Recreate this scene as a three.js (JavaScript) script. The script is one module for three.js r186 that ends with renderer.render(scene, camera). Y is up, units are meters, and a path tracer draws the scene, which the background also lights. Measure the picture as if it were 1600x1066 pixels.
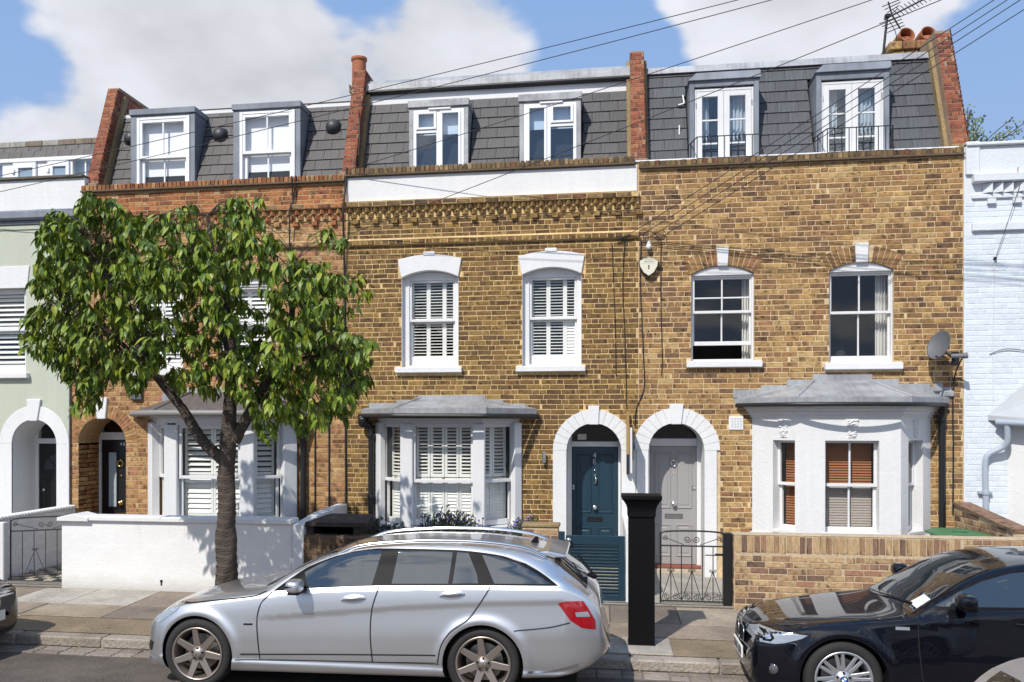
import * as THREE from 'three';
import { mergeGeometries } from 'three/addons/utils/BufferGeometryUtils.js';
import { Brush, Evaluator, SUBTRACTION } from 'three-bvh-csg';

// ---------- camera, sky, sun, exposure ----------
const scene = new THREE.Scene();
const camera = new THREE.PerspectiveCamera(2 * Math.atan(533 / 1400) * 180 / Math.PI, 1600 / 1066, 0.1, 3000);
camera.position.set(0, 2.5, 13.68);
camera.rotation.set(0, Math.atan(0.1582), 0);
camera.setViewOffset(1600, 1066, 80, -127, 1600, 1066);      // a shift lens: verticals stay vertical
camera.updateProjectionMatrix();

const SUN = new THREE.Vector3(-0.44, 1.13, 1).normalize();
const sun = new THREE.DirectionalLight(new THREE.Color(1, 0.955, 0.88), 4.6);
sun.position.copy(SUN).multiplyScalar(40); sun.target.position.set(0, 0, 0);
sun.castShadow = true; sun.shadow.mapSize.set(4096, 4096);
Object.assign(sun.shadow.camera, { left: -16, right: 16, top: 16, bottom: -16, near: 1, far: 100 });
scene.add(sun, sun.target);
const renderer = new THREE.WebGLRenderer({ antialias: true });
renderer.toneMapping = THREE.LinearToneMapping;
renderer.toneMappingExposure = 1.0;
renderer.shadowMap.enabled = true;

// ---------- random numbers and noise ----------
function rngOf(seed) { let a = seed >>> 0; return () => { a = (a + 0x6d2b79f5) | 0; let t = Math.imul(a ^ (a >>> 15), 1 | a); t = (t + Math.imul(t ^ (t >>> 7), 61 | t)) ^ t; return ((t ^ (t >>> 14)) >>> 0) / 4294967296; }; }
const clamp = (x, a = 0, b = 1) => Math.min(b, Math.max(a, x)), lerp = (a, b, t) => a + (b - a) * t;
const sstep = (a, b, x) => { const t = clamp((x - a) / (b - a)); return t * t * (3 - 2 * t); };
function hash(x, y, s) { let h = (Math.imul(x, 374761393) + Math.imul(y, 668265263) + Math.imul(s, 2147483647 ^ 0x5bd1e995)) | 0; h = Math.imul(h ^ (h >>> 13), 1274126177); h ^= h >>> 16; return (h >>> 0) / 4294967296; }
function vnoise(x, y, s = 0, per = 0) {           // value noise, tiling after `per` cells
  const xi = Math.floor(x), yi = Math.floor(y), fx = x - xi, fy = y - yi, u = fx * fx * (3 - 2 * fx), v = fy * fy * (3 - 2 * fy);
  const w = per ? (n) => ((n % per) + per) % per : (n) => n;
  const a = hash(w(xi), w(yi), s), b = hash(w(xi + 1), w(yi), s), c = hash(w(xi), w(yi + 1), s), d = hash(w(xi + 1), w(yi + 1), s);
  return a + (b - a) * u + (c - a) * v + (a - b - c + d) * u * v;
}
function fbm(x, y, oct = 4, s = 0, per = 0) { let r = 0, a = 0.5, n = 0; for (let i = 0; i < oct; i++) { r += a * vnoise(x, y, s + i * 17, per); n += a; a *= 0.5; x *= 2; y *= 2; per *= 2; } return r / n; }

// the sky: blue air with broken fair-weather cloud, computed for every direction
{
  const W = 4096, H = 2048, data = new Float32Array(W * H * 4);
  const blob = (u, v, cu, cv, ru, rv) => { const a = (u - cu) / ru, b = (v - cv) / rv; return Math.exp(-(a * a + b * b)); };
  for (let j = 0; j < H; j++) {
    const el = ((j + 0.5) / H - 0.5) * Math.PI, y = Math.sin(el), ce = Math.cos(el);
    for (let i = 0; i < W; i++) {
      const az = ((i + 0.5) / W - 0.5) * 2 * Math.PI, x = Math.cos(az) * ce, z = Math.sin(az) * ce;
      let r, g, b;
      const up = Math.max(y, 0), t = Math.pow(up, 0.5);
      r = lerp(0.52, 0.14, t); g = lerp(0.645, 0.335, t); b = lerp(0.86, 0.73, t);
      if (y > -0.05) {
        // degrees right of straight away from the viewer, and up
        const h = Math.atan2(x, -z) * 180 / Math.PI, e = el * 180 / Math.PI;
        const fine = z < 0.15 && y < 0.62;
        const k = 1 / (up + 0.32), qx = x * k, qz = z * k;
        const n = fbm(qx * 2.6 + 7.3, qz * 2.6 + 2.1, fine ? 7 : 5, 5), n2 = fbm(qx * 8 + 1.7, qz * 8 + 9.4, fine ? 6 : 4, 31);
        let c = (n - 0.5) * 1.5 + (n2 - 0.5) * 1.0 + (z < 0 ? 0.10 : 0.10 - 0.12 * sstep(0, 0.2, z));
        if (z < 0) {                                  // the clouds over the terrace
          const w = 1.25 * blob(h, e, -25, 21, 10, 8) + 1.1 * blob(h, e, -9, 21.5, 7.5, 7) + 1.35 * blob(h, e, 11, 25, 10, 5.5) + 0.7 * blob(h, e, -36, 13, 6, 4) + 0.5 * blob(h, e, -20, 31, 14, 5) - 1.3 * blob(h, e, 0.8, 23, 4.2, 3.4) - 0.9 * blob(h, e, -39, 20, 4.5, 4) - 1.5 * blob(h, e, 27, 19, 6.5, 9) - 0.75 * blob(h, e, -15.8, 26, 2.6, 2.4);
          c += w * 0.85 - 0.24 * sstep(-0.1, 0.3, -z);
        }
        const m = sstep(0.06, 0.36, c) * sstep(-0.02, 0.1, y);
        const lit = 0.98 + 0.5 * (n2 - 0.5) + 0.3 * (n - 0.5) - 0.10 * sstep(0.5, 1.4, c), s = Math.max(0, x * SUN.x + y * SUN.y + z * SUN.z);
        const L = lit * (0.86 + 0.4 * s * s);
        r = lerp(r, L * 0.90, m); g = lerp(g, L * 0.925, m); b = lerp(b, L * 1.0, m);
      } else { r = 0.20; g = 0.19; b = 0.17; }
      const o = (j * W + i) * 4; data[o] = r; data[o + 1] = g; data[o + 2] = b; data[o + 3] = 1;
    }
  }
  const t = new THREE.DataTexture(data, W, H, THREE.RGBAFormat, THREE.FloatType);
  t.mapping = THREE.EquirectangularReflectionMapping; t.magFilter = THREE.LinearFilter; t.needsUpdate = true;
  scene.background = t; scene.environment = t;
}

// ---------- textures ----------
function tex(n, size, fn, srgb = false) {          // fn(u, v) -> grey or [r, g, b], 0..1; `size` metres a side
  const d = new Uint8Array(n * n * 4);
  for (let j = 0; j < n; j++) for (let i = 0; i < n; i++) {
    const c = fn(i / n, j / n), o = (j * n + i) * 4, a = Array.isArray(c);
    for (let k = 0; k < 3; k++) d[o + k] = clamp(a ? c[k] : c) * 255;
    d[o + 3] = 255;
  }
  const t = new THREE.DataTexture(d, n, n, THREE.RGBAFormat);
  t.wrapS = t.wrapT = THREE.RepeatWrapping; t.magFilter = THREE.LinearFilter; t.repeat.set(1 / size, 1 / size); t.needsUpdate = true;
  if (srgb) t.colorSpace = THREE.SRGBColorSpace;
  return t;
}
const rp = (t, sx, sy = sx) => { const c = t.clone(); c.repeat.set(1 / sx, 1 / sy); c.needsUpdate = true; return c; };
const TX = {
  brick: tex(1024, 1.6, (u, v) => { const f = fbm(u * 30, v * 60, 4, 1, 30), g = vnoise(u * 150, v * 150, 7, 150), h = fbm(u * 16, v * 16, 3, 12, 16), k = vnoise(u * 210, v * 210, 9, 210), d = fbm(u * 26 + 3, v * 26, 3, 33, 26); return clamp(0.76 + (f - 0.5) * 0.6 + (h - 0.5) * 0.6 + (g > 0.86 ? 0.24 : 0) - (k > 0.82 ? 0.25 : 0) - 0.42 * sstep(0.62, 0.8, d)); }),
  dirt: tex(512, 1, (u, v) => { const b = fbm(u * 9, v * 5, 4, 111, 9), s = fbm(u * 60, v * 2, 3, 114, 60), f = fbm(u * 40, v * 40, 3, 117, 40), splash = sstep(0.22 + (b - 0.5) * 0.35, 0.0, v) * 0.22, run = sstep(0.62, 0.8, s) * sstep(0.3, 1, v) * 0.10; const k = clamp(0.95 + (b - 0.5) * 0.1 + (f - 0.5) * 0.05 - splash - run); return [k, k * (1 - splash * 0.12), k * (1 - splash * 0.3)]; }),
  mortar: tex(256, 1.1, (u, v) => clamp(0.8 + (fbm(u * 40, v * 40, 3, 3, 40) - 0.5) * 0.4 + (fbm(u * 4, v * 4, 3, 8, 4) - 0.5) * 0.35)),
  paint: tex(512, 2.4, (u, v) => { const big = fbm(u * 5, v * 3, 4, 2, 5), st = fbm(u * 40, v * 3, 3, 22, 40), f = fbm(u * 60, v * 60, 3, 4, 60); return clamp(0.93 + (big - 0.5) * 0.10 + (st - 0.5) * 0.06 + (f - 0.5) * 0.05); }),
  rough: tex(256, 0.5, (u, v) => 0.5 + (fbm(u * 24, v * 24, 4, 6, 24) - 0.5) * 0.9),
  asphalt: tex(512, 1.3, (u, v) => { const g = vnoise(u * 190, v * 190, 3, 190), h = fbm(u * 5, v * 5, 4, 9, 5), k = vnoise(u * 120, v * 120, 14, 120); return clamp(0.5 + (g - 0.5) * 0.4 + (h - 0.5) * 0.4 + (k > 0.87 ? 0.35 : 0)); }),
  slab: tex(512, 1.7, (u, v) => { const h = fbm(u * 6, v * 6, 5, 41, 6), g = fbm(u * 70, v * 70, 2, 43, 70), s = vnoise(u * 130, v * 130, 46, 130); return clamp(0.78 + (h - 0.5) * 0.5 + (g - 0.5) * 0.3 - (s > 0.86 ? 0.18 : 0)); }),
  slate: tex(256, 0.7, (u, v) => clamp(0.78 + (fbm(u * 14, v * 6, 4, 51, 14) - 0.5) * 0.5 + (fbm(u * 60, v * 8, 2, 54, 60) - 0.5) * 0.25)),
  lead: tex(512, 1.3, (u, v) => { const s = fbm(u * 34, v * 4, 4, 61, 34), h = fbm(u * 7, v * 7, 5, 64, 7); return clamp(0.76 + (s - 0.5) * 0.32 + (h - 0.5) * 0.55); }),
  bark: tex(512, 0.6, (u, v) => { const r = fbm(u * 6, v * 36, 4, 71, 6), f = fbm(u * 40, v * 60, 3, 74, 40); return clamp(0.55 + (r - 0.5) * 1.0 + (f - 0.5) * 0.4); }),
  leaf: tex(128, 0.2, (u, v) => clamp(0.85 + (fbm(u * 8, v * 8, 3, 81, 8) - 0.5) * 0.4)),
  wood: tex(256, 0.6, (u, v) => clamp(0.75 + (fbm(u * 3, v * 40, 4, 91, 3) - 0.5) * 0.6)),
};

// ---------- materials ----------
const lin = (r, g, b) => new THREE.Color().setRGB(r, g, b);
function mat(name, c, o = {}) { const m = new THREE.MeshStandardMaterial({ color: lin(...c), roughness: 0.7, ...o }); m.name = name; return m; }
function pmat(name, c, o = {}) { const m = new THREE.MeshPhysicalMaterial({ color: lin(...c), roughness: 0.7, ...o }); m.name = name; return m; }
const M = {
  dirtyWhite: (() => { const t = TX.dirt.clone(); t.repeat.set(1 / 3.37, 1 / 1.03); t.offset.set(7.5 / 3.37, -0.165 / 1.03); t.needsUpdate = true; return mat('white wall paint with splash marks', [0.76, 0.755, 0.745], { map: t, roughness: 0.8, bumpMap: TX.rough, bumpScale: 0.003 }); })(),
  white: mat('white gloss paint', [0.74, 0.74, 0.745], { map: TX.paint, roughness: 0.42 }),
  whiteWall: mat('white masonry paint', [0.74, 0.74, 0.74], { map: TX.paint, roughness: 0.8, bumpMap: TX.rough, bumpScale: 0.003 }),
  upvc: mat('white plastic', [0.80, 0.81, 0.82], { roughness: 0.3 }),
  shutter: mat('off white shutter paint', [0.74, 0.75, 0.71], { roughness: 0.5 }),
  sage: mat('sage green render', [0.50, 0.53, 0.43], { map: TX.paint, roughness: 0.85, bumpMap: TX.rough, bumpScale: 0.002 }),
  paleBlue: mat('pale blue masonry paint', [0.69, 0.72, 0.755], { map: TX.paint, roughness: 0.75, bumpMap: TX.rough, bumpScale: 0.004 }),
  lead: mat('weathered lead', [0.42, 0.43, 0.445], { map: TX.lead, roughness: 0.55, metalness: 0.15, bumpMap: TX.rough, bumpScale: 0.003 }),
  leadBlue: mat('grey lead cladding', [0.25, 0.275, 0.32], { map: rp(TX.lead, 2.2), roughness: 0.6, metalness: 0.1 }),
  dark: mat('dark room', [0.014, 0.013, 0.012], { roughness: 0.9 }),
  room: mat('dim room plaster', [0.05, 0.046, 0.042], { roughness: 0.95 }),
  blackIron: mat('black painted iron', [0.012, 0.012, 0.013], { roughness: 0.38 }),
  blackPlastic: mat('black plastic', [0.016, 0.016, 0.017], { roughness: 0.45 }),
  cable: mat('black cable', [0.012, 0.012, 0.012], { roughness: 0.6 }),
  brass: mat('brass', [0.75, 0.5, 0.16], { roughness: 0.22, metalness: 1 }),
  chrome: mat('polished chrome', [0.75, 0.75, 0.76], { roughness: 0.15, metalness: 1 }),
  terracotta: mat('terracotta', [0.42, 0.145, 0.065], { roughness: 0.8, map: TX.slab }),
  cement: mat('tan cement fillet', [0.33, 0.24, 0.12], { roughness: 0.95, map: TX.slab, bumpMap: TX.rough, bumpScale: 0.01 }),
  concrete: mat('concrete', [0.40, 0.37, 0.32], { roughness: 0.95, map: TX.slab, bumpMap: TX.rough, bumpScale: 0.004 }),
  pane: pmat('window glass', [1, 1, 1], { roughness: 0.02, transmission: 1, thickness: 0, ior: 1.4 }),
  paneBlue: pmat('double glazing', [0.9, 0.95, 1], { roughness: 0.02, transmission: 1, thickness: 0, ior: 1.8 }),
  blind: mat('pale blind', [0.8, 0.82, 0.84], { roughness: 0.8 }),
  curtain: pmat('white net curtain', [0.85, 0.84, 0.80], { roughness: 1, transmission: 0.25, thickness: 0 }),
  woodBlind: mat('brown wooden blind', [0.30, 0.115, 0.04], { roughness: 0.55 }),
  greyBlind: mat('taupe blind', [0.36, 0.32, 0.28], { roughness: 0.9 }),
  navyDoor: mat('dark teal door paint', [0.013, 0.038, 0.06], { roughness: 0.36 }),
  greyDoor: mat('grey door paint', [0.31, 0.30, 0.295], { roughness: 0.38 }),
  blackDoor: mat('black door paint', [0.012, 0.012, 0.014], { roughness: 0.25 }),
  redStep: mat('red threshold paint', [0.22, 0.07, 0.045], { roughness: 0.7 }),
  soil: mat('soil', [0.06, 0.045, 0.03], { roughness: 1, map: TX.slab }),
};

// ---------- building helpers ----------
const ORG = new Map(), used = new Map();
const numbered = (n) => { const k = used.get(n) ?? 0; used.set(n, k + 1); return k ? `${n}_${String(k).padStart(3, '0')}` : n; };
function finish(o) { o.traverse?.((m) => { if (m.isMesh) { m.castShadow = true; m.receiveShadow = true; } }); return o; }
function tag(o, label, category, group) { o.userData = { label, category }; if (group) o.userData.group = group; return o; }
function thing(name, label, category, at = [0, 0, 0], group) { const o = new THREE.Group(); o.name = numbered(name); o.position.set(...at); scene.add(o); tag(o, label, category, group); ORG.set(o, at); return o; }
const orgOf = (p) => { while (p && !ORG.has(p)) p = p.parent; return p ? ORG.get(p) : [0, 0, 0]; };
// every geometry gets position, normal and uv (metres, projected along the main axis of the face), not indexed
function norm(g, keepUV = false) {
  if (g.index) { const n = g.toNonIndexed(); g = n; }
  if (!g.attributes.normal) g.computeVertexNormals();
  if (!keepUV || !g.attributes.uv) {
    const p = g.attributes.position.array, n = p.length / 3, uv = new Float32Array(n * 2);
    for (let i = 0; i < n; i += 3) {
      const a = i * 3, ux = p[a + 3] - p[a], uy = p[a + 4] - p[a + 1], uz = p[a + 5] - p[a + 2], vx = p[a + 6] - p[a], vy = p[a + 7] - p[a + 1], vz = p[a + 8] - p[a + 2];
      const nx = Math.abs(uy * vz - uz * vy), ny = Math.abs(uz * vx - ux * vz), nz = Math.abs(ux * vy - uy * vx);
      for (let k = 0; k < 3; k++) { const b = (i + k) * 3; const [s, t] = nz >= nx && nz >= ny ? [0, 1] : nx >= ny ? [2, 1] : [0, 2]; uv[(i + k) * 2] = p[b + s]; uv[(i + k) * 2 + 1] = p[b + t]; }
    }
    g.setAttribute('uv', new THREE.BufferAttribute(uv, 2));
  }
  for (const k of Object.keys(g.attributes)) if (!['position', 'normal', 'uv', 'color'].includes(k)) g.deleteAttribute(k);
  return g;
}
const merge = (list) => { list = [].concat(list).filter(Boolean).map((g) => norm(g, g.userData.keepUV)); return list.length === 1 ? list[0] : mergeGeometries(list); };
function part(parent, name, geos, m, label) {
  const g = merge(geos).clone(), o = orgOf(parent); g.translate(-o[0], -o[1], -o[2]);
  const mesh = new THREE.Mesh(g, m); mesh.name = name; parent.add(mesh);
  if (label) mesh.userData.label = label;
  return mesh;
}
function structure(name, geos, m) { const mesh = new THREE.Mesh(merge(geos), m); mesh.name = name; mesh.userData.kind = 'structure'; scene.add(mesh); return mesh; }
function fromTris(pts, smooth = false) { const g = new THREE.BufferGeometry(); g.setAttribute('position', new THREE.BufferAttribute(Float32Array.from(pts.flat()), 3)); g.computeVertexNormals(); return g; }
const quad = (a, b, c, d) => [a, b, c, a, c, d];
// a box with chamfered edges
function cbox(x0, x1, y0, y1, z0, z1, c = 0.004) {
  if (x1 < x0) [x0, x1] = [x1, x0]; if (y1 < y0) [y0, y1] = [y1, y0]; if (z1 < z0) [z0, z1] = [z1, z0];
  c = Math.min(c, (x1 - x0) * 0.3, (y1 - y0) * 0.3, (z1 - z0) * 0.3);
  const X = [x0, x1], Y = [y0, y1], Z = [z0, z1], t = [], s = [1, -1];
  const fx = (i, j, k) => [X[i], Y[j] + s[j] * c, Z[k] + s[k] * c], fy = (i, j, k) => [X[i] + s[i] * c, Y[j], Z[k] + s[k] * c], fz = (i, j, k) => [X[i] + s[i] * c, Y[j] + s[j] * c, Z[k]];
  const q = (f, a, b, d, e) => t.push(...(f ? quad(a, b, d, e) : quad(e, d, b, a)));
  for (const i of [0, 1]) {
    q(i, fx(i, 0, 1), fx(i, 0, 0), fx(i, 1, 0), fx(i, 1, 1));
    q(i, fy(0, i, 1), fy(1, i, 1), fy(1, i, 0), fy(0, i, 0));
    q(i, fz(0, 0, i), fz(1, 0, i), fz(1, 1, i), fz(0, 1, i));
  }
  for (const a of [0, 1]) for (const b of [0, 1]) {
    q(a ^ b, fx(a, b, 0), fx(a, b, 1), fy(a, b, 1), fy(a, b, 0));
    q(a ^ b, fz(a, 0, b), fz(a, 1, b), fx(a, 1, b), fx(a, 0, b));
    q(!(a ^ b), fz(0, a, b), fz(1, a, b), fy(1, a, b), fy(0, a, b));
  }
  for (const i of [0, 1]) for (const j of [0, 1]) for (const k of [0, 1]) { const v = [fx(i, j, k), fy(i, j, k), fz(i, j, k)]; t.push(...((i ^ j ^ k) ? v : [v[0], v[2], v[1]])); }
  return fromTris(t);
}
const bx = (x0, x1, y0, y1, z0, z1) => { const g = new THREE.BoxGeometry(Math.abs(x1 - x0), Math.abs(y1 - y0), Math.abs(z1 - z0)); g.translate((x0 + x1) / 2, (y0 + y1) / 2, (z0 + z1) / 2); return g; };
// a bar between two points; w across, h upwards (both metres)
function bar(a, b, w, h, c = 0.003) {
  const A = new THREE.Vector3(...a), B = new THREE.Vector3(...b), L = A.distanceTo(B), g = cbox(-w / 2, w / 2, -h / 2, h / 2, 0, L, c);
  const z = B.clone().sub(A).normalize(), up = Math.abs(z.y) > 0.95 ? new THREE.Vector3(0, 0, 1) : new THREE.Vector3(0, 1, 0), x = up.clone().cross(z).normalize(), y = z.clone().cross(x);
  g.applyMatrix4(new THREE.Matrix4().makeBasis(x, y, z).setPosition(A)); return g;
}
function tube(pts, r, rad = 8, seg) { const c = new THREE.CatmullRomCurve3(pts.map((p) => new THREE.Vector3(...p)), false, 'centripetal'); return new THREE.TubeGeometry(c, seg ?? Math.max(4, pts.length * 5), r, rad, false); }
function rod(a, b, r, n = 8) { const A = new THREE.Vector3(...a), B = new THREE.Vector3(...b), g = new THREE.CylinderGeometry(r, r, A.distanceTo(B), n); g.translate(0, A.distanceTo(B) / 2, 0); g.applyQuaternion(new THREE.Quaternion().setFromUnitVectors(new THREE.Vector3(0, 1, 0), B.clone().sub(A).normalize())); g.translate(...a); return g; }
function shapeOf(pts, holes = []) { const s = new THREE.Shape(pts.map((p) => new THREE.Vector2(...p))); for (const h of holes) s.holes.push(new THREE.Path(h.map((p) => new THREE.Vector2(...p)))); return s; }
// outline in x, y pushed from z0 to z1
function prism(pts, z0, z1, holes = [], bevel = 0) { const g = new THREE.ExtrudeGeometry(shapeOf(pts, holes), { depth: Math.abs(z1 - z0) - 2 * bevel, bevelEnabled: bevel > 0, bevelSize: bevel, bevelOffset: -bevel, bevelThickness: bevel, bevelSegments: 1 }); g.translate(0, 0, Math.min(z0, z1) + bevel); return g; }
// outline in z, y pushed from x0 to x1
function prismX(pts, x0, x1, bevel = 0) { const g = prism(pts.map(([z, y]) => [-z, y]), 0, x1 - x0, [], bevel); g.rotateY(Math.PI / 2); g.translate(x0, 0, 0); return g; }
const arc = (cx, cy, r, a0, a1, n = 20, ry = r) => Array.from({ length: n + 1 }, (_, i) => { const a = a0 + (a1 - a0) * i / n; return [cx + r * Math.cos(a), cy + ry * Math.sin(a)]; });
function lathe(prof, at, seg = 16) { const g = new THREE.LatheGeometry(prof.map((p) => new THREE.Vector2(...p)), seg); g.translate(...at); return g; }
// circular segment through (x0,y), (x1,y) rising by h
function seg3(x0, x1, y, h, n = 12) { const w = (x1 - x0) / 2, R = (w * w + h * h) / (2 * h), cx = (x0 + x1) / 2, cy = y + h - R, a = Math.asin(w / R); return arc(cx, cy, R, Math.PI / 2 + a, Math.PI / 2 - a, n); }
// ---------- bricks ----------
const brickVar = [];
{
  const r = rngOf(11);
  for (let k = 0; k < 14; k++) {
    const j = () => (r() - 0.5) * 0.07, bxx = 0.03, byy = 0.09, d = 0.0035 + r() * 0.0025, B = [], Fr = [];
    for (const [sx, sy] of [[-1, -1], [1, -1], [1, 1], [-1, 1]]) {
      const x = sx * 0.5 + j() * 0.12, y = sy * 0.5 + j();
      B.push([x, y, -0.004], [x, y, d - 0.0028]); Fr.push([x - sx * bxx, y - sy * byy, d + j() * 0.018]);
    }
    const t = [];
    for (let i = 0; i < 4; i++) { const n = (i + 1) % 4; t.push(...quad(B[i * 2], B[n * 2], B[n * 2 + 1], B[i * 2 + 1]), ...quad(B[i * 2 + 1], B[n * 2 + 1], Fr[n], Fr[i])); }
    t.push(...quad(Fr[0], Fr[1], Fr[2], Fr[3]));
    const g = fromTris(t), p = g.attributes.position.array, uv = new Float32Array(p.length / 3 * 2), ox = r(), oy = r();
    for (let i = 0; i < p.length / 3; i++) { uv[i * 2] = p[i * 3] * 0.22 + ox; uv[i * 2 + 1] = p[i * 3 + 1] * 0.065 + oy; }
    g.setAttribute('uv', new THREE.BufferAttribute(uv, 2)); g.userData.keepUV = true;
    brickVar.push(g);
  }
}
const brickMerged = mat('brick', [1, 1, 1], { vertexColors: true, map: TX.brick, roughness: 0.92, bumpMap: TX.brick, bumpScale: 0.003 });
function palette(name, list, map = TX.brick) { const sum = list.reduce((s, e) => s + e[3], 0); let a = 0; return list.map(([r, g, b, w], i) => { a += w / sum; return { c: [r, g, b], to: a, m: mat(name + ' ' + i, [r, g, b], { map, roughness: 0.92, bumpMap: TX.brick, bumpScale: 0.003 }) }; }); }
const paintedMerged = mat('painted brick', [1, 1, 1], { vertexColors: true, map: TX.paint, roughness: 0.8, bumpMap: TX.rough, bumpScale: 0.004 });
const pick = (pal, t) => { for (let i = 0; i < pal.length; i++) if (t <= pal[i].to) return i; return pal.length - 1; };
// palettes run from dark to light
const PAL = {
  b46: palette('sooty stock brick', [[0.156, 0.087, 0.036, 8], [0.195, 0.110, 0.040, 22], [0.242, 0.140, 0.047, 30], [0.289, 0.172, 0.055, 24], [0.343, 0.215, 0.069, 12], [0.258, 0.129, 0.054, 4]]),
  b44: palette('yellow stock brick', [[0.209, 0.116, 0.059, 7], [0.271, 0.151, 0.068, 13], [0.349, 0.194, 0.076, 22], [0.412, 0.240, 0.092, 26], [0.474, 0.295, 0.114, 19], [0.341, 0.170, 0.079, 6], [0.536, 0.361, 0.160, 7]]),
  b48: palette('golden stock brick', [[0.29, 0.14, 0.06, 10], [0.40, 0.21, 0.085, 22], [0.47, 0.26, 0.105, 28], [0.54, 0.32, 0.14, 20], [0.45, 0.21, 0.11, 14], [0.60, 0.40, 0.20, 6]]),
  red: palette('red brick', [[0.19, 0.055, 0.032, 15], [0.27, 0.08, 0.042, 35], [0.33, 0.105, 0.052, 35], [0.38, 0.14, 0.07, 15]]),
  orange: palette('orange red brick', [[0.24, 0.09, 0.04, 16], [0.38, 0.14, 0.055, 30], [0.46, 0.19, 0.07, 28], [0.47, 0.27, 0.11, 18], [0.30, 0.19, 0.09, 8]]),
  cope: palette('weathered coping brick', [[0.13, 0.085, 0.045, 22], [0.20, 0.13, 0.06, 30], [0.28, 0.18, 0.08, 26], [0.36, 0.25, 0.12, 14], [0.22, 0.10, 0.05, 8]]),
  front: palette('garden wall brick', [[0.208, 0.125, 0.083, 10], [0.286, 0.168, 0.107, 15], [0.388, 0.238, 0.130, 20], [0.481, 0.320, 0.169, 25], [0.559, 0.386, 0.204, 22], [0.388, 0.207, 0.126, 8]]),
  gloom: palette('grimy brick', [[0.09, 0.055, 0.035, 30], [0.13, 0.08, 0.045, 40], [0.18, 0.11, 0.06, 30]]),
  pale: palette('pale blue painted brick', [[0.63, 0.69, 0.75, 30], [0.67, 0.73, 0.79, 40], [0.70, 0.755, 0.81, 30]], TX.paint),
  whiteb: palette('white painted brick', [[0.78, 0.78, 0.78, 50], [0.83, 0.83, 0.82, 50]], TX.paint),
};
const MORT = {
  b46: mat('ochre mortar', [0.76, 0.54, 0.26], { map: TX.mortar, roughness: 0.95, bumpMap: TX.rough, bumpScale: 0.003 }),
  b44: mat('buff mortar', [0.76, 0.57, 0.34], { map: TX.mortar, roughness: 0.95, bumpMap: TX.rough, bumpScale: 0.003 }),
  b48: mat('tan mortar', [0.55, 0.37, 0.20], { map: TX.mortar, roughness: 0.95, bumpMap: TX.rough, bumpScale: 0.003 }),
  red: mat('grey mortar', [0.36, 0.25, 0.17], { map: TX.mortar, roughness: 0.95 }),
  front: mat('sandy mortar', [0.62, 0.49, 0.33], { map: TX.mortar, roughness: 0.95, bumpMap: TX.rough, bumpScale: 0.003 }),
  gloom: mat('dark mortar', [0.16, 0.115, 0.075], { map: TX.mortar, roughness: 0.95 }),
};
const FRONT = (z, y = 0) => new THREE.Matrix4().makeTranslation(0, y, z);          // a wall in the x, y plane
const FACE = (origin, ux, uy) => { const X = new THREE.Vector3(...ux).normalize(), Y = new THREE.Vector3(...uy).normalize(); return new THREE.Matrix4().makeBasis(X, Y, X.clone().cross(Y)).setPosition(...origin); };
// bricks in courses over a rectangle; cut(y0, y1) returns the gaps of that course
function courses({ x0, x1, y0, y1, cut = () => [], seed = 1, course = 0.0762, joint = 0.0105, soot = 0.35, stains = [] }) {
  const r = rngOf(seed), out = [];
  for (let y = y0, n = 0; y + course * 0.6 < y1; y += course, n++) {
    const h = Math.min(course, y1 - y) - joint * 1.12;
    let free = [[x0, x1]];
    for (const [a, b] of cut(y, y + h)) free = free.flatMap(([p, q]) => b <= p || a >= q ? [[p, q]] : [[p, a], [b, q]].filter(([s, t]) => t - s > 0.035));
    let x = x0 - r() * 0.2;
    while (x < x1) {
      const l = r() < 0.62 ? 0.213 + (r() - 0.5) * 0.014 : 0.101 + (r() - 0.5) * 0.012;
      for (const [p, q] of free) {
        let a = Math.max(x, p), b = Math.min(x + l, q);
        if (b - a > 0.03) { if (r() < 0.03) b = Math.max(a + 0.035, b - 0.03); if (a - p < 0.03) a = p; const wob = (r() - 0.5) * 0.004; out.push({ x: (a + b) / 2, y: y + h / 2 + wob, l: b - a - 0.001, h, t: clamp(r() + (fbm(x * 0.55 + seed, y * 0.55, 3, seed) - 0.5) * soot * 2 - stains.reduce((s, [sa, sb, st, sl]) => s + (x > sa - 0.1 && x < sb + 0.05 && y < st && y > st - sl ? 0.4 * (1 - (st - y) / sl) * (0.5 + r()) : 0), 0)) }); }
      }
      x += l + joint * 0.8;
    }
  }
  return out;
}
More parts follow.
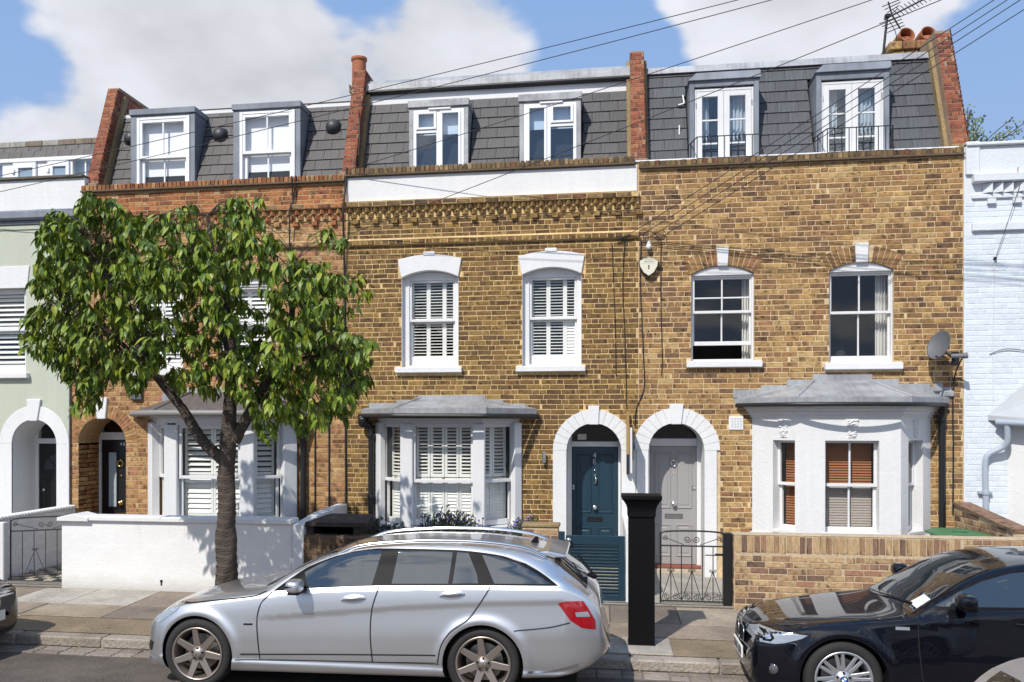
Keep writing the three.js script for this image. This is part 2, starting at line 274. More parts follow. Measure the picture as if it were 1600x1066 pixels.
// a row of bricks on edge or on end
function soldiers({ x0, x1, y, h, w = 0.064, joint = 0.011, seed = 1, z = 0 }) { const r = rngOf(seed), out = []; for (let x = x0; x + w * 0.6 < x1; x += w + joint) { const l = Math.min(w, x1 - x) + (r() - 0.5) * 0.004; out.push({ x: x + l / 2, y: y + h / 2 + (r() - 0.5) * 0.006, l, h: h + (r() - 0.5) * 0.008, t: r(), z: z + (r() - 0.5) * 0.004 }); } return out; }
function layBricks(parent, list, pal, F, max = 0, near = [0, 0.5], seed = 5) {
  const painted = pal[0].m.map === TX.paint, r = rngOf(seed), o = orgOf(parent), P = new THREE.Matrix4().makeTranslation(-o[0], -o[1], -o[2]).multiply(F), q = new THREE.Matrix4(), merged = [];
  const order = list.map((b, i) => [(b.x - near[0]) ** 2 * 0.35 + (b.y - near[1]) ** 2 - b.l * 2, i]).sort((a, b) => a[0] - b[0]);
  const single = new Set(order.slice(0, max).map((e) => e[1]));
  list.forEach((b, i) => {
    const g = brickVar[Math.floor(r() * brickVar.length)], k = pick(pal, b.t);
    q.copy(P).multiply(new THREE.Matrix4().compose(new THREE.Vector3(b.x, b.y, b.z ?? 0), new THREE.Quaternion().setFromAxisAngle(new THREE.Vector3(0, 0, 1), b.rot ?? 0), new THREE.Vector3(b.l, b.h, b.d ?? 1)));
    if (single.has(i)) { const m = new THREE.Mesh(g, pal[k].m); m.name = 'brick'; q.decompose(m.position, m.quaternion, m.scale); parent.add(m); return; }
    const c = g.clone().applyMatrix4(q), n = c.attributes.position.count, col = new Float32Array(n * 3), v = 0.8 + r() * 0.4, uv = c.attributes.uv.array, ou = r(), ov = r();
    for (let j = 0; j < n; j++) { for (let e = 0; e < 3; e++) col[j * 3 + e] = pal[k].c[e] * (painted ? 1 : v); uv[j * 2] += ou; uv[j * 2 + 1] += ov; }
    c.setAttribute('color', new THREE.BufferAttribute(col, 3)); merged.push(c);
  });
  if (merged.length) { const m = new THREE.Mesh(mergeGeometries(merged), painted ? paintedMerged : brickMerged); m.name = 'brickwork'; m.userData.kind = 'stuff'; parent.add(m); }
}
const rectCut = (x0, x1, y0, y1) => (a, b) => (b > y0 && a < y1 ? [[x0, x1]] : []);
// an opening with a round or segmental head: sides at x0, x1 up to ys, then the arc through the crown
function archCut(x0, x1, y0, ys, crown) { const w = (x1 - x0) / 2, h = crown - ys, R = (w * w + h * h) / (2 * h), cx = (x0 + x1) / 2, cy = crown - R; return (a, b) => { const y = (a + b) / 2; if (b < y0 || y > crown) return []; const k = y <= ys ? w : Math.sqrt(Math.max(0, R * R - (y - cy) ** 2)); return [[cx - Math.min(k, w), cx + Math.min(k, w)]]; }; }
const cuts = (...f) => (a, b) => f.flatMap((g) => g(a, b));
// wedge-shaped bricks of an arch between two radii
function voussoirs(cx, cy, r0, r1, a0, a1, n, z0, z1, gap = 0.12) { const out = []; for (let i = 0; i < n; i++) { const s = (a1 - a0) / n, p = a0 + s * (i + gap / 2), q = a0 + s * (i + 1 - gap / 2); out.push(prism([[cx + r0 * Math.cos(p), cy + r0 * Math.sin(p)], [cx + r1 * Math.cos(p), cy + r1 * Math.sin(p)], [cx + r1 * Math.cos(q), cy + r1 * Math.sin(q)], [cx + r0 * Math.cos(q), cy + r0 * Math.sin(q)]], z0, z1)); } return out; }
function circ3(x0, x1, ys, crown) { const w = (x1 - x0) / 2, h = crown - ys, R = (w * w + h * h) / (2 * h); return { cx: (x0 + x1) / 2, cy: crown - R, R, a: Math.asin(Math.min(1, w / R)) }; }
// ---------- the setting: ground ----------
// (road, kerb and pavement are built further down; houses first)

// ---------- windows, doors ----------
function inst(parent, name, geo, m, p, rotX = 0) { const o = orgOf(parent), mesh = new THREE.Mesh(geo, m); mesh.name = name; mesh.position.set(p[0] - o[0], p[1] - o[1], p[2] - o[2]); mesh.rotation.x = rotX; parent.add(mesh); return mesh; }
// the dim room behind a window: five faces
function roomGeo(x0, x1, y0, y1, z0, z1) { const A = [x0, y0], B = [x1, y0], C = [x1, y1], D = [x0, y1], f = ([x, y]) => [x, y, z0], b = ([x, y]) => [x, y, z1], t = []; for (const [p, q] of [[A, B], [B, C], [C, D], [D, A]]) t.push(...quad(f(p), f(q), b(q), b(p))); t.push(...quad(b(A), b(B), b(C), b(D))); return fromTris(t); }
const frameBoxes = (x0, x1, y0, y1, z0, z1, l, r, b, t, c = 0.004) => [cbox(x0, x0 + l, y0, y1, z0, z1, c), cbox(x1 - r, x1, y0, y1, z0, z1, c), cbox(x0 + l, x1 - r, y0, y0 + b, z0 + 0.001, z1 - 0.001, c), cbox(x0 + l, x1 - r, y1 - t, y1, z0 + 0.001, z1 - 0.001, c)];
function slatGeo(w, depth, th) { return norm(cbox(-w / 2, w / 2, -th / 2, th / 2, -depth / 2, depth / 2, 0.001)); }
// one shutter panel: a stile each side, rails and tilting louvres
function shutterPanel(win, x0, x1, y0, y1, z, { pitch = 0.045, tilt = 0.45, stile = 0.032, rail = 0.04, name = 'shutter_frame', depth = 0.052 } = {}) {
  part(win, name, frameBoxes(x0, x1, y0, y1, z - 0.014, z + 0.014, stile, stile, rail, rail, 0.003), M.shutter);
  const n = Math.floor((y1 - y0 - 2 * rail) / pitch), s = (y1 - y0 - 2 * rail) / n, g = slatGeo(x1 - x0 - 2 * stile - 0.004, depth, 0.007);
  for (let i = 0; i < n; i++) inst(win, 'louvre', g, M.shutter, [(x0 + x1) / 2, y0 + rail + s * (i + 0.5), z], tilt);
}
// sliding sashes in a box frame; the window part itself is the frame
function sashWindow(house, o) {
  const { x0, x1, y0, y1, z, mid, fl = 0.05, fr = 0.05, ft = 0.04, fb = 0.03, stile = 0.04, m = M.white, bottom = 0.09, room = true, open = 0, bars = [], glass = M.pane } = o;
  const w = part(house, o.name ?? 'window', frameBoxes(x0, x1, y0, y1, z - 0.14, z, fl, fr, fb, ft), m, o.label);
  const a = x0 + fl, b = x1 - fr, lo = y0 + fb, hi = y1 - ft, zu = z - 0.022, zl = z - 0.068;
  part(w, 'sash', frameBoxes(a, b, mid - 0.02, hi, zu - 0.04, zu, stile, stile, 0.04, stile * 0.9), m);
  part(w, 'pane', bx(a + stile, b - stile, mid + 0.02, hi - stile * 0.9, zu - 0.022, zu - 0.018), glass);
  part(w, 'sash', frameBoxes(a, b, lo + open, mid + 0.02, zl - 0.04, zl, stile, stile, bottom, 0.04), m);
  part(w, 'pane', bx(a + stile, b - stile, lo + open + bottom, mid - 0.02, zl - 0.022, zl - 0.018), glass);
  for (const k of bars) {
    const up = k.y ? k.y > mid : k.up, zz = up ? zu : zl;
    if (k.x) part(w, 'glazing_bar', cbox(k.x - 0.011, k.x + 0.011, up ? mid + 0.02 : lo + open + bottom, up ? hi - stile * 0.9 : mid - 0.02, zz - 0.034, zz - 0.006, 0.003), m);
    else part(w, 'glazing_bar', cbox(a + stile, b - stile, k.y - 0.011, k.y + 0.011, zz - 0.034, zz - 0.006, 0.003), m);
  }
  if (room) part(w, 'room', roomGeo(x0 - 0.1, x1 + 0.1, y0 - 0.05, y1 + 0.08, z - 0.142, z - 1.5), M.room);
  return w;
}
// a raised-and-fielded panel: a sunk field with a moulded border
function doorPanel(door, x0, x1, y0, y1, z, m) {
  const b = 0.016, t = [];
  const ring = (d, zz) => [[x0 + d, y0 + d, zz], [x1 - d, y0 + d, zz], [x1 - d, y1 - d, zz], [x0 + d, y1 - d, zz]];
  const R = [ring(0, z + 0.001), ring(0.008, z + 0.013), ring(0.02, z + 0.012), ring(0.03, z + 0.003), ring(0.05, z + 0.003), ring(0.062, z + 0.008)];
  for (let k = 0; k + 1 < R.length; k++) for (let i = 0; i < 4; i++) { const n = (i + 1) % 4; t.push(...quad(R[k][i], R[k][n], R[k + 1][n], R[k + 1][i])); }
  t.push(...quad(...R[R.length - 1]));
  return part(door, 'panel', fromTris(t), m);
}
function letterbox(door, x, y, z, w, m, name = 'letterbox') { part(door, name, frameBoxes(x - w / 2, x + w / 2, y - 0.035, y + 0.035, z, z + 0.014, 0.02, 0.02, 0.018, 0.018), m); part(door, 'letter_flap', cbox(x - w / 2 + 0.021, x + w / 2 - 0.021, y - 0.0165, y + 0.0165, z, z + 0.008, 0.002), m); }
function knob(door, x, y, z, r, m) { const g = lathe([[0, 0], [r * 0.9, 0], [r * 0.9, 0.008], [r * 0.35, 0.012], [r * 0.35, 0.03], [r * 0.8, 0.038], [r, 0.055], [r * 0.8, 0.07], [0, 0.077]], [0, 0, 0], 18); g.rotateX(Math.PI / 2); g.translate(x, y, z); return part(door, 'knob', g, m); }
function knockerRing(door, x, y, z, r, m) { const t = new THREE.TorusGeometry(r, r * 0.18, 8, 24); t.translate(x, y - r * 0.7, z + 0.03); const b = new THREE.SphereGeometry(r * 0.42, 12, 8); b.scale(1, 1.2, 0.8); b.translate(x, y + r * 0.35, z + 0.018); part(door, 'knocker', [t, b], m); }

// digits and letters drawn as strokes on a plate-free surface
function stroke(pts, w, d) { const g = []; for (let i = 0; i + 1 < pts.length; i++) g.push(bar(pts[i], pts[i + 1], w, d, 0.001)); return g; }
const DIGIT = { 4: [[[0.75, 0], [0.75, 1], [0, 0.35], [1, 0.35]]], 6: [[[0.85, 0.95], [0.4, 1], [0.1, 0.7], [0.05, 0.3], [0.3, 0], [0.7, 0], [0.95, 0.25], [0.75, 0.5], [0.3, 0.52], [0.08, 0.35]]], 8: [[[0.5, 0.53], [0.15, 0.72], [0.3, 1], [0.7, 1], [0.85, 0.72], [0.5, 0.53], [0.05, 0.28], [0.3, 0], [0.7, 0], [0.95, 0.28], [0.5, 0.53]]] };
function numeral(door, d, x, y, z, w, h, m) { part(door, 'numeral', DIGIT[d].flatMap((s) => stroke(s.map(([a, b]) => [x + a * w, y + b * h, z + 0.004]), 0.009, 0.008)), m); }

// ---------- the houses ----------
const GROUND = 0.2, PX = [-13.1, -8.41, -3.99, 0.535, 5.065, 9.6];   // party walls
const D2R = Math.PI / 180;

// ===== number 46: sooty stock brick, blue door =====
const h46 = thing('terraced_house', 'sooty brown brick terraced house in the middle with white band and teal door', 'house', [-1.72, 0, 0]);
{
  const x0 = PX[2], x1 = PX[3];
  const hole = (a, b, y0, ys, cr) => [[a, y0], [b, y0], ...seg3(a, b, ys, cr - ys, 14).reverse()];
  const w1 = [-3.1, -2.2, 3.36, 4.75, 4.86], w2 = [-1.215, -0.315, 3.36, 4.75, 4.86], dr = [-0.54, 0.28, 0.1, 2.075, 2.485];
  const wall = part(h46, 'wall', prism([[x0, 0], [x1, 0], [x1, 6.36], [x0, 6.36]], -0.3, 0, [hole(...w1), hole(...w2), hole(...dr), [[-3.43, 0.95], [-1.30, 0.95], [-1.30, 2.55], [-3.43, 2.55]]]), MORT.b46);
  const cut = cuts(archCut(...w1), archCut(...w2), rectCut(-3.16, -2.16, 4.75, 5.06), rectCut(-1.28, -0.25, 4.75, 5.06), rectCut(-3.19, -2.15, 3.26, 3.36), rectCut(-1.3, -0.25, 3.26, 3.36), archCut(-0.745, 0.535, 0, 2.07, 2.69), rectCut(-3.47, -1.26, 0, 2.6));
  const list = [...courses({ x0: x0 + 0.012, x1: x1 - 0.005, y0: 0.72, y1: 5.27, cut, seed: 46, stains: [[-3.19, -2.15, 3.3, 0.5], [-1.3, -0.25, 3.3, 0.45], [x0, x1, 5.3, 0.25], [-1.2, -0.75, 2.9, 1.6]] }), ...courses({ x0: x0 + 0.012, x1: x1 - 0.005, y0: 5.37, y1: 5.69, cut, seed: 47 })];
  layBricks(wall, list, PAL.b46, FRONT(0), 235, [-0.9, 3], 3);
  // string course, cornice with dogtooth and dentils
  const str = part(h46, 'string_course', [cbox(x0, x1, 5.275, 5.345, 0, 0.05, 0.003), prismX([[0, 5.345], [0.056, 5.345], [0, 5.385]], x0, x1)], MORT.b46);
  layBricks(str, soldiers({ x0: x0 + 0.006, x1: x1 - 0.006, y: 5.28, h: 0.06, w: 0.105, seed: 4 }), PAL.b46, FRONT(0.05), 0);
  const cor = part(h46, 'cornice', [cbox(x0, x1, 5.87, 5.95, -0.05, 0.085, 0.003), cbox(x0, x1, 5.685, 5.87, -0.05, 0.018, 0.003), prismX([[0.02, 5.951], [0.09, 5.951], [0.02, 5.972]], x0, x1)], MORT.b46);
  layBricks(cor, soldiers({ x0: x0 + 0.006, x1: x1 - 0.006, y: 5.878, h: 0.062, w: 0.21, seed: 7 }), PAL.cope, FRONT(0.085), 22, [-1.7, 5.9]);
  const r = rngOf(9), tooth = (x, y, h, d) => prismTri(x, y, h, d);
  function prismTri(x, y, h, d) { const g = fromTris([]); const t = [], a = 0.062, A = [x - a, y, 0.01], B = [x + a, y, 0.01], C = [x, y, 0.01 + d], A2 = [x - a, y + h, 0.01], B2 = [x + a, y + h, 0.01], C2 = [x, y + h, 0.01 + d]; t.push(...quad(A, C, C2, A2), ...quad(C, B, B2, C2), A, B, C, A2, C2, B2); return fromTris(t); }
  const toothM = PAL.b46.slice(1, 5).map((e) => e.m);
  for (let x = x0 + 0.07; x < x1 - 0.04; x += 0.1365) { part(cor, 'dogtooth_brick', tooth(x, 5.788, 0.07, 0.072), toothM[Math.floor(r() * 4)]); part(cor, 'dogtooth_brick', tooth(x + 0.055, 5.705, 0.07, 0.058), toothM[Math.floor(r() * 4)]); }
  for (let x = x0 + 0.12; x < x1; x += 0.312) part(cor, 'dentil', cbox(x, x + 0.088, 5.607, 5.682, 0, 0.055, 0.006), toothM[Math.floor(r() * 4)]);
  part(h46, 'render_band', cbox(x0 + 0.005, x1 - 0.02, 5.965, 6.352, -0.02, 0.022, 0.008), M.whiteWall);
  const cop = part(h46, 'coping', [cbox(x0 + 0.01, x1 - 0.06, 6.36, 6.387, -0.25, 0.075, 0.004), bx(x0 + 0.01, x1 - 0.06, 6.388, 6.462, -0.24, 0.036)], MORT.gloom);
  layBricks(cop, soldiers({ x0: x0 + 0.02, x1: x1 - 0.07, y: 6.39, h: 0.096, w: 0.06, joint: 0.014, seed: 12 }).map((b) => ({ ...b, d: 3.2 })), PAL.cope, FRONT(0.036), 40, [-1.7, 6.4]);
  // first-floor windows
  for (const [i, [a, b]] of [[-3.1, -2.2], [-1.215, -0.315]].entries()) {
    const head = [[a - 0.055, 5.035], [a, 4.75], ...seg3(a, b, 4.75, 0.105, 14), [b, 4.75], [b + 0.05, 5.03], ...seg3(a - 0.055, b + 0.05, 5.03, 0.075, 14).reverse().slice(1, -1)];
    const c = (a + b) / 2;
    const w = sashWindow(h46, { x0: a, x1: b, y0: 3.36, y1: 4.75, z: -0.085, mid: 4.095, fl: 0.105, fr: 0.07, ft: 0.03, fb: 0.03, stile: 0.034, bottom: 0.14 });
    part(w, 'arched_lintel', [prism(head, -0.09, 0.035, [], 0.006), cbox(c - 0.1, c + 0.085, 5.085, 5.148, -0.02, 0.047, 0.01)], M.whiteWall);
    part(w, 'head_board', prism([[a, 4.751], [b, 4.751], ...seg3(a, b, 4.751, 0.1, 12).reverse().slice(1, -1)], -0.2, -0.092), M.white);
    part(w, 'sill', [cbox(a - 0.09, b + 0.06, 3.268, 3.355, -0.02, 0.085, 0.008)], M.whiteWall);
    part(w, 'reveal', [bx(a, a + 0.004, 3.36, 4.75, -0.085, 0.004), bx(b - 0.004, b, 3.36, 4.75, -0.085, 0.004)], M.whiteWall);
    const s = [a + 0.125, a + 0.39, a + 0.645, b - 0.085];
    for (let k = 0; k < 3; k++) { shutterPanel(w, s[k], s[k + 1], 4.095, 4.73, -0.21, { tilt: 0.3 }); shutterPanel(w, s[k], s[k + 1], 3.43, 4.085, -0.21, { tilt: i && k === 2 ? 1.2 : 0.3, pitch: i && k === 2 ? 0.046 : 0.045 }); }
  }
}
// the round door arch with pilasters that 46 and 44 share in pattern
function paintedArch(house, cx, r, ro, ys, y0, m, { left = [cx - ro, cx - r], right = [cx + r, cx + ro], yl = y0, yr = y0, key = [cx - 0.085, cx + 0.085, 2.75], n = 15, joints = true } = {}) {
  const p = part(house, 'door_arch', [prism([[left[0], yl], [left[1], yl], [left[1], ys], [left[0], ys]], -0.05, 0.024, [], 0.005), prism([[right[0], yr], [right[1], yr], [right[1], ys], [right[0], ys]], -0.05, 0.024, [], 0.005)], m);
  if (joints) voussoirs(cx, ys, r, ro, 0, Math.PI, n, -0.05, 0.026, 0.035).forEach((g) => part(p, 'arch_stone', g, m));
  else part(p, 'arch_ring', prism([...arc(cx, ys, r, Math.PI, 0, 24), ...arc(cx, ys, ro, 0, Math.PI, 24)], -0.05, 0.026, [], 0.006), m);
  part(p, 'keystone', prism([[cx - 0.07, ys + r - 0.022], [cx + 0.07, ys + r - 0.022], [key[1], key[2]], [key[0], key[2]]], -0.05, 0.052, [], 0.007), m);
  return p;
}
// reveal of an arched doorway: a strip that follows the opening inwards
function archReveal(x0, x1, y0, ys, z0, z1) { const cx = (x0 + x1) / 2, r = (x1 - x0) / 2, o = [[x0, y0], ...arc(cx, ys, r, Math.PI, 0, 20), [x1, y0]], t = []; for (let i = 0; i + 1 < o.length; i++) t.push(...quad([...o[i], z0], [...o[i], z1], [...o[i + 1], z1], [...o[i + 1], z0])); return fromTris(t); }
function doorway(house, { x0, x1, ys, depth, jl, jr, top, light, frameM = M.white, revealM = M.whiteWall, y0 = GROUND, leafM, sill = 0.28, label, glass = M.dark }) {
  // frame and fanlight; the leaf is returned for its furniture
  const z = -depth, cx = (x0 + x1) / 2, r = (x1 - x0) / 2;
  part(house, 'porch_reveal', archReveal(x0 + 0.003, x1 - 0.003, y0, ys, 0.001, z), revealM);
  const f = part(house, 'door_frame', [cbox(x0 - 0.05, x0 + jl, y0, ys + r, z - 0.08, z + 0.02), cbox(x1 - jr, x1 + 0.05, y0, ys + r, z - 0.08, z + 0.02), cbox(x0 + jl, x1 - jr, top, light, z - 0.07, z + 0.035, 0.006), bx(x0 - 0.05, x1 + 0.05, ys + r - 0.005, ys + r + 0.1, z - 0.06, z)], frameM);
  part(f, 'fanlight', bx(x0 + jl - 0.01, x1 - jr + 0.01, light, ys + r, z - 0.04, z - 0.034), M.pane);
  part(f, 'hall', roomGeo(x0, x1, y0, ys + r, z - 0.085, z - 1), M.dark);
  return part(house, 'door', cbox(x0 + jl + 0.004, x1 - jr - 0.004, sill, top - 0.004, z - 0.05, z, 0.003), leafM, label);
}
{
  paintedArch(h46, -0.13, 0.41, 0.617, 2.075, 0.2, M.whiteWall, { left: [-0.745, -0.54], right: [0.28, 0.49], yl: 0.72 });
  const d = doorway(h46, { x0: -0.54, x1: 0.28, ys: 2.075, depth: 0.5, jl: 0.062, jr: 0.038, top: 2.12, light: 2.2, leafM: M.navyDoor, sill: 0.26, label: 'dark teal panelled front door numbered 46' });
  const z = -0.5;
  doorPanel(d, -0.40, -0.165, 1.08, 2.0, z, M.navyDoor); doorPanel(d, -0.075, 0.16, 1.08, 2.0, z, M.navyDoor);
  doorPanel(d, -0.40, -0.165, 0.4, 0.86, z, M.navyDoor); doorPanel(d, -0.075, 0.16, 0.4, 0.86, z, M.navyDoor);
  numeral(d, 4, -0.145, 1.945, z, 0.05, 0.075, M.chrome); numeral(d, 6, -0.145, 1.845, z, 0.05, 0.075, M.chrome);
  knob(d, -0.12, 1.17, z, 0.036, M.chrome);
  part(d, 'knocker', [tube([[-0.12, 1.66, z + 0.02], [-0.1, 1.62, z + 0.05], [-0.105, 1.58, z + 0.05], [-0.12, 1.545, z + 0.025]], 0.011, 8), cbox(-0.135, -0.105, 1.645, 1.69, z, z + 0.03, 0.006), cbox(-0.135, -0.105, 1.535, 1.56, z, z + 0.02, 0.005)], M.chrome);
  part(d, 'door_viewer', lathe([[0, 0], [0.013, 0], [0.01, 0.008], [0, 0.01]], [0, 0, 0], 12).rotateX(Math.PI / 2).translate(-0.12, 1.75, z), M.chrome);
  part(d, 'lock', [cbox(-0.465, -0.435, 1.44, 1.52, z, z + 0.012, 0.004), rod([-0.45, 1.5, z], [-0.45, 1.5, z + 0.03], 0.012), rod([-0.45, 1.46, z], [-0.45, 1.46, z + 0.02], 0.01)], M.chrome);
  part(d, 'lock', [rod([-0.455, 1.06, z], [-0.455, 1.06, z + 0.012], 0.013, 12)], M.chrome);
  letterbox(d, -0.12, 0.985, z, 0.24, M.blackIron);
  part(h46, 'note', cbox(-0.385, -0.25, 2.225, 2.315, -0.547, -0.545, 0.0005), mat('paper', [0.7, 0.68, 0.6], { roughness: 0.9 }), 'small white card standing in the fanlight');
  part(h46, 'doorstep', cbox(-0.54, 0.28, 0.1, 0.255, -0.58, -0.2, 0.01), M.concrete);
}

// ===== number 44: yellow stock brick, grey door, white bay =====
const h44 = thing('terraced_house', 'yellow and brown brick terraced house with grey front door and white rendered bay window', 'house', [2.8, 0, 0]);
{
  const x0 = PX[3], x1 = PX[4];
  const w1 = [1.3, 2.205, 3.405, 4.695, 4.82], w2 = [3.25, 4.135, 3.36, 4.7, 4.82], dr = [0.68, 1.49, 0.1, 2.085, 2.49];
  const hole = (a, b, y0, ys, cr) => [[a, y0], [b, y0], ...seg3(a, b, ys, cr - ys, 14).reverse()];
  const wall = part(h44, 'wall', prism([[x0, 0], [x1, 0], [x1, 6.29], [x0, 6.29]], -0.3, 0, [hole(...w1), hole(...w2), hole(...dr), [[2.35, 0.95], [4.45, 0.95], [4.45, 2.6], [2.35, 2.6]]]), MORT.b44);
  const c1 = circ3(1.3, 2.205, 4.695, 4.82), c2 = circ3(3.25, 4.135, 4.7, 4.82);
  const ring = (c, x0, x1) => (a, b) => { const y = (a + b) / 2, R = c.R + 0.235; if (y < 4.7 || y > c.cy + R) return []; const k = Math.min(Math.sqrt(R * R - (y - c.cy) ** 2), 0.45 + (y - 4.7) * 0.42); return [[c.cx - k, c.cx + k]]; };
  const cut = cuts(archCut(...w1), archCut(...w2), ring(c1), ring(c2), rectCut(1.23, 2.31, 3.305, 3.405), rectCut(3.18, 4.245, 3.255, 3.36), archCut(0.535, 1.72, 0, 2.07, 2.7), rectCut(2.2, 4.62, 0, 2.7), rectCut(1.84, 2.05, 2.385, 2.585), rectCut(1.66, 1.84, 4.82, 5.08), rectCut(3.6, 3.79, 4.82, 5.09));
  layBricks(wall, courses({ x0: x0 + 0.005, x1: x1 - 0.012, y0: 0.72, y1: 6.29, cut, seed: 44, soot: 0.25, stains: [[1.23, 2.31, 3.35, 0.45], [3.18, 4.24, 3.3, 0.4], [x0, x0 + 0.3, 6.3, 2.2], [4.6, x1, 3, 1.2]] }), PAL.b44, FRONT(0), 225, [1.8, 2.6], 6);
  const cop = part(h44, 'coping', [cbox(x0 + 0.01, x1, 6.29, 6.318, -0.25, 0.06, 0.004), bx(x0 + 0.01, x1, 6.319, 6.40, -0.24, 0.02), cbox(x0 + 0.01, x1 - 0.03, 6.404, 6.424, -0.3, -0.02, 0.004)], MORT.gloom);
  layBricks(cop, soldiers({ x0: x0 + 0.015, x1: x1 - 0.01, y: 6.32, h: 0.085, w: 0.064, joint: 0.012, seed: 15 }).map((b) => ({ ...b, d: 3 })), PAL.cope, FRONT(0.02), 35, [2.8, 6.4]);
  part(h44, 'lead_flashing', cbox(x0 - 0.06, x1 - 0.05, 6.407, 6.432, -0.5, -0.015, 0.006), M.upvc);
  const mk = (c, a, b, n, kx0, kx1, ytop, w) => {
    const rr = rngOf(n), p = part(w, 'brick_arch', prism([[a, c.cy + c.R * Math.cos(c.a)], ...arc(c.cx, c.cy, c.R, Math.PI / 2 + c.a, Math.PI / 2 - c.a, 12), ...arc(c.cx, c.cy, c.R + 0.235, Math.PI / 2 - c.a * 0.94, Math.PI / 2 + c.a * 0.94, 12)], -0.05, 0.002), MORT.b44);
    return p;
  };
  for (const [i, [a, b, y0, ys, cr]] of [w1, w2].entries()) {
    const c = i ? c2 : c1, mid = i ? 4.095 : 4.14, rr = rngOf(70 + i), y1 = ys - 0.01;
    const w = sashWindow(h44, i ? { x0: a, x1: b, y0: y0 + 0.002, y1, z: -0.06, mid, fl: 0.02, fr: 0.02, ft: 0.03, fb: 0.03, stile: 0.03, bottom: 0.075, bars: [{ x: 3.685, up: true }, { x: 3.685, up: false }] }
      : { x0: a, x1: b, y0: y0 + 0.002, y1, z: -0.06, mid, fl: 0.03, fr: 0.03, ft: 0.035, fb: 0.03, stile: 0.028, bottom: 0.06, open: 0.21, bars: [{ x: 1.755, up: true }, { x: 1.755, up: false }, { y: 4.35 }] });
    part(w, 'head_board', prism([[a, ys - 0.012], [b, ys - 0.012], ...seg3(a, b, ys - 0.011, cr - ys + 0.008, 12).reverse()], -0.16, -0.03, [], 0.004), M.white);
    part(w, 'sill', cbox(i ? 3.18 : 1.23, i ? 4.24 : 2.31, i ? 3.258 : 3.308, i ? 3.355 : 3.402, -0.03, 0.085, 0.008), M.whiteWall);
    const key = i ? [3.615, 3.775, 3.6, 3.79, 5.085] : [1.685, 1.825, 1.665, 1.84, 5.075];
    part(w, 'keystone', prism([[key[0], cr - 0.01], [key[1], cr - 0.01], [key[3], key[4]], [key[2], key[4]]], -0.05, 0.03, [], 0.006), M.whiteWall);
    // gauged bricks either side of the keystone
    const A = c.a * 1.02, n = 14, km = (key[0] + key[1]) / 2, half = Math.asin(clamp((km - c.cx) / c.R, -1, 1));
    for (let k = 0; k < n; k++) {
      const s = 2 * A / n, t0 = Math.PI / 2 + A - s * (k + 0.08), t1 = Math.PI / 2 + A - s * (k + 0.92), P = (r, t) => [c.cx + r * Math.cos(t), c.cy + r * Math.sin(t)], mx = c.cx + (c.R + 0.1) * Math.cos((t0 + t1) / 2);
      if (mx > key[2] - 0.02 && mx < key[3] + 0.02) continue;
      part(w, 'brick', prism([P(c.R + 0.003, t0), P(c.R + 0.003, t1), P(c.R + 0.232, t1), P(c.R + 0.232, t0)], -0.01, 0.006), PAL.b44[[1, 2, 2, 2, 5][Math.floor(rr() * 5)]].m);
    }
    // curtains hung inside, folded
    const fold = (xa, xb, ya, yb, z, n, amp) => { const t = [], N = n * 8; for (let k = 0; k < N; k++) { const f = (u) => [lerp(xa, xb, u), z + amp * Math.sin(u * n * 6.28) + amp * 0.5 * Math.sin(u * n * 14 + 1)]; const p = f(k / N), q = f((k + 1) / N); t.push(...quad([p[0], ya, p[1]], [q[0], ya, q[1]], [q[0], yb, q[1]], [p[0], yb, p[1]])); } return fromTris(t); };
    if (i) { part(w, 'curtain', fold(3.96, 4.12, 3.4, 4.7, -0.3, 4, 0.03), M.curtain); part(w, 'curtain', fold(3.22, 3.3, 3.4, 4.7, -0.28, 2, 0.02), M.curtain); part(w, 'ornament', [lathe([[0, 0], [0.09, 0], [0.11, 0.03], [0.08, 0.1], [0.05, 0.16], [0, 0.17]], [3.5, 3.4, -0.36], 14)], M.dark, 'dark rounded object on the window ledge'); }
    else part(w, 'curtain', fold(2.07, 2.19, 3.42, 4.7, -0.3, 3, 0.025), M.curtain);
  }
  paintedArch(h44, 1.085, 0.405, 0.632, 2.085, 0.2, M.whiteWall, { left: [0.5, 0.68], right: [1.49, 1.67], yr: 0.2, key: [0.98, 1.19, 2.775] });
  const d = doorway(h44, { x0: 0.68, x1: 1.49, ys: 2.085, depth: 0.5, jl: 0.045, jr: 0.06, top: 2.135, light: 2.25, leafM: M.greyDoor, sill: 0.31, label: 'grey panelled front door with ring knocker' });
  const z = -0.5, G = M.greyDoor;
  doorPanel(d, 0.80, 1.045, 1.17, 2.03, z, G); doorPanel(d, 1.12, 1.365, 1.17, 2.03, z, G); doorPanel(d, 0.80, 1.045, 0.43, 0.93, z, G); doorPanel(d, 1.12, 1.365, 0.43, 0.93, z, G);
  knockerRing(d, 1.085, 1.90, z, 0.042, M.chrome); knob(d, 1.085, 1.24, z, 0.038, M.chrome);
  part(d, 'door_viewer', lathe([[0, 0], [0.013, 0], [0.01, 0.008], [0, 0.01]], [0, 0, 0], 12).rotateX(Math.PI / 2).translate(1.085, 1.71, z), M.chrome);
  part(d, 'lock', [lathe([[0, 0], [0.035, 0], [0.03, 0.015], [0.012, 0.018], [0.012, 0.03], [0, 0.03]], [0, 0, 0], 16).rotateX(Math.PI / 2).translate(1.385, 1.49, z)], M.chrome);
  letterbox(d, 1.085, 1.055, z, 0.27, mat('tarnished steel', [0.3, 0.29, 0.28], { metalness: 0.8, roughness: 0.4 }));
  part(h44, 'threshold', cbox(0.68, 1.5, 0.262, 0.305, -0.56, -0.36, 0.006), M.redStep);
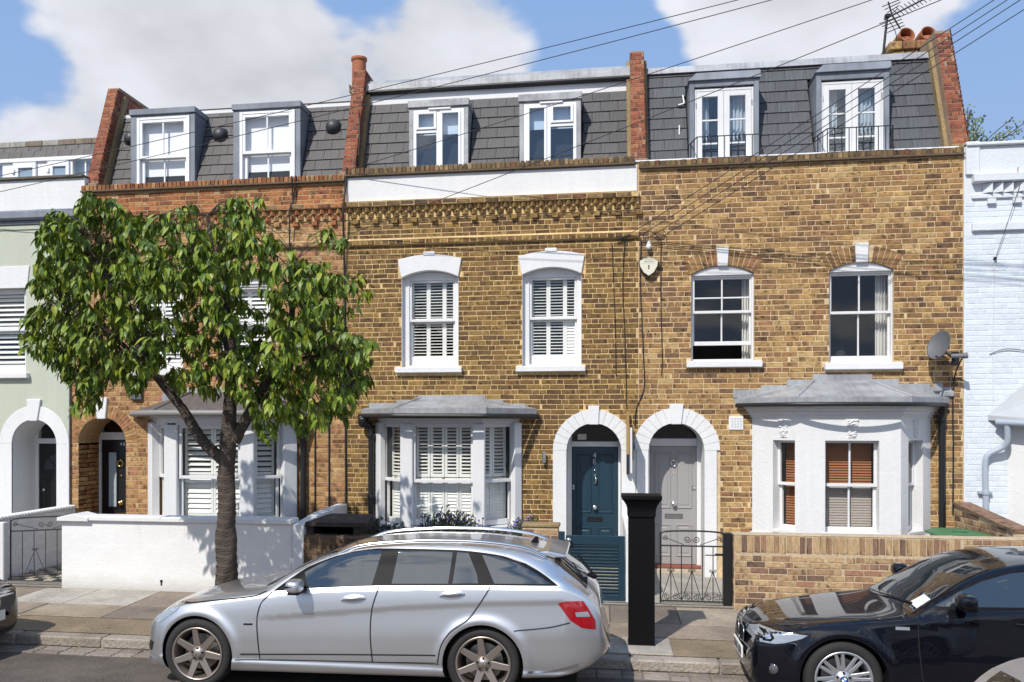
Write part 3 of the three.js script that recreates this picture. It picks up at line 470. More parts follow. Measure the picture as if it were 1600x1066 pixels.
  part(h44, 'doorstep', cbox(0.68, 1.49, 0.1, 0.26, -0.56, -0.3, 0.01), mat('cream step', [0.55, 0.47, 0.36], { map: TX.slab, roughness: 0.9 }));
  // pierced vent grille
  const gr = part(h44, 'vent_grille', cbox(1.845, 2.048, 2.388, 2.582, -0.02, 0.016, 0.006), M.upvc);
  const hg = []; for (let i = 0; i < 8; i++) for (let j = 0; j < 7; j++) hg.push(bx(1.866 + i * 0.022, 1.876 + i * 0.022, 2.412 + j * 0.0235, 2.422 + j * 0.0235, 0.0155, 0.0168));
  part(gr, 'vent_holes', hg, M.dark);
}
// ===== number 48: golden brick, behind the tree =====
const h48 = thing('terraced_house', 'golden brick terraced house behind the street tree, with black door and white timber bay', 'house', [-6.2, 0, 0]);
{
  const x0 = PX[1], x1 = PX[2];
  const w1 = [-7.62, -6.74, 3.36, 4.74, 4.85], w2 = [-6.12, -5.24, 3.36, 4.74, 4.85], dr = [-8.585, -7.735, 0.1, 2.155, 2.58];
  const hole = (a, b, y0, ys, cr) => [[a, y0], [b, y0], ...seg3(a, b, ys, cr - ys, 14).reverse()];
  const X0 = -8.74;
  const wall = part(h48, 'wall', prism([[X0, 0], [x1, 0], [x1, 6.33], [x0 - 0.05, 6.33], [x0 - 0.05, 5.2], [X0, 5.2]], -0.3, 0, [hole(...w1), hole(...w2), hole(...dr), [[-7.1, 0.95], [-5.0, 0.95], [-5.0, 2.55], [-7.1, 2.55]]]), MORT.b48);
  const cut = cuts(archCut(...w1), archCut(...w2), rectCut(-7.7, -6.66, 3.26, 3.36), rectCut(-6.2, -5.16, 3.26, 3.36), archCut(-8.8, -7.52, 0, 2.155, 2.80), rectCut(-7.25, -4.84, 0, 2.62));
  layBricks(wall, [...courses({ x0: X0 + 0.005, x1: x1 - 0.004, y0: 0.72, y1: 5.27, cut, seed: 48, soot: 0.2 }), ...courses({ x0: x0, x1: x1 - 0.004, y0: 5.37, y1: 5.69, cut, seed: 49 })], PAL.b48, FRONT(0), 200, [-6.2, 2.2], 8);
  const par = part(h48, 'parapet', bx(x0, x1 - 0.004, 5.955, 6.29, -0.1, 0.006), MORT.b48);
  layBricks(par, courses({ x0: x0 + 0.01, x1: x1 - 0.02, y0: 5.962, y1: 6.29, seed: 50, cut: (a) => (a > 6.18 && a < 6.25 ? [[-7.98, -7.87], [-7.42, -7.33], [-6.2, -6.1]] : []) }), PAL.orange, FRONT(0.006), 70, [-6.2, 6.2]);
  const str = part(h48, 'string_course', [cbox(x0, x1, 5.275, 5.345, 0, 0.05, 0.003), prismX([[0, 5.345], [0.056, 5.345], [0, 5.385]], x0, x1)], MORT.b48);
  layBricks(str, soldiers({ x0, x1, y: 5.28, h: 0.06, w: 0.105, seed: 4 }), PAL.b48, FRONT(0.05), 0);
  const cor = part(h48, 'cornice', [cbox(x0, x1 - 0.004, 5.87, 5.95, -0.05, 0.085, 0.003), cbox(x0, x1 - 0.004, 5.685, 5.87, -0.05, 0.018, 0.003)], MORT.b48);
  layBricks(cor, soldiers({ x0, x1, y: 5.878, h: 0.062, w: 0.21, seed: 7 }), PAL.orange, FRONT(0.085), 20, [-5, 5.9]);
  const r = rngOf(19), tm = PAL.orange.slice(1, 4).concat(PAL.b48.slice(1, 3)).map((e) => e.m), tri = (x, y, h, d) => { const t = [], a = 0.062, A = [x - a, y, 0.01], B = [x + a, y, 0.01], C = [x, y, 0.01 + d], u = (p) => [p[0], p[1] + h, p[2]]; t.push(...quad(A, C, u(C), u(A)), ...quad(C, B, u(B), u(C)), A, B, C, u(A), u(C), u(B)); return fromTris(t); };
  for (let x = x0 + 0.07; x < x1 - 0.04; x += 0.1365) { part(cor, 'dogtooth_brick', tri(x, 5.788, 0.07, 0.072), tm[Math.floor(r() * 5)]); part(cor, 'dogtooth_brick', tri(x + 0.055, 5.705, 0.07, 0.058), tm[Math.floor(r() * 5)]); }
  for (let x = x0 + 0.12; x < x1 - 0.1; x += 0.312) part(cor, 'dentil', cbox(x, x + 0.088, 5.607, 5.682, 0, 0.055, 0.006), tm[Math.floor(r() * 5)]);
  const cop = part(h48, 'coping', [cbox(x0 - 0.1, x1 - 0.02, 6.29, 6.318, -0.25, 0.075, 0.004), bx(x0 - 0.1, x1 - 0.02, 6.319, 6.385, -0.24, 0.02)], MORT.gloom);
  layBricks(cop, soldiers({ x0: x0 - 0.1, x1: x1 - 0.03, y: 6.32, h: 0.09, w: 0.06, joint: 0.013, seed: 22 }).map((b) => ({ ...b, d: 3 })), PAL.orange, FRONT(0.022), 0);
  for (const [a, b] of [[-7.62, -6.74], [-6.12, -5.24]]) {
    const w = sashWindow(h48, { x0: a, x1: b, y0: 3.362, y1: 4.73, z: -0.08, mid: 4.08, fl: 0.07, fr: 0.07 });
    part(w, 'head_board', prism([[a, 4.731], [b, 4.731], ...seg3(a, b, 4.732, 0.11, 12).reverse()], -0.16, -0.06), M.white);
    part(w, 'sill', cbox(a - 0.08, b + 0.08, 3.262, 3.358, -0.03, 0.085, 0.008), M.whiteWall);
    const s = [a + 0.11, (a + b) / 2, b - 0.11];
    for (let k = 0; k < 2; k++) { shutterPanel(w, s[k], s[k + 1], 4.1, 4.66, -0.22, { pitch: 0.062, tilt: 0.9, depth: 0.07 }); shutterPanel(w, s[k], s[k + 1], 3.45, 4.06, -0.22, { pitch: 0.062, tilt: 0.9, depth: 0.07 }); }
  }
  // brick door arch
  const p = part(h48, 'door_arch', prism([...arc(-8.16, 2.155, 0.425, Math.PI, 0, 20), ...arc(-8.16, 2.155, 0.64, 0, Math.PI, 20)], -0.04, 0.002), MORT.b48);
  const rr = rngOf(77); voussoirs(-8.16, 2.155, 0.428, 0.638, 0.02, Math.PI - 0.02, 30, -0.02, 0.008, 0.14).forEach((g, i) => { if (i === 14 || i === 15) return; part(p, 'brick', g, PAL.b48[Math.floor(1 + rr() * 4)].m); });
  layBricks(p, courses({ x0: -7.735, x1: -7.525, y0: 0.72, y1: 2.15, seed: 61, soot: 0.1 }), PAL.b48, FRONT(0), 30, [-7.6, 1.5]);
  layBricks(p, courses({ x0: X0 + 0.005, x1: -8.585, y0: 0.72, y1: 2.15, seed: 62, soot: 0.1 }), PAL.b48, FRONT(0), 12, [-8.6, 1.5]);
  part(h48, 'keystone', prism([[-8.235, 2.555], [-8.085, 2.555], [-8.05, 2.905], [-8.27, 2.905]], -0.05, 0.04, [], 0.008), M.whiteWall);
  const d = doorway(h48, { x0: -8.585, x1: -7.735, ys: 2.155, depth: 0.62, jl: 0.05, jr: 0.03, top: 2.20, light: 2.33, leafM: M.blackDoor, revealM: MORT.b48, label: 'glossy black front door with brass furniture and narrow glass strip' });
  const rl = part(h48, 'reveal_brickwork', bx(-8.584, -8.582, 0.3, 2.15, -0.6, 0), MORT.b48);
  layBricks(rl, courses({ x0: -0.6, x1: -0.01, y0: 0.3, y1: 2.155, seed: 66, soot: 0.1 }).map((b) => ({ ...b })), PAL.b48, FACE([-8.582, 0, 0], [0, 0, -1], [0, 1, 0]).multiply(new THREE.Matrix4().makeTranslation(0.6, 0, 0)), 20, [-0.3, 1.3]);
  const z = -0.62;
  part(d, 'glass_strip', bx(-8.40, -8.26, 1.05, 1.98, z, z + 0.003), mat('frosted glass', [0.35, 0.42, 0.46], { roughness: 0.15 }));
  part(d, 'moulding', frameBoxes(-8.43, -8.23, 1.02, 2.01, z, z + 0.016, 0.028, 0.028, 0.028, 0.028), M.blackDoor);
  doorPanel(d, -8.11, -7.83, 1.0, 2.04, z, M.blackDoor); doorPanel(d, -8.43, -7.83, 0.4, 0.82, z, M.blackDoor);
  knockerRing(d, -8.175, 1.83, z, 0.05, M.brass); knob(d, -8.175, 1.11, z, 0.04, M.brass); letterbox(d, -8.165, 0.905, z, 0.26, M.brass);
  part(d, 'door_viewer', lathe([[0, 0], [0.013, 0], [0.01, 0.008], [0, 0.01]], [0, 0, 0], 12).rotateX(Math.PI / 2).translate(-8.175, 1.58, z), M.brass);
  numeral(d, 4, -8.19, 2.1, z, 0.035, 0.05, M.chrome); numeral(d, 8, -8.135, 2.1, z, 0.035, 0.05, M.chrome);
}

// ===== the sage green house at the left edge =====
const hG = thing('terraced_house', 'sage green rendered terraced house at the left edge with white arched doorway', 'house', [-10.5, 0, 0]);
{
  const x0 = -13.1, x1 = -8.74;
  const dr = [-9.785, -8.97, 0.1, 2.135, 2.54];
  part(hG, 'wall', prism([[x0, 0], [x1, 0], [x1, 5.2], [PX[1] - 0.05, 5.2], [PX[1] - 0.05, 5.77], [x0, 5.77]], -0.3, 0.012, [[[dr[0], dr[2]], [dr[1], dr[2]], ...arc(-9.3775, 2.135, 0.4075, 0, Math.PI, 20)], [[-10.9, 3.33], [-9.53, 3.33], [-9.53, 4.74], [-10.9, 4.74]]]), M.sage);
  part(hG, 'downpipe', rod([-8.72, 0.3, 0.03], [-8.72, 3.2, 0.03], 0.014, 8), mat('dark grey pipe', [0.1, 0.1, 0.11], {}));
  part(hG, 'parapet', cbox(x0, -8.46, 6.03, 6.55, -0.25, 0.02, 0.006), M.whiteWall);
  part(hG, 'cornice', [cbox(x0, -8.5, 5.87, 6.03, -0.05, 0.13, 0.03), cbox(x0, -8.5, 5.8, 5.869, -0.05, 0.055, 0.01)], M.leadBlue);
  part(hG, 'frieze', cbox(x0, -8.5, 5.72, 5.799, -0.05, 0.03, 0.006), M.sage);
  part(hG, 'coping', cbox(x0, -8.47, 6.552, 6.6, -0.3, 0.07, 0.01), mat('stained concrete coping', [0.16, 0.14, 0.11], { map: TX.slab, roughness: 0.95 }));
  paintedArch(hG, -9.3775, 0.4075, 0.64, 2.135, 0.2, M.whiteWall, { key: [-9.5, -9.24, 2.88], joints: false, yl: 0.2, yr: 0.2 });
  const d = doorway(hG, { x0: -9.785, x1: -8.97, ys: 2.135, depth: 0.64, jl: 0.05, jr: 0.03, top: 2.13, light: 2.22, leafM: M.blackDoor, label: 'black front door with arched fan-shaped glass' });
  const z = -0.64;
  const fan = part(d, 'fan_glass', prism(arc(-9.36, 1.68, 0.27, 0, Math.PI, 16), z, z + 0.004), mat('dark glass', [0.04, 0.045, 0.05], { roughness: 0.05 }));
  part(fan, 'fan_bars', [0.25, 0.5, 0.75].map((k) => bar([-9.36, 1.68, z + 0.008], [-9.36 + 0.27 * Math.cos(k * Math.PI), 1.68 + 0.27 * Math.sin(k * Math.PI), z + 0.008], 0.014, 0.01)), M.blackDoor);
  doorPanel(d, -9.66, -9.42, 0.42, 1.5, z, M.blackDoor); doorPanel(d, -9.34, -9.1, 0.42, 1.5, z, M.blackDoor);
  knob(d, -9.13, 1.12, z, 0.038, M.chrome); part(d, 'letterbox', cbox(-9.2, -9.04, 0.84, 0.9, z, z + 0.012, 0.004), M.chrome);
  part(d, 'lock', lathe([[0, 0], [0.025, 0], [0.02, 0.015], [0, 0.016]], [0, 0, 0], 12).rotateX(Math.PI / 2).translate(-9.64, 1.32, z), M.chrome);
  const w = sashWindow(hG, { x0: -10.9, x1: -9.53, y0: 3.33, y1: 4.74, z: -0.05, mid: 4.06, fl: 0.06, fr: 0.05, stile: 0.04 });
  part(w, 'lintel', [prism([[-10.99, 4.745], [-9.5, 4.745], [-9.455, 5.115], [-11.03, 5.115]], -0.05, 0.032, [], 0.006)], M.whiteWall);
  part(w, 'sill', cbox(-10.97, -9.46, 3.235, 3.325, -0.03, 0.1, 0.008), M.whiteWall);
  for (const [a, b] of [[-10.78, -10.22], [-10.22, -9.65]]) { shutterPanel(w, a, b, 4.09, 4.66, -0.19, { pitch: 0.078, tilt: 0.75, depth: 0.08, stile: 0.03 }); shutterPanel(w, a, b, 3.44, 4.04, -0.19, { pitch: 0.078, tilt: 0.75, depth: 0.08, stile: 0.03 }); }
}

// ===== the pale blue painted house at the right edge =====
const hB = thing('terraced_house', 'pale blue-white painted brick house at the right edge with blue-grey drainpipe', 'house', [7, 0, 0]);
{
  const x0 = PX[4], x1 = 9.6;
  const wall = part(hB, 'wall', bx(x0 + 0.003, x1, 0, 6.4, -0.3, 0.004), M.paleBlue);
  const cut = cuts(rectCut(5.64, 9, 0, 2.6));
  layBricks(wall, courses({ x0: x0 + 0.02, x1: 6.6, y0: 0.6, y1: 5.18, cut, seed: 81, joint: 0.007 }).map((b) => ({ ...b, d: 0.8 })), PAL.pale, FRONT(0.004), 150, [5.4, 3], 9);
  layBricks(wall, courses({ x0: x0 + 0.02, x1: 6.6, y0: 5.33, y1: 5.66, seed: 82, joint: 0.007 }).map((b) => ({ ...b, d: 0.8 })), PAL.pale, FRONT(0.004), 30, [5.4, 5.5], 9);
  part(hB, 'string_course', cbox(x0 + 0.1, x1, 5.2, 5.32, -0.02, 0.06, 0.01), M.paleBlue);
  const cor = part(hB, 'cornice', [cbox(x0 + 0.1, x1, 5.88, 6.0, -0.02, 0.12, 0.012), cbox(x0 + 0.1, x1, 5.66, 5.72, -0.02, 0.04, 0.008)], M.paleBlue);
  for (let x = x0 + 0.25; x < 7; x += 0.135) { const t = [], A = [x, 5.74, 0.01], B = [x + 0.1, 5.74, 0.09], C = [x + 0.1, 5.87, 0.09], D = [x, 5.87, 0.01], E = [x + 0.12, 5.74, 0.01], F = [x + 0.12, 5.87, 0.01]; t.push(...quad(A, B, C, D), ...quad(B, E, F, C), A, E, B, D, C, F); part(cor, 'dogtooth_brick', fromTris(t), M.paleBlue); }
  for (let x = x0 + 0.3; x < 7; x += 0.33) part(cor, 'dentil', cbox(x, x + 0.11, 5.58, 5.65, -0.01, 0.06, 0.005), M.paleBlue);
  part(hB, 'parapet', [cbox(x0 + 0.13, x1, 6.0, 6.4, -0.22, 0.03, 0.01)], M.paleBlue);
  part(hB, 'parapet_end', cbox(x0 + 0.02, x0 + 0.2, 6.0, 6.47, -0.25, 0.05, 0.01), M.paleBlue);
  part(hB, 'coping', cbox(x0 + 0.02, x1, 6.402, 6.45, -0.3, 0.08, 0.01), M.paleBlue);
  part(hB, 'rust_stain', [bx(5.72, 5.732, 5.99, 6.06, 0.1205, 0.1215)], mat('rust', [0.3, 0.14, 0.05], {}));
  // bay at the frame edge
  const bay = part(hB, 'bay_window', prism([[5.64, 0], [8.0, 0], [7.4, 0.6], [6.24, 0.6]].map(([x, z]) => [x, -z]), 0, 2.14).rotateX(-Math.PI / 2).translate(0, 0.3, 0), M.whiteWall);
  part(bay, 'recess', prism([[0.30, 1.0], [0.66, 1.0], [0.66, 1.92], [0.30, 1.92]], 0.001, 0.006).applyMatrix4(new THREE.Matrix4().makeBasis(new THREE.Vector3(0.707, 0, 0.707), new THREE.Vector3(0, 1, 0), new THREE.Vector3(-0.707, 0, 0.707)).setPosition(5.64, 0, 0)), M.blind);
  part(bay, 'lead_roof', [fromTris([...quad([5.38, 2.60, 0.02], [6.1, 2.52, 0.78], [6.6, 3.0, 0.2], [6.0, 3.16, 0.02]), ...quad([6.1, 2.52, 0.78], [8, 2.52, 0.78], [7.6, 3.0, 0.2], [6.6, 3.0, 0.2]), ...quad([5.38, 2.60, 0.02], [5.38, 2.53, 0.02], [6.1, 2.45, 0.8], [6.1, 2.52, 0.78]), ...quad([6.1, 2.52, 0.78], [6.1, 2.45, 0.8], [8, 2.45, 0.8], [8, 2.52, 0.78])])], mat('painted bay roof', [0.44, 0.46, 0.48], { map: TX.paint, roughness: 0.6 }));
  const pb = mat('blue grey painted pipe', [0.36, 0.41, 0.48], { roughness: 0.4 });
  part(hB, 'gutter', tube([[5.46, 2.5, 0.1], [5.75, 2.48, 0.42], [6.12, 2.46, 0.82], [7.5, 2.46, 0.84]], 0.045, 8, 24), pb);
  const dp = part(hB, 'downpipe', tube([[5.56, 2.46, 0.2], [5.57, 2.22, 0.16], [5.54, 2.16, 0.13], [5.36, 2.04, 0.075], [5.33, 1.98, 0.07], [5.33, 1.4, 0.07], [5.33, 0.3, 0.07]], 0.04, 12, 40), pb);
  part(dp, 'pipe_collar', lathe([[0.04, 0], [0.05, 0], [0.05, 0.06], [0.04, 0.06]], [5.33, 1.48, 0.07], 14), pb); part(dp, 'pipe_bracket', cbox(5.24, 5.42, 1.49, 1.53, -0.01, 0.07, 0.004), pb);
  part(hB, 'bracket', cbox(5.45, 5.485, 4.79, 4.83, 0, 0.05, 0.004), M.blackIron);
part(hB, 'wire', tube([[5.84, 6.02, 0.05], [5.66, 5.45, 0.07], [5.47, 4.82, 0.04]], 0.004, 5), M.cable); part(hB, 'wire', tube([[5.4, 3.46, 0.02], [5.6, 3.53, 0.03], [5.9, 3.5, 0.03]], 0.005, 5), M.cable); part(hB, 'painted_wire', tube([[5.46, 4.78, 0.02], [5.44, 3.5, 0.015], [5.45, 2.8, 0.015]], 0.006, 5), M.paleBlue);
}

// ---------- bay windows ----------
// plan corners of a canted bay: wall, front, front, wall
function bayPlan(xl, xr, p, il, ir) { return [[xl, 0], [xl + il, p], [xr - ir, p], [xr, 0]]; }
// a panel standing on a splay or front: local x runs along the face, z outwards
function onFace(g, a, b) { const dx = b[0] - a[0], dz = b[1] - a[1], L = Math.hypot(dx, dz), m = new THREE.Matrix4().makeBasis(new THREE.Vector3(dx / L, 0, dz / L), new THREE.Vector3(0, 1, 0), new THREE.Vector3(-dz / L, 0, dx / L)).setPosition(a[0], 0, a[1]); for (const e of [].concat(g)) e.applyMatrix4(m); return g; }
const lenOf = (a, b) => Math.hypot(b[0] - a[0], b[1] - a[1]);
// hipped lead roof over a canted bay with stepped flashing on the wall
function bayRoof(bay, P, { eave, top, over, m, flash, steps, thick = 0.06, skirt = 0.11, name = 'lead_roof', tx }) {
  const [A, B, C, D] = [[P[0][0] - over * 1.3, 0.012], [P[1][0] - over * 0.45, P[1][1] + over], [P[2][0] + over * 0.45, P[2][1] + over], [P[3][0] + over * 1.3, 0.012]];
  const T = [tx[0], tx[1]].map((x) => [x, top, 0.012]), E = (p, dy) => [p[0], eave + dy, p[1]], t = [];
  const inner = (p, k) => { const cx = (tx[0] + tx[1]) / 2; return [lerp(p[0], cx, k), p[1] * (1 - k)]; };
  const e = [A, B, C, D].map((p) => E(p, skirt)), s = [A, B, C, D].map((p) => E(p, 0.03));
  const R = [[A[0] + 0.02, eave + skirt + 0.03, 0.012], T[0], T[1], [D[0] - 0.02, eave + skirt + 0.03, 0.012]];
  t.push(...[e[0], e[1], T[0]], ...quad(e[1], e[2], T[1], T[0]), ...[e[2], e[3], T[1]]);
  for (let i = 0; i < 3; i++) t.push(...quad(s[i], s[i + 1], e[i + 1], e[i]));
  const low = [A, B, C, D].map((p) => E(p, 0.0));
  t.push(...quad(low[0], low[1], low[2], low[3]));
  for (let i = 0; i < 3; i++) t.push(...quad(low[i], low[i + 1], s[i + 1], s[i]));
  const roof = part(bay, name, fromTris(t), m);
  const roll = (a, b) => bar(a, b, 0.045, 0.02, 0.008);
  for (const k of [0, 1]) part(bay, 'lead_roll', bar(e[k + 1], [T[k][0], T[k][1] + 0.008, T[k][2]], 0.045, 0.036, 0.012), m);
  for (const [x0, x1, y0, y1] of steps) part(bay, 'lead_flashing', cbox(x0, x1, y0, y1, -0.01, 0.014 + (x1 - x0) * 0.003, 0.004), flash);
  return { A, B, C, D, roof };
}
// 46: white timber bay with shutters
{
  const P = bayPlan(-3.48, -1.25, 0.55, 0.52, 0.51), y0 = 0.9, y1 = 2.58, W = M.white;
  const base = part(h46, 'bay_window', [prism(P.map(([x, z]) => [x, -z]), 0, y0 - 0.05).rotateX(-Math.PI / 2).translate(0, 0.05, 0)], M.whiteWall, 'white timber bay window with louvred shutters');
  part(base, 'sill', prism([[P[0][0] - 0.07, 0], [P[1][0] - 0.03, -0.61], [P[2][0] + 0.03, -0.61], [P[3][0] + 0.07, 0]].map(([x, z]) => [x, z]), 0, 0.07, [], 0.008).rotateX(-Math.PI / 2).translate(0, y0 - 0.03, 0), W);
  part(base, 'fascia', [prism(P.map(([x, z]) => [x, -z]), 0, 0.13).rotateX(-Math.PI / 2).translate(0, y1 - 0.1, 0), prism([[P[0][0] - 0.03, 0], [P[1][0] - 0.02, -0.59], [P[2][0] + 0.02, -0.59], [P[3][0] + 0.03, 0]], 0, 0.05).rotateX(-Math.PI / 2).translate(0, y1 - 0.02, 0)], W);
  part(base, 'room', roomGeo(-3.44, -1.29, 0.8, 2.6, -0.3, -1.6), M.room);
  // posts at the corners and the wall
  const post = (x, z, w, d, rot) => { const g = cbox(-w / 2, w / 2, y0 + 0.03, y1 - 0.08, -d / 2, d / 2, 0.012); g.rotateY(rot); g.translate(x, 0, z); return g; };
  part(base, 'corner_post', post(P[1][0] + 0.055, P[1][1] - 0.06, 0.19, 0.12, 0), W); part(base, 'corner_post', post(P[2][0] - 0.05, P[2][1] - 0.06, 0.18, 0.12, 0), W);
  part(base, 'jamb', [post(P[0][0] + 0.05, 0.05, 0.15, 0.1, -0.8)], W); part(base, 'jamb', [post(P[3][0] - 0.05, 0.05, 0.15, 0.1, 0.8)], W);
  const mid = 1.62, lo = y0 + 0.05, hi = y1 - 0.1;
  const face = (a, b, s0, s1, panels, sw) => {
    const f = [], zz = -0.05; const L = lenOf(a, b), A = s0, B = L - s1;
    onFace([].concat(f), a, b);
    const put = (name, gs, m, parent = base) => part(parent, name, onFace([].concat(gs), a, b), m);
    put('sash', frameBoxes(A, B, mid - 0.025, hi, zz - 0.045, zz, sw, sw, 0.05, 0.05), W); put('pane', bx(A + sw, B - sw, mid + 0.02, hi - 0.05, zz - 0.026, zz - 0.022), M.pane);
    put('sash', frameBoxes(A, B, lo, mid + 0.022, zz - 0.095, zz - 0.05, sw, sw, 0.08, 0.045), W); put('pane', bx(A + sw, B - sw, lo + 0.08, mid - 0.02, zz - 0.076, zz - 0.072), M.pane);
    put('sash_catch', cbox((A + B) / 2 - 0.02, (A + B) / 2 + 0.02, mid + 0.02, mid + 0.045, zz - 0.06, zz - 0.03, 0.004), M.brass);
    const n = panels, w = (B - A - 2 * sw + 0.04) / n, pitch = 0.05;
    for (let k = 0; k < n; k++) {
      const x0 = A + sw - 0.02 + k * w + 0.003, x1 = x0 + w - 0.006, st = 0.04;
      for (const [ya, yb, open] of [[mid + 0.05, hi - 0.02, true], [lo + 0.06, mid + 0.04, false]]) {
        put('shutter_frame', frameBoxes(x0, x1, ya, yb, zz - 0.17, zz - 0.142, st, st, 0.055, 0.045, 0.004), M.shutter);
        const h = yb - ya - 0.1, c = Math.floor(h / pitch), s = h / c;
        for (let i = 0; i < c; i++) { const g = slatGeo(x1 - x0 - 2 * st - 0.004, 0.058, 0.008); g.rotateX(open ? 0.38 : 1.18); g.translate((x0 + x1) / 2, ya + 0.055 + s * (i + 0.5), zz - 0.155); put('louvre', g, M.shutter); }
      }
    }
  };
  face(P[1], P[2], 0.15, 0.14, 4, 0.035); face(P[0], P[1], 0.09, 0.06, 2, 0.04); face(P[2], P[3], 0.06, 0.09, 2, 0.04);
  const R = bayRoof(base, P, { eave: 2.6, top: 2.87, over: 0.2, m: M.lead, flash: M.lead, tx: [-2.82, -1.85], steps: [[-3.62, -3.1, 2.71, 2.80], [-3.18, -2.8, 2.74, 2.845], [-2.84, -1.78, 2.78, 2.915], [-1.86, -1.5, 2.74, 2.845], [-1.58, -1.16, 2.70, 2.785]] });
  part(base, 'gutter', tube([[R.A[0] - 0.02, 2.6, 0.05], [R.B[0] - 0.03, 2.595, R.B[1] + 0.03], [R.B[0] + 0.05, 2.595, R.B[1] + 0.05], [R.C[0] - 0.05, 2.59, R.C[1] + 0.05], [R.C[0] + 0.03, 2.59, R.C[1] + 0.03], [R.D[0] + 0.03, 2.59, 0.05]], 0.038, 8, 60), M.blackPlastic);
  const dp = part(h46, 'downpipe', tube([[-3.72, 2.57, 0.12], [-3.66, 2.5, 0.16], [-3.58, 2.42, 0.08], [-3.57, 2.3, 0.075], [-3.57, 1.5, 0.075], [-3.57, 0.3, 0.075]], 0.048, 12, 40), M.blackIron);
  for (const y of [2.26, 1.3]) part(dp, 'pipe_collar', lathe([[0.047, 0], [0.06, 0], [0.06, 0.07], [0.047, 0.07]], [-3.57, y, 0.075], 14), M.blackIron);
  part(dp, 'hopper', [lathe([[0.04, -0.02], [0.075, 0.02], [0.085, 0.1], [0.085, 0.14], [0.02, 0.14]], [-3.68, 2.44, 0.14], 12)], M.blackIron);
}
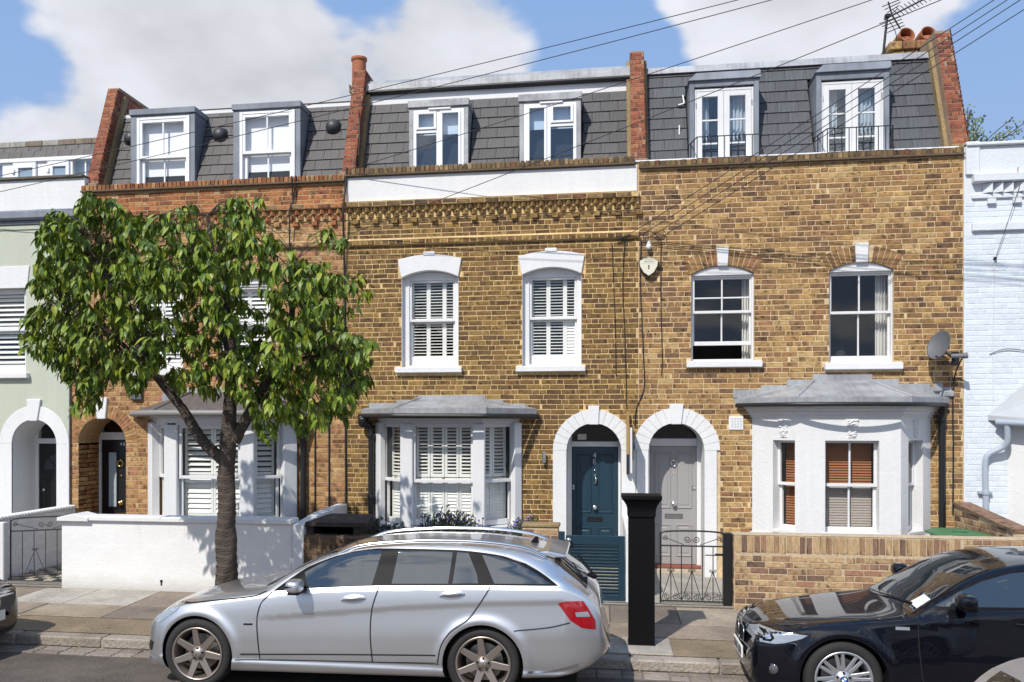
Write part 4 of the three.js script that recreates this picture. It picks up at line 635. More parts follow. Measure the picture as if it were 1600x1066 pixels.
// 44: white rendered bay with deep windows and brown blinds
{
  const P = bayPlan(2.17, 4.63, 0.58, 0.56, 0.58), y0 = 0.86, y1 = 2.64, W = M.whiteWall;
  const base = part(h44, 'bay_window', [prism(P.map(([x, z]) => [x, -z]), 0, y0 - 0.05).rotateX(-Math.PI / 2).translate(0, 0.05, 0)], W, 'white rendered bay window with carved keystones');
  // rendered faces with their openings
  const F = [[P[0], P[1], 0.36, 0.72], [P[1], P[2], 0.33, 1.04], [P[2], P[3], 0.20, 0.60]], top = 2.245, bot = 0.955;
  F.forEach(([a, b, o0, o1], i) => {
    const L = lenOf(a, b), put = (name, gs, m, label) => part(base, name, onFace([].concat(gs), a, b), m, label);
    const e0 = i === 0 ? 0 : 0.0, g = prism([[0, y0 - 0.02], [L, y0 - 0.02], [L, y1 + 0.001], [0, y1 + 0.001]], -0.2, 0, [[[o0, bot], [o1, bot], [o1, top], [o0, top]]]);
    put('rendered_face', g, W);
    const km = (o0 + o1) / 2, r = rngOf(300 + i), key = [prism([[km - 0.05, top + 0.04], [km + 0.05, top + 0.04], [km + 0.085, 2.545], [km - 0.085, 2.545]], -0.01, 0.012, [], 0.004)];
    for (let k = 0; k < 46; k++) { const v = r(), x = km + (r() - 0.5) * lerp(0.08, 0.15, v), y = lerp(top + 0.06, 2.53, v); const s = new THREE.SphereGeometry(0.011 + r() * 0.008, 6, 5); s.scale(1.2, 0.9, 0.9); s.translate(x, y, 0.013); key.push(s); }
    put('carved_keystone', key, W);
    const sw = 0.035, z = -0.12, mid = 1.62;
    put('sash', frameBoxes(o0 - 0.02, o1 + 0.02, mid - 0.022, top + 0.02, z - 0.04, z, sw + 0.02, sw + 0.02, 0.045, sw + 0.02), M.white); put('sash', frameBoxes(o0 - 0.02, o1 + 0.02, bot - 0.02, mid + 0.02, z - 0.09, z - 0.045, sw + 0.02, sw + 0.02, 0.095, 0.042), M.white);
    put('pane', bx(o0 + sw, o1 - sw, mid + 0.02, top - sw, z - 0.024, z - 0.02), M.pane); put('pane', bx(o0 + sw, o1 - sw, bot + 0.075, mid - 0.02, z - 0.07, z - 0.066), M.pane);
    if (i === 1) put('glazing_bar', [cbox(km - 0.012, km + 0.012, mid + 0.02, top - sw, z - 0.036, z - 0.006, 0.003), cbox(km - 0.012, km + 0.012, bot + 0.075, mid - 0.02, z - 0.082, z - 0.05, 0.003)], M.white);
    put('sill', cbox(o0 - 0.01, o1 + 0.01, bot - 0.03, bot + 0.012, -0.2, 0.012, 0.004), M.white);
    // blinds: timber slats above, taupe below in the front window
    const w = o1 - o0 - 0.06, yb = i === 1 ? 1.6 : 1.0, n = Math.floor((top - 0.02 - yb) / 0.037);
    for (let k = 0; k < n; k++) { const gS = slatGeo(w, 0.045, 0.003); gS.rotateX(0.95); gS.translate(km, top - 0.035 - k * 0.037, z - 0.15); put('blind_slat', gS, M.woodBlind); }
    if (i === 1) for (let k = 0; k < 17; k++) { const gS = slatGeo(w, 0.045, 0.003); gS.rotateX(1.25); gS.translate(km, 1.575 - k * 0.037, z - 0.15); put('blind_slat', gS, M.greyBlind); }
  });
  part(base, 'room', roomGeo(2.4, 4.4, 0.8, 2.6, -0.02, -1.6), M.room);
  const ring = (d, ya, yb) => prism([[P[0][0] - d, 0], [P[1][0] - d * 0.5, -(P[1][1] + d)], [P[2][0] + d * 0.5, -(P[2][1] + d)], [P[3][0] + d, 0]], 0, yb - ya, [], 0.004).rotateX(-Math.PI / 2).translate(0, ya, 0);
  part(base, 'cornice', [ring(0.025, 2.575, 2.605), ring(0.05, 2.606, 2.65), ring(0.085, 2.651, 2.7), ring(0.12, 2.701, 2.745)], W);
  part(base, 'sill_band', ring(0.03, y0 - 0.03, y0 + 0.04), W);
  const R = bayRoof(base, P, { eave: 2.75, top: 3.1, over: 0.19, m: M.lead, flash: M.lead, tx: [3.03, 3.8], skirt: 0.1, steps: [[1.9, 2.35, 2.86, 2.98], [2.3, 2.72, 2.9, 3.04], [2.66, 3.08, 2.95, 3.12], [3.02, 3.84, 3.0, 3.2], [3.76, 4.2, 2.95, 3.12], [4.14, 4.62, 2.9, 3.05], [4.56, 4.9, 2.85, 3.0]] });
  part(base, 'lead_dressing', [cbox(4.66, 4.78, 2.93, 3.06, -0.005, 0.06, 0.02), cbox(4.74, 4.93, 2.86, 2.95, -0.005, 0.05, 0.02)], M.lead);
  part(base, 'gutter', tube([[R.A[0] + 0.02, 2.75, 0.05], [R.B[0], 2.748, R.B[1]], [R.C[0], 2.745, R.C[1]], [R.D[0] - 0.05, 2.745, 0.06]], 0.03, 8, 40), M.blackPlastic);
  const dp = part(h44, 'downpipe', tube([[4.76, 2.74, 0.1], [4.755, 2.6, 0.075], [4.755, 2.4, 0.07], [4.755, 0.4, 0.07]], 0.045, 12, 30), M.blackIron);
  part(dp, 'pipe_collar', lathe([[0.045, 0], [0.057, 0], [0.057, 0.07], [0.045, 0.07]], [4.755, 2.5, 0.07], 14), M.blackIron);
}
// 48: white timber bay behind the tree
{
  const P = bayPlan(-7.27, -4.83, 0.55, 0.54, 0.54), y0 = 0.9, y1 = 2.6, W = M.white;
  const base = part(h48, 'bay_window', [prism(P.map(([x, z]) => [x, -z]), 0, y0 - 0.05).rotateX(-Math.PI / 2).translate(0, 0.05, 0)], W, 'white timber bay window partly behind the tree trunk');
  part(base, 'sill', prism([[P[0][0] - 0.09, 0], [P[1][0] - 0.03, -0.62], [P[2][0] + 0.03, -0.62], [P[3][0] + 0.09, 0]], 0, 0.07, [], 0.008).rotateX(-Math.PI / 2).translate(0, y0 - 0.03, 0), W);
  part(base, 'fascia', [prism(P.map(([x, z]) => [x, -z]), 0, 0.16).rotateX(-Math.PI / 2).translate(0, y1 - 0.14, 0), prism([[P[0][0] - 0.05, 0], [P[1][0] - 0.03, -0.61], [P[2][0] + 0.03, -0.61], [P[3][0] + 0.05, 0]], 0, 0.06).rotateX(-Math.PI / 2).translate(0, y1 - 0.04, 0)], W);
  part(base, 'room', roomGeo(-7.0, -5.1, 0.8, 2.6, -0.02, -1.6), M.room);
  const post = (x, z, w, d, rot) => { const g = cbox(-w / 2, w / 2, y0 + 0.03, y1 - 0.1, -d / 2, d / 2, 0.014); g.rotateY(rot); g.translate(x, 0, z); return g; };
  part(base, 'corner_post', post(P[1][0] + 0.05, P[1][1] - 0.07, 0.22, 0.14, 0), W); part(base, 'corner_post', post(P[2][0] - 0.05, P[2][1] - 0.07, 0.22, 0.14, 0), W);
  part(base, 'jamb', post(P[0][0] + 0.06, 0.07, 0.2, 0.14, -0.79), W); part(base, 'jamb', post(P[3][0] - 0.08, 0.09, 0.24, 0.14, 0.79), W);
  const mid = 1.64, lo = y0 + 0.05, hi = y1 - 0.14;
  for (const [a, b, s0, s1, n, bars] of [[P[1], P[2], 0.17, 0.17, 2, true], [P[0], P[1], 0.2, 0.1, 1, false], [P[2], P[3], 0.1, 0.24, 1, false]]) {
    const L = lenOf(a, b), A = s0, B = L - s1, z = -0.05, sw = 0.045, put = (name, gs, m) => part(base, name, onFace([].concat(gs), a, b), m);
    put('sash', frameBoxes(A, B, mid - 0.025, hi, z - 0.045, z, sw, sw, 0.05, 0.05), W); put('pane', bx(A + sw, B - sw, mid + 0.02, hi - 0.05, z - 0.026, z - 0.022), M.pane);
    put('sash', frameBoxes(A, B, lo, mid + 0.022, z - 0.095, z - 0.05, sw, sw, 0.08, 0.045), W); put('pane', bx(A + sw, B - sw, lo + 0.08, mid - 0.02, z - 0.076, z - 0.072), M.pane);
    const w = (B - A - 2 * sw + 0.03) / n;
    for (let k = 0; k < n; k++) for (const [ya, yb, open] of [[mid + 0.03, hi - 0.03, 0.7], [lo + 0.07, mid + 0.025, 1.2]]) {
      const x0 = A + sw - 0.015 + k * w, x1 = x0 + w - 0.004, st = 0.04, c = Math.floor((yb - ya - 0.09) / 0.075), s = (yb - ya - 0.09) / c;
      put('shutter_frame', frameBoxes(x0, x1, ya, yb, z - 0.17, z - 0.142, st, st, 0.045, 0.045, 0.004), M.shutter);
      for (let i = 0; i < c; i++) { const g = slatGeo(x1 - x0 - 2 * st - 0.004, 0.078, 0.009); g.rotateX(open); g.translate((x0 + x1) / 2, ya + 0.045 + s * (i + 0.5), z - 0.155); put('louvre', g, M.shutter); }
    }
  }
  const slateM = mat('old roof slate', [0.13, 0.11, 0.10], { map: TX.slate, roughness: 0.75 });
  const R = bayRoof(base, P, { eave: 2.64, top: 2.98, over: 0.24, m: slateM, flash: M.lead, tx: [-6.6, -5.5], name: 'slate_roof', skirt: 0.05, steps: [[-6.66, -5.44, 2.96, 3.05], [-7.1, -6.62, 2.84, 2.97], [-5.48, -5.0, 2.84, 2.97]] });
  part(base, 'gutter', tube([[R.A[0] - 0.02, 2.64, 0.05], [R.B[0], 2.64, R.B[1] + 0.03], [R.C[0], 2.635, R.C[1] + 0.03], [R.D[0] + 0.03, 2.63, 0.05]], 0.05, 8, 40), mat('grey gutter', [0.22, 0.21, 0.2], { roughness: 0.5 }));
  part(h48, 'downpipe', tube([[-4.68, 2.6, 0.14], [-4.68, 2.4, 0.08], [-4.68, 0.3, 0.08]], 0.05, 12, 20), M.blackIron);
  part(h48, 'cable', [rod([-4.5, 0.5, 0.02], [-4.5, 2.4, 0.02], 0.011, 6), rod([-4.27, 0.5, 0.018], [-4.27, 3.3, 0.018], 0.012, 6), tube([[-3.97, 6.5, 0.05], [-3.99, 6.2, 0.05], [-4.0, 5.9, 0.14], [-4.01, 5.4, 0.09], [-4.01, 4.5, 0.02], [-3.99, 0.6, 0.02]], 0.017, 6, 40), tube([[-4.86, 6.4, 0.09], [-4.87, 6.0, 0.03], [-4.88, 5.92, 0.1], [-4.9, 5.3, 0.08], [-4.92, 4.0, 0.02]], 0.012, 6, 30), tube([[-4.79, 6.4, 0.09], [-4.82, 6.1, 0.03], [-4.88, 5.9, 0.1]], 0.012, 6, 20)], M.cable);
}
// ---------- roofs, dormers, party walls, chimneys ----------
const RK = 2.69, zS = (y) => -0.44 - (y - 6.6) / RK, zP = (y) => -0.15 - (y - 6.6) / RK;
const rakeFace = (x, y, z) => FACE([x, y, z], [1, 0, 0], [0, RK, -1]);
const slateTones = (base) => [0.86, 0.95, 1, 1.06, 1.14].map((k, i) => mat('slate ' + i, base.map((c) => c * k), { map: TX.slate, roughness: 0.62, bumpMap: TX.rough, bumpScale: 0.002 }));
const SL = { 46: slateTones([0.092, 0.086, 0.086]), 44: slateTones([0.085, 0.09, 0.10]), 48: slateTones([0.10, 0.09, 0.088]) };
function slates(house, x0, x1, y0, y1, gauge, w, tones, cut, seed, lift = 0) {
  const z0 = zS(y0) + lift, L = (y1 - y0) * Math.hypot(1, 1 / RK);
  const roof = part(house, 'roof', fromTris(quad([x0, y0, z0 - 0.012], [x1, y0, z0 - 0.012], [x1, y1, zS(y1) + lift - 0.012], [x0, y1, zS(y1) + lift - 0.012])), M.dark);
  const r = rngOf(seed), o = orgOf(house), F = new THREE.Matrix4().makeTranslation(-o[0], -o[1], -o[2]).multiply(rakeFace(0, y0, z0)), geos = [0, 1, 2].map(() => norm(cbox(-0.5, 0.5, 0, gauge + 0.045, -0.009, 0.011, 0.002)));
  const q = new THREE.Matrix4();
  for (let k = 0, s = 0; s < L - 0.02; k++, s += gauge) {
    const y = y0 + s * (y1 - y0) / L, hh = Math.min(gauge + 0.045, L - s + 0.005);
    for (let x = x0 - (k % 2 ? w / 2 : 0) - r() * 0.01; x < x1; x += w) {
      let a = Math.max(x0, x), b = Math.min(x1, x + w);
      for (const [p, t, yt] of cut) if (y < yt - 0.03 && b > p && a < t) { if (a < p && b > t) b = p; else if (a < p) b = p; else if (b > t) a = t; else b = a; }
      if (b - a < 0.03) continue;
      const m = new THREE.Mesh(geos[k % 3], tones[Math.floor(r() * tones.length)]); m.name = 'slate';
      q.copy(F).multiply(new THREE.Matrix4().compose(new THREE.Vector3((a + b) / 2, s, 0.027 + r() * 0.002), new THREE.Quaternion().setFromEuler(new THREE.Euler(-0.085 + (r() - 0.5) * 0.01, 0, (r() - 0.5) * 0.004)), new THREE.Vector3(b - a - 0.0055, hh / (gauge + 0.045), 1)));
      q.decompose(m.position, m.quaternion, m.scale); roof.add(m);
    }
  }
  return roof;
}
function dormerBody(house, x0, x1, top, zf, wx0, wx1, wtop, capH, m, hip = 0) {
  const g = [], yb = 6.25;
  const d = part(house, 'dormer', [cbox(x0, wx0, yb, top - capH, zf - 0.1, zf, 0.006), cbox(wx1, x1, yb, top - capH, zf - 0.1, zf, 0.006), cbox(wx0 - 0.001, wx1 + 0.001, wtop, top - capH, zf - 0.1, zf - 0.002, 0.004), bx(x0, x0 + 0.02, yb, top - capH, zS(top) - 0.35, zf - 0.1), bx(x1 - 0.02, x1, yb, top - capH, zS(top) - 0.35, zf - 0.1)], m);
  if (hip) { const a = [x0 - 0.02, top - capH, zf + 0.04], b = [x1 + 0.02, top - capH, zf + 0.04], c = [x1 + 0.02, top, zf + 0.0], e = [x0 + hip, top, zf + 0.0], f = [x0 - 0.02, top - capH, zS(top) - 0.4], h = [x0 + hip, top, zS(top) - 0.4], k = [x1 + 0.02, top, zS(top) - 0.4], k2 = [x1 + 0.02, top - capH, zS(top) - 0.4]; part(d, 'lead_cap', fromTris([...quad(a, b, c, e), ...quad(f, a, e, h), ...quad(e, c, k, h), ...quad(b, k2, k, c), ...quad(a, f, k2, b)]), m); }
  else part(d, 'lead_cap', cbox(x0 - 0.015, x1 + 0.015, top - capH, top, zS(top) - 0.45, zf + 0.03, 0.008), m);
  return d;
}
// 46
{
  const x0 = PX[2] + 0.12, x1 = PX[3] - 0.11;
  slates(h46, x0, x1, 6.3, 7.78, 0.2, 0.275, SL[46], [[-3.08, -2.08, 7.62], [-1.31, -0.31, 7.62]], 460);
  part(h46, 'fascia_board', cbox(x0, x1, 7.78, 7.95, -0.92, -0.86, 0.004), M.white);
  part(h46, 'gutter', tube([[x0, 7.985, -0.8], [x1, 7.985, -0.8]], 0.035, 8, 4), M.blackPlastic);
  part(h46, 'lead_edge', prismX([[-0.86, 8.0], [-0.78, 8.01], [-0.79, 8.12], [-0.88, 8.2], [-1.1, 8.22], [-1.1, 8.0]], x0 - 0.02, x1 + 0.02, 0.006), M.lead);
  part(h46, 'flat_roof', bx(x0 - 0.1, x1 + 0.1, 8.05, 8.2, -7, -1.08), M.lead);
  for (const [i, [a, b]] of [[-3.06, -2.10], [-1.29, -0.33]].entries()) {
    const zf = -0.35, w0 = a + 0.07, w1 = b - 0.07, top = 7.5, d = dormerBody(h46, a, b, 7.635, zf, w0, w1, top, 0.115, M.lead), U = M.upvc;
    part(d, 'window_frame', frameBoxes(w0, w1, 6.3, top, zf - 0.07, zf - 0.005, 0.05, 0.05, 0.05, 0.05), U);
    const mu = i ? -0.83 : -2.585; part(d, 'mullion', cbox(mu - 0.03, mu + 0.03, 6.35, top - 0.05, zf - 0.068, zf - 0.006), U);
    const L = [w0 + 0.05, mu - 0.03], R = [mu + 0.03, w1 - 0.05], [S, T] = i ? [L, R] : [R, L];         // S: one tall light, T: a fanlight over a fixed light
    part(d, 'casement', frameBoxes(S[0], S[1], 6.35, top - 0.05, zf - 0.05, zf + 0.012, 0.04, 0.04, 0.04, 0.035), U); part(d, 'pane', bx(S[0] + 0.04, S[1] - 0.04, 6.39, top - 0.085, zf - 0.03, zf - 0.024), M.paneBlue);
    part(d, 'casement', frameBoxes(T[0], T[1], 7.17, top - 0.05, zf - 0.05, zf + 0.012, 0.04, 0.04, 0.035, 0.035), U); part(d, 'pane', bx(T[0] + 0.04, T[1] - 0.04, 7.205, top - 0.085, zf - 0.03, zf - 0.024), M.paneBlue);
    part(d, 'transom', cbox(T[0], T[1], 7.115, 7.168, zf - 0.066, zf - 0.008), U); part(d, 'pane', bx(T[0], T[1], 6.35, 7.115, zf - 0.04, zf - 0.034), M.paneBlue);
    part(d, 'trickle_vent', cbox((w0 + w1) / 2 - 0.16, (w0 + w1) / 2 + 0.2, top - 0.025, top + 0.005, zf, zf + 0.025, 0.006), U);
    part(d, 'blind', bx(w0 + 0.05, w1 - 0.05, 7.12, top, zf - 0.14, zf - 0.135), M.blind);
    part(d, 'room', roomGeo(w0, w1, 6.3, 7.5, zf - 0.072, zf - 1.6), M.dark);
  }
}
// 44
{
  const x0 = PX[3] + 0.11, x1 = PX[4] - 0.13;
  slates(h44, x0, x1, 6.3, 8.06, 0.2, 0.31, SL[44], [[1.29, 2.35, 7.78], [3.13, 4.2, 7.8]], 440);
  part(h44, 'lead_edge', prismX([[-0.9, 8.05], [-0.94, 8.16], [-1.2, 8.19], [-1.2, 8.05]], x0 - 0.02, x1 + 0.05, 0.006), mat('bright lead strip', [0.42, 0.43, 0.46], { map: TX.lead, roughness: 0.5, metalness: 0.2 }));
  part(h44, 'flat_roof', bx(x0 - 0.1, x1 + 0.1, 8.0, 8.14, -7, -1.15), M.lead);
  for (const [i, [a, b, top]] of [[1.31, 2.33, 7.815], [3.15, 4.18, 7.83]].entries()) {
    const zf = -0.35, w0 = a + 0.075, w1 = b - 0.075, wt = 7.6, d = dormerBody(h44, a, b, top, zf, w0, w1, wt, 0.12, M.leadBlue, 0.1), U = M.white, mid = (w0 + w1) / 2;
    part(d, 'door_lining', frameBoxes(w0, w1, 6.3, wt - 0.02, zf - 0.09, zf - 0.03, 0.03, 0.03, 0.03, 0.04), U);
    for (const [p, q] of [[w0 + 0.03, mid], [mid, w1 - 0.03]]) {
      const leaf = part(d, 'french_door', frameBoxes(p + 0.002, q - 0.002, 6.33, wt - 0.062, zf - 0.085, zf - 0.035, 0.085, 0.085, 0.1, 0.08), U);
      for (const y of [6.745, 7.1]) part(d, 'glazing_bar', cbox(p + 0.087, q - 0.087, y - 0.012, y + 0.012, zf - 0.075, zf - 0.045, 0.003), U);
      part(d, 'pane', bx(p + 0.086, q - 0.086, 6.42, wt - 0.14, zf - 0.063, zf - 0.057), M.paneBlue);
      part(d, 'hinge', [cbox(p < mid - 0.1 ? p - 0.012 : q, p < mid - 0.1 ? p : q + 0.012, 7.3, 7.38, zf - 0.04, zf - 0.015, 0.002)], M.chrome);
    }
    const fold = (xa, xb, n, z) => { const t = [], N = n * 8, f = (u) => [lerp(xa, xb, u), z + 0.025 * Math.sin(u * n * 6.28) + 0.012 * Math.sin(u * n * 14 + i)]; for (let k = 0; k < N; k++) { const p = f(k / N), q = f((k + 1) / N); t.push(...quad([p[0], 6.35, p[1]], [q[0], 6.35, q[1]], [q[0], wt, q[1]], [p[0], wt, p[1]])); } return fromTris(t); };
    const C = i ? [[w0 + 0.1, w0 + 0.27, 3], [w1 - 0.33, w1 - 0.1, 4]] : [[w0 + 0.1, w0 + 0.23, 3], [w1 - 0.34, w1 - 0.1, 4]];
    for (const [p, q, n] of C) part(d, 'curtain', fold(p, q, n, zf - 0.2), M.curtain);
    part(d, 'room', roomGeo(w0, w1, 6.3, wt, zf - 0.092, zf - 1.6), M.dark);
    // bowed iron guard rail
    const y = i ? 6.77 : 6.74, X0 = a - 0.02, X1 = b + 0.05, zr = -0.02, g = [bar([X0, y, zf - 0.15], [X0 + 0.1, y, zr], 0.02, 0.012), bar([X0 + 0.1, y, zr], [X1 - 0.1, y, zr], 0.02, 0.012), bar([X1 - 0.1, y, zr], [X1, y, zf - 0.15], 0.02, 0.012), bar([X0 + 0.1, 6.42, zr], [X1 - 0.1, 6.42, zr], 0.02, 0.012)];
    const rail = part(d, 'guard_rail', g, M.blackIron);
    for (let k = 0; k <= 9; k++) part(d, 'baluster', rod([lerp(X0 + 0.1, X1 - 0.1, k / 9), 6.42, zr], [lerp(X0 + 0.1, X1 - 0.1, k / 9), y, zr], 0.007, 6), M.blackIron);
    for (const [xa, xb] of [[X0, X0 + 0.1], [X1, X1 - 0.1]]) for (const k of [0.35, 0.7]) part(d, 'baluster', rod([lerp(xa, xb, k), 6.42, lerp(zf - 0.15, zr, k)], [lerp(xa, xb, k), y, lerp(zf - 0.15, zr, k)], 0.007, 6), M.blackIron);
  }
  part(h44, 'downpipe_stub', [bar([1.24, 7.62, zS(7.5) + 0.06], [1.26, 7.48, zS(7.4) + 0.06], 0.02, 0.02), bar([1.26, 7.48, zS(7.4) + 0.06], [1.17, 7.46, zS(7.4) + 0.05], 0.02, 0.02), cbox(1.165, 1.185, 6.95, 7.1, zS(7) + 0.02, zS(7) + 0.05)], M.upvc);
}
// 48
{
  const x0 = PX[1] + 0.12, x1 = PX[2] - 0.11;
  slates(h48, x0, x1, 6.25, 7.8, 0.195, 0.26, SL[48], [[-7.87, -6.68, 7.74], [-6.05, -4.85, 7.73]], 480);
  part(h48, 'roof_edge', [cbox(x0, x1, 7.8, 7.86, -0.95, -0.85, 0.004)], M.white);
  part(h48, 'ridge_flashing', [cbox(x0, x1, 7.862, 7.89, -1.2, -0.86, 0.004)], mat('dark roof felt', [0.07, 0.05, 0.045], { roughness: 0.9 }));
  part(h48, 'flat_roof', bx(x0 - 0.1, x1 + 0.1, 7.7, 7.85, -7, -1.0), M.lead);
  for (const [a, b, top] of [[-7.85, -6.70, 7.755], [-6.03, -4.87, 7.745]]) {
    const zf = -0.35, w0 = a + 0.12, w1 = b - 0.09, wt = 7.61, d = dormerBody(h48, a, b, top, zf, w0, w1, wt, 0.1, M.leadBlue), U = M.upvc, mid = 6.945, cx = (w0 + w1) / 2 - 0.005;
    part(d, 'window_frame', frameBoxes(w0, w1, 6.3, wt, zf - 0.1, zf + 0.02, 0.05, 0.06, 0.05, 0.04), U);
    part(d, 'sash', [...frameBoxes(w0 + 0.05, w1 - 0.06, mid - 0.03, wt - 0.04, zf - 0.035, zf + 0.012, 0.045, 0.045, 0.05, 0.05)], U); part(d, 'pane', bx(w0 + 0.095, w1 - 0.105, mid + 0.02, wt - 0.09, zf - 0.014, zf - 0.009), M.pane);
    part(d, 'sash', [...frameBoxes(w0 + 0.05, w1 - 0.06, 6.35, mid + 0.01, zf - 0.085, zf - 0.04, 0.065, 0.045, 0.09, 0.05)], U); part(d, 'pane', bx(w0 + 0.115, w1 - 0.105, 6.44, mid - 0.04, zf - 0.064, zf - 0.058), M.pane);
    part(d, 'glazing_bar', [cbox(cx - 0.012, cx + 0.012, mid + 0.02, wt - 0.09, zf - 0.03, zf + 0.002, 0.003), cbox(cx - 0.012, cx + 0.012, 6.44, mid - 0.04, zf - 0.08, zf - 0.05, 0.003)], U);
    part(d, 'blind', bx(w0 + 0.05, w1 - 0.06, 6.35, wt - 0.04, zf - 0.125, zf - 0.12), M.blind);
    part(d, 'room', roomGeo(w0, w1, 6.3, wt, zf - 0.102, zf - 1.4), M.room);
  }
  // round-hooded roof vents
  for (const [x, y] of [[-8.02, 7.38], [-6.4, 7.36], [-4.42, 7.40]]) {
    const z = zS(y), v = lathe([[0.0, 0.15], [0.06, 0.145], [0.1, 0.11], [0.125, 0.07], [0.125, 0.03], [0.15, 0.02], [0.15, 0]], [0, 0, 0], 10); v.rotateX(Math.PI / 2 - 0.35); v.translate(x, y, z + 0.01);
    part(h48, 'roof_vent', [v, cbox(x - 0.13, x + 0.13, y - 0.2, y - 0.05, z + 0.03, z + 0.06, 0.01)], mat('dark grey plastic', [0.04, 0.042, 0.048], { roughness: 0.45 }));
  }
}
// green house: shallow slate roof over a strip of casements
{
  const x0 = -13, x1 = PX[1] - 0.12, T = SL[48];
  part(hG, 'window_strip', [cbox(x0, x1, 6.55, 6.66, -0.5, -0.4), cbox(x0, x1, 6.985, 7.05, -0.55, -0.38), cbox(-9.36, -8.95 + 0.0, 6.66, 6.985, -0.5, -0.41), cbox(-10.28, -9.36, 6.66, 6.985, -0.5, -0.42)], M.upvc);
  for (const [a, b] of [[-10.05, -9.62], [-9.4, -9.0]]) { part(hG, 'casement', frameBoxes(a, b, 6.67, 6.97, -0.42, -0.375, 0.1, 0.06, 0.06, 0.09), M.upvc); part(hG, 'pane', bx(a + 0.1, b - 0.06, 6.72, 6.88, -0.409, -0.406), mat('sky lit glass', [0.25, 0.33, 0.42], { roughness: 0.05 })); part(hG, 'hinge_block', cbox(a - 0.02, a + 0.04, 6.78, 6.86, -0.375, -0.35), M.upvc); }
  part(hG, 'pane', bx(-8.92, x1, 6.66, 6.985, -0.45, -0.445), M.paneBlue); part(hG, 'pane', bx(-11, -10.3, 6.66, 6.985, -0.43, -0.425), M.paneBlue); part(hG, 'glazing_bar', cbox(-8.74, -8.71, 6.66, 6.985, -0.45, -0.43), M.upvc);
  part(hG, 'blind', bx(-11, x1, 6.5, 7, -0.62, -0.6), M.blind);
  const f = rakeFace(0, 7.03, -0.42); const r = rngOf(88), o = orgOf(hG);
  const roof = part(hG, 'roof', [fromTris(quad([x0, 7.03, -0.44], [x1, 7.03, -0.44], [x1, 7.32, -0.56], [x0, 7.32, -0.56])), bx(x0, x1, 7.2, 7.34, -6, -0.56)], T[0]);
  for (const [y, h, w] of [[7.03, 0.19, 0.235], [7.19, 0.11, 0.235]]) for (let x = x0 + (y > 7.1 ? 0.1 : 0); x < x1 - 0.1; x += w) { const g = cbox(x, Math.min(x + w - 0.005, x1), y, y + h, -0.006, 0.006, 0.002); g.translate(0, -y, 0); g.rotateX(-0.43 + r() * 0.02); g.translate(0, y, -0.425 - (y - 7.03) / RK + (y > 7.1 ? -0.012 : 0)); part(roof, 'slate', g, T[Math.floor(r() * 5)]); }
  const rt = [mat('pale ridge stone', [0.42, 0.40, 0.35], { map: TX.lead, roughness: 0.9 }), mat('stained ridge stone', [0.27, 0.21, 0.16], { map: TX.lead, roughness: 0.9 })];
  for (let x = x0; x < x1; x += 0.31) part(roof, 'ridge_tile', cbox(x, Math.min(x + 0.305, x1), 7.285, 7.39, -0.72, -0.52, 0.012), rt[Math.floor(r() * 2)]);
}
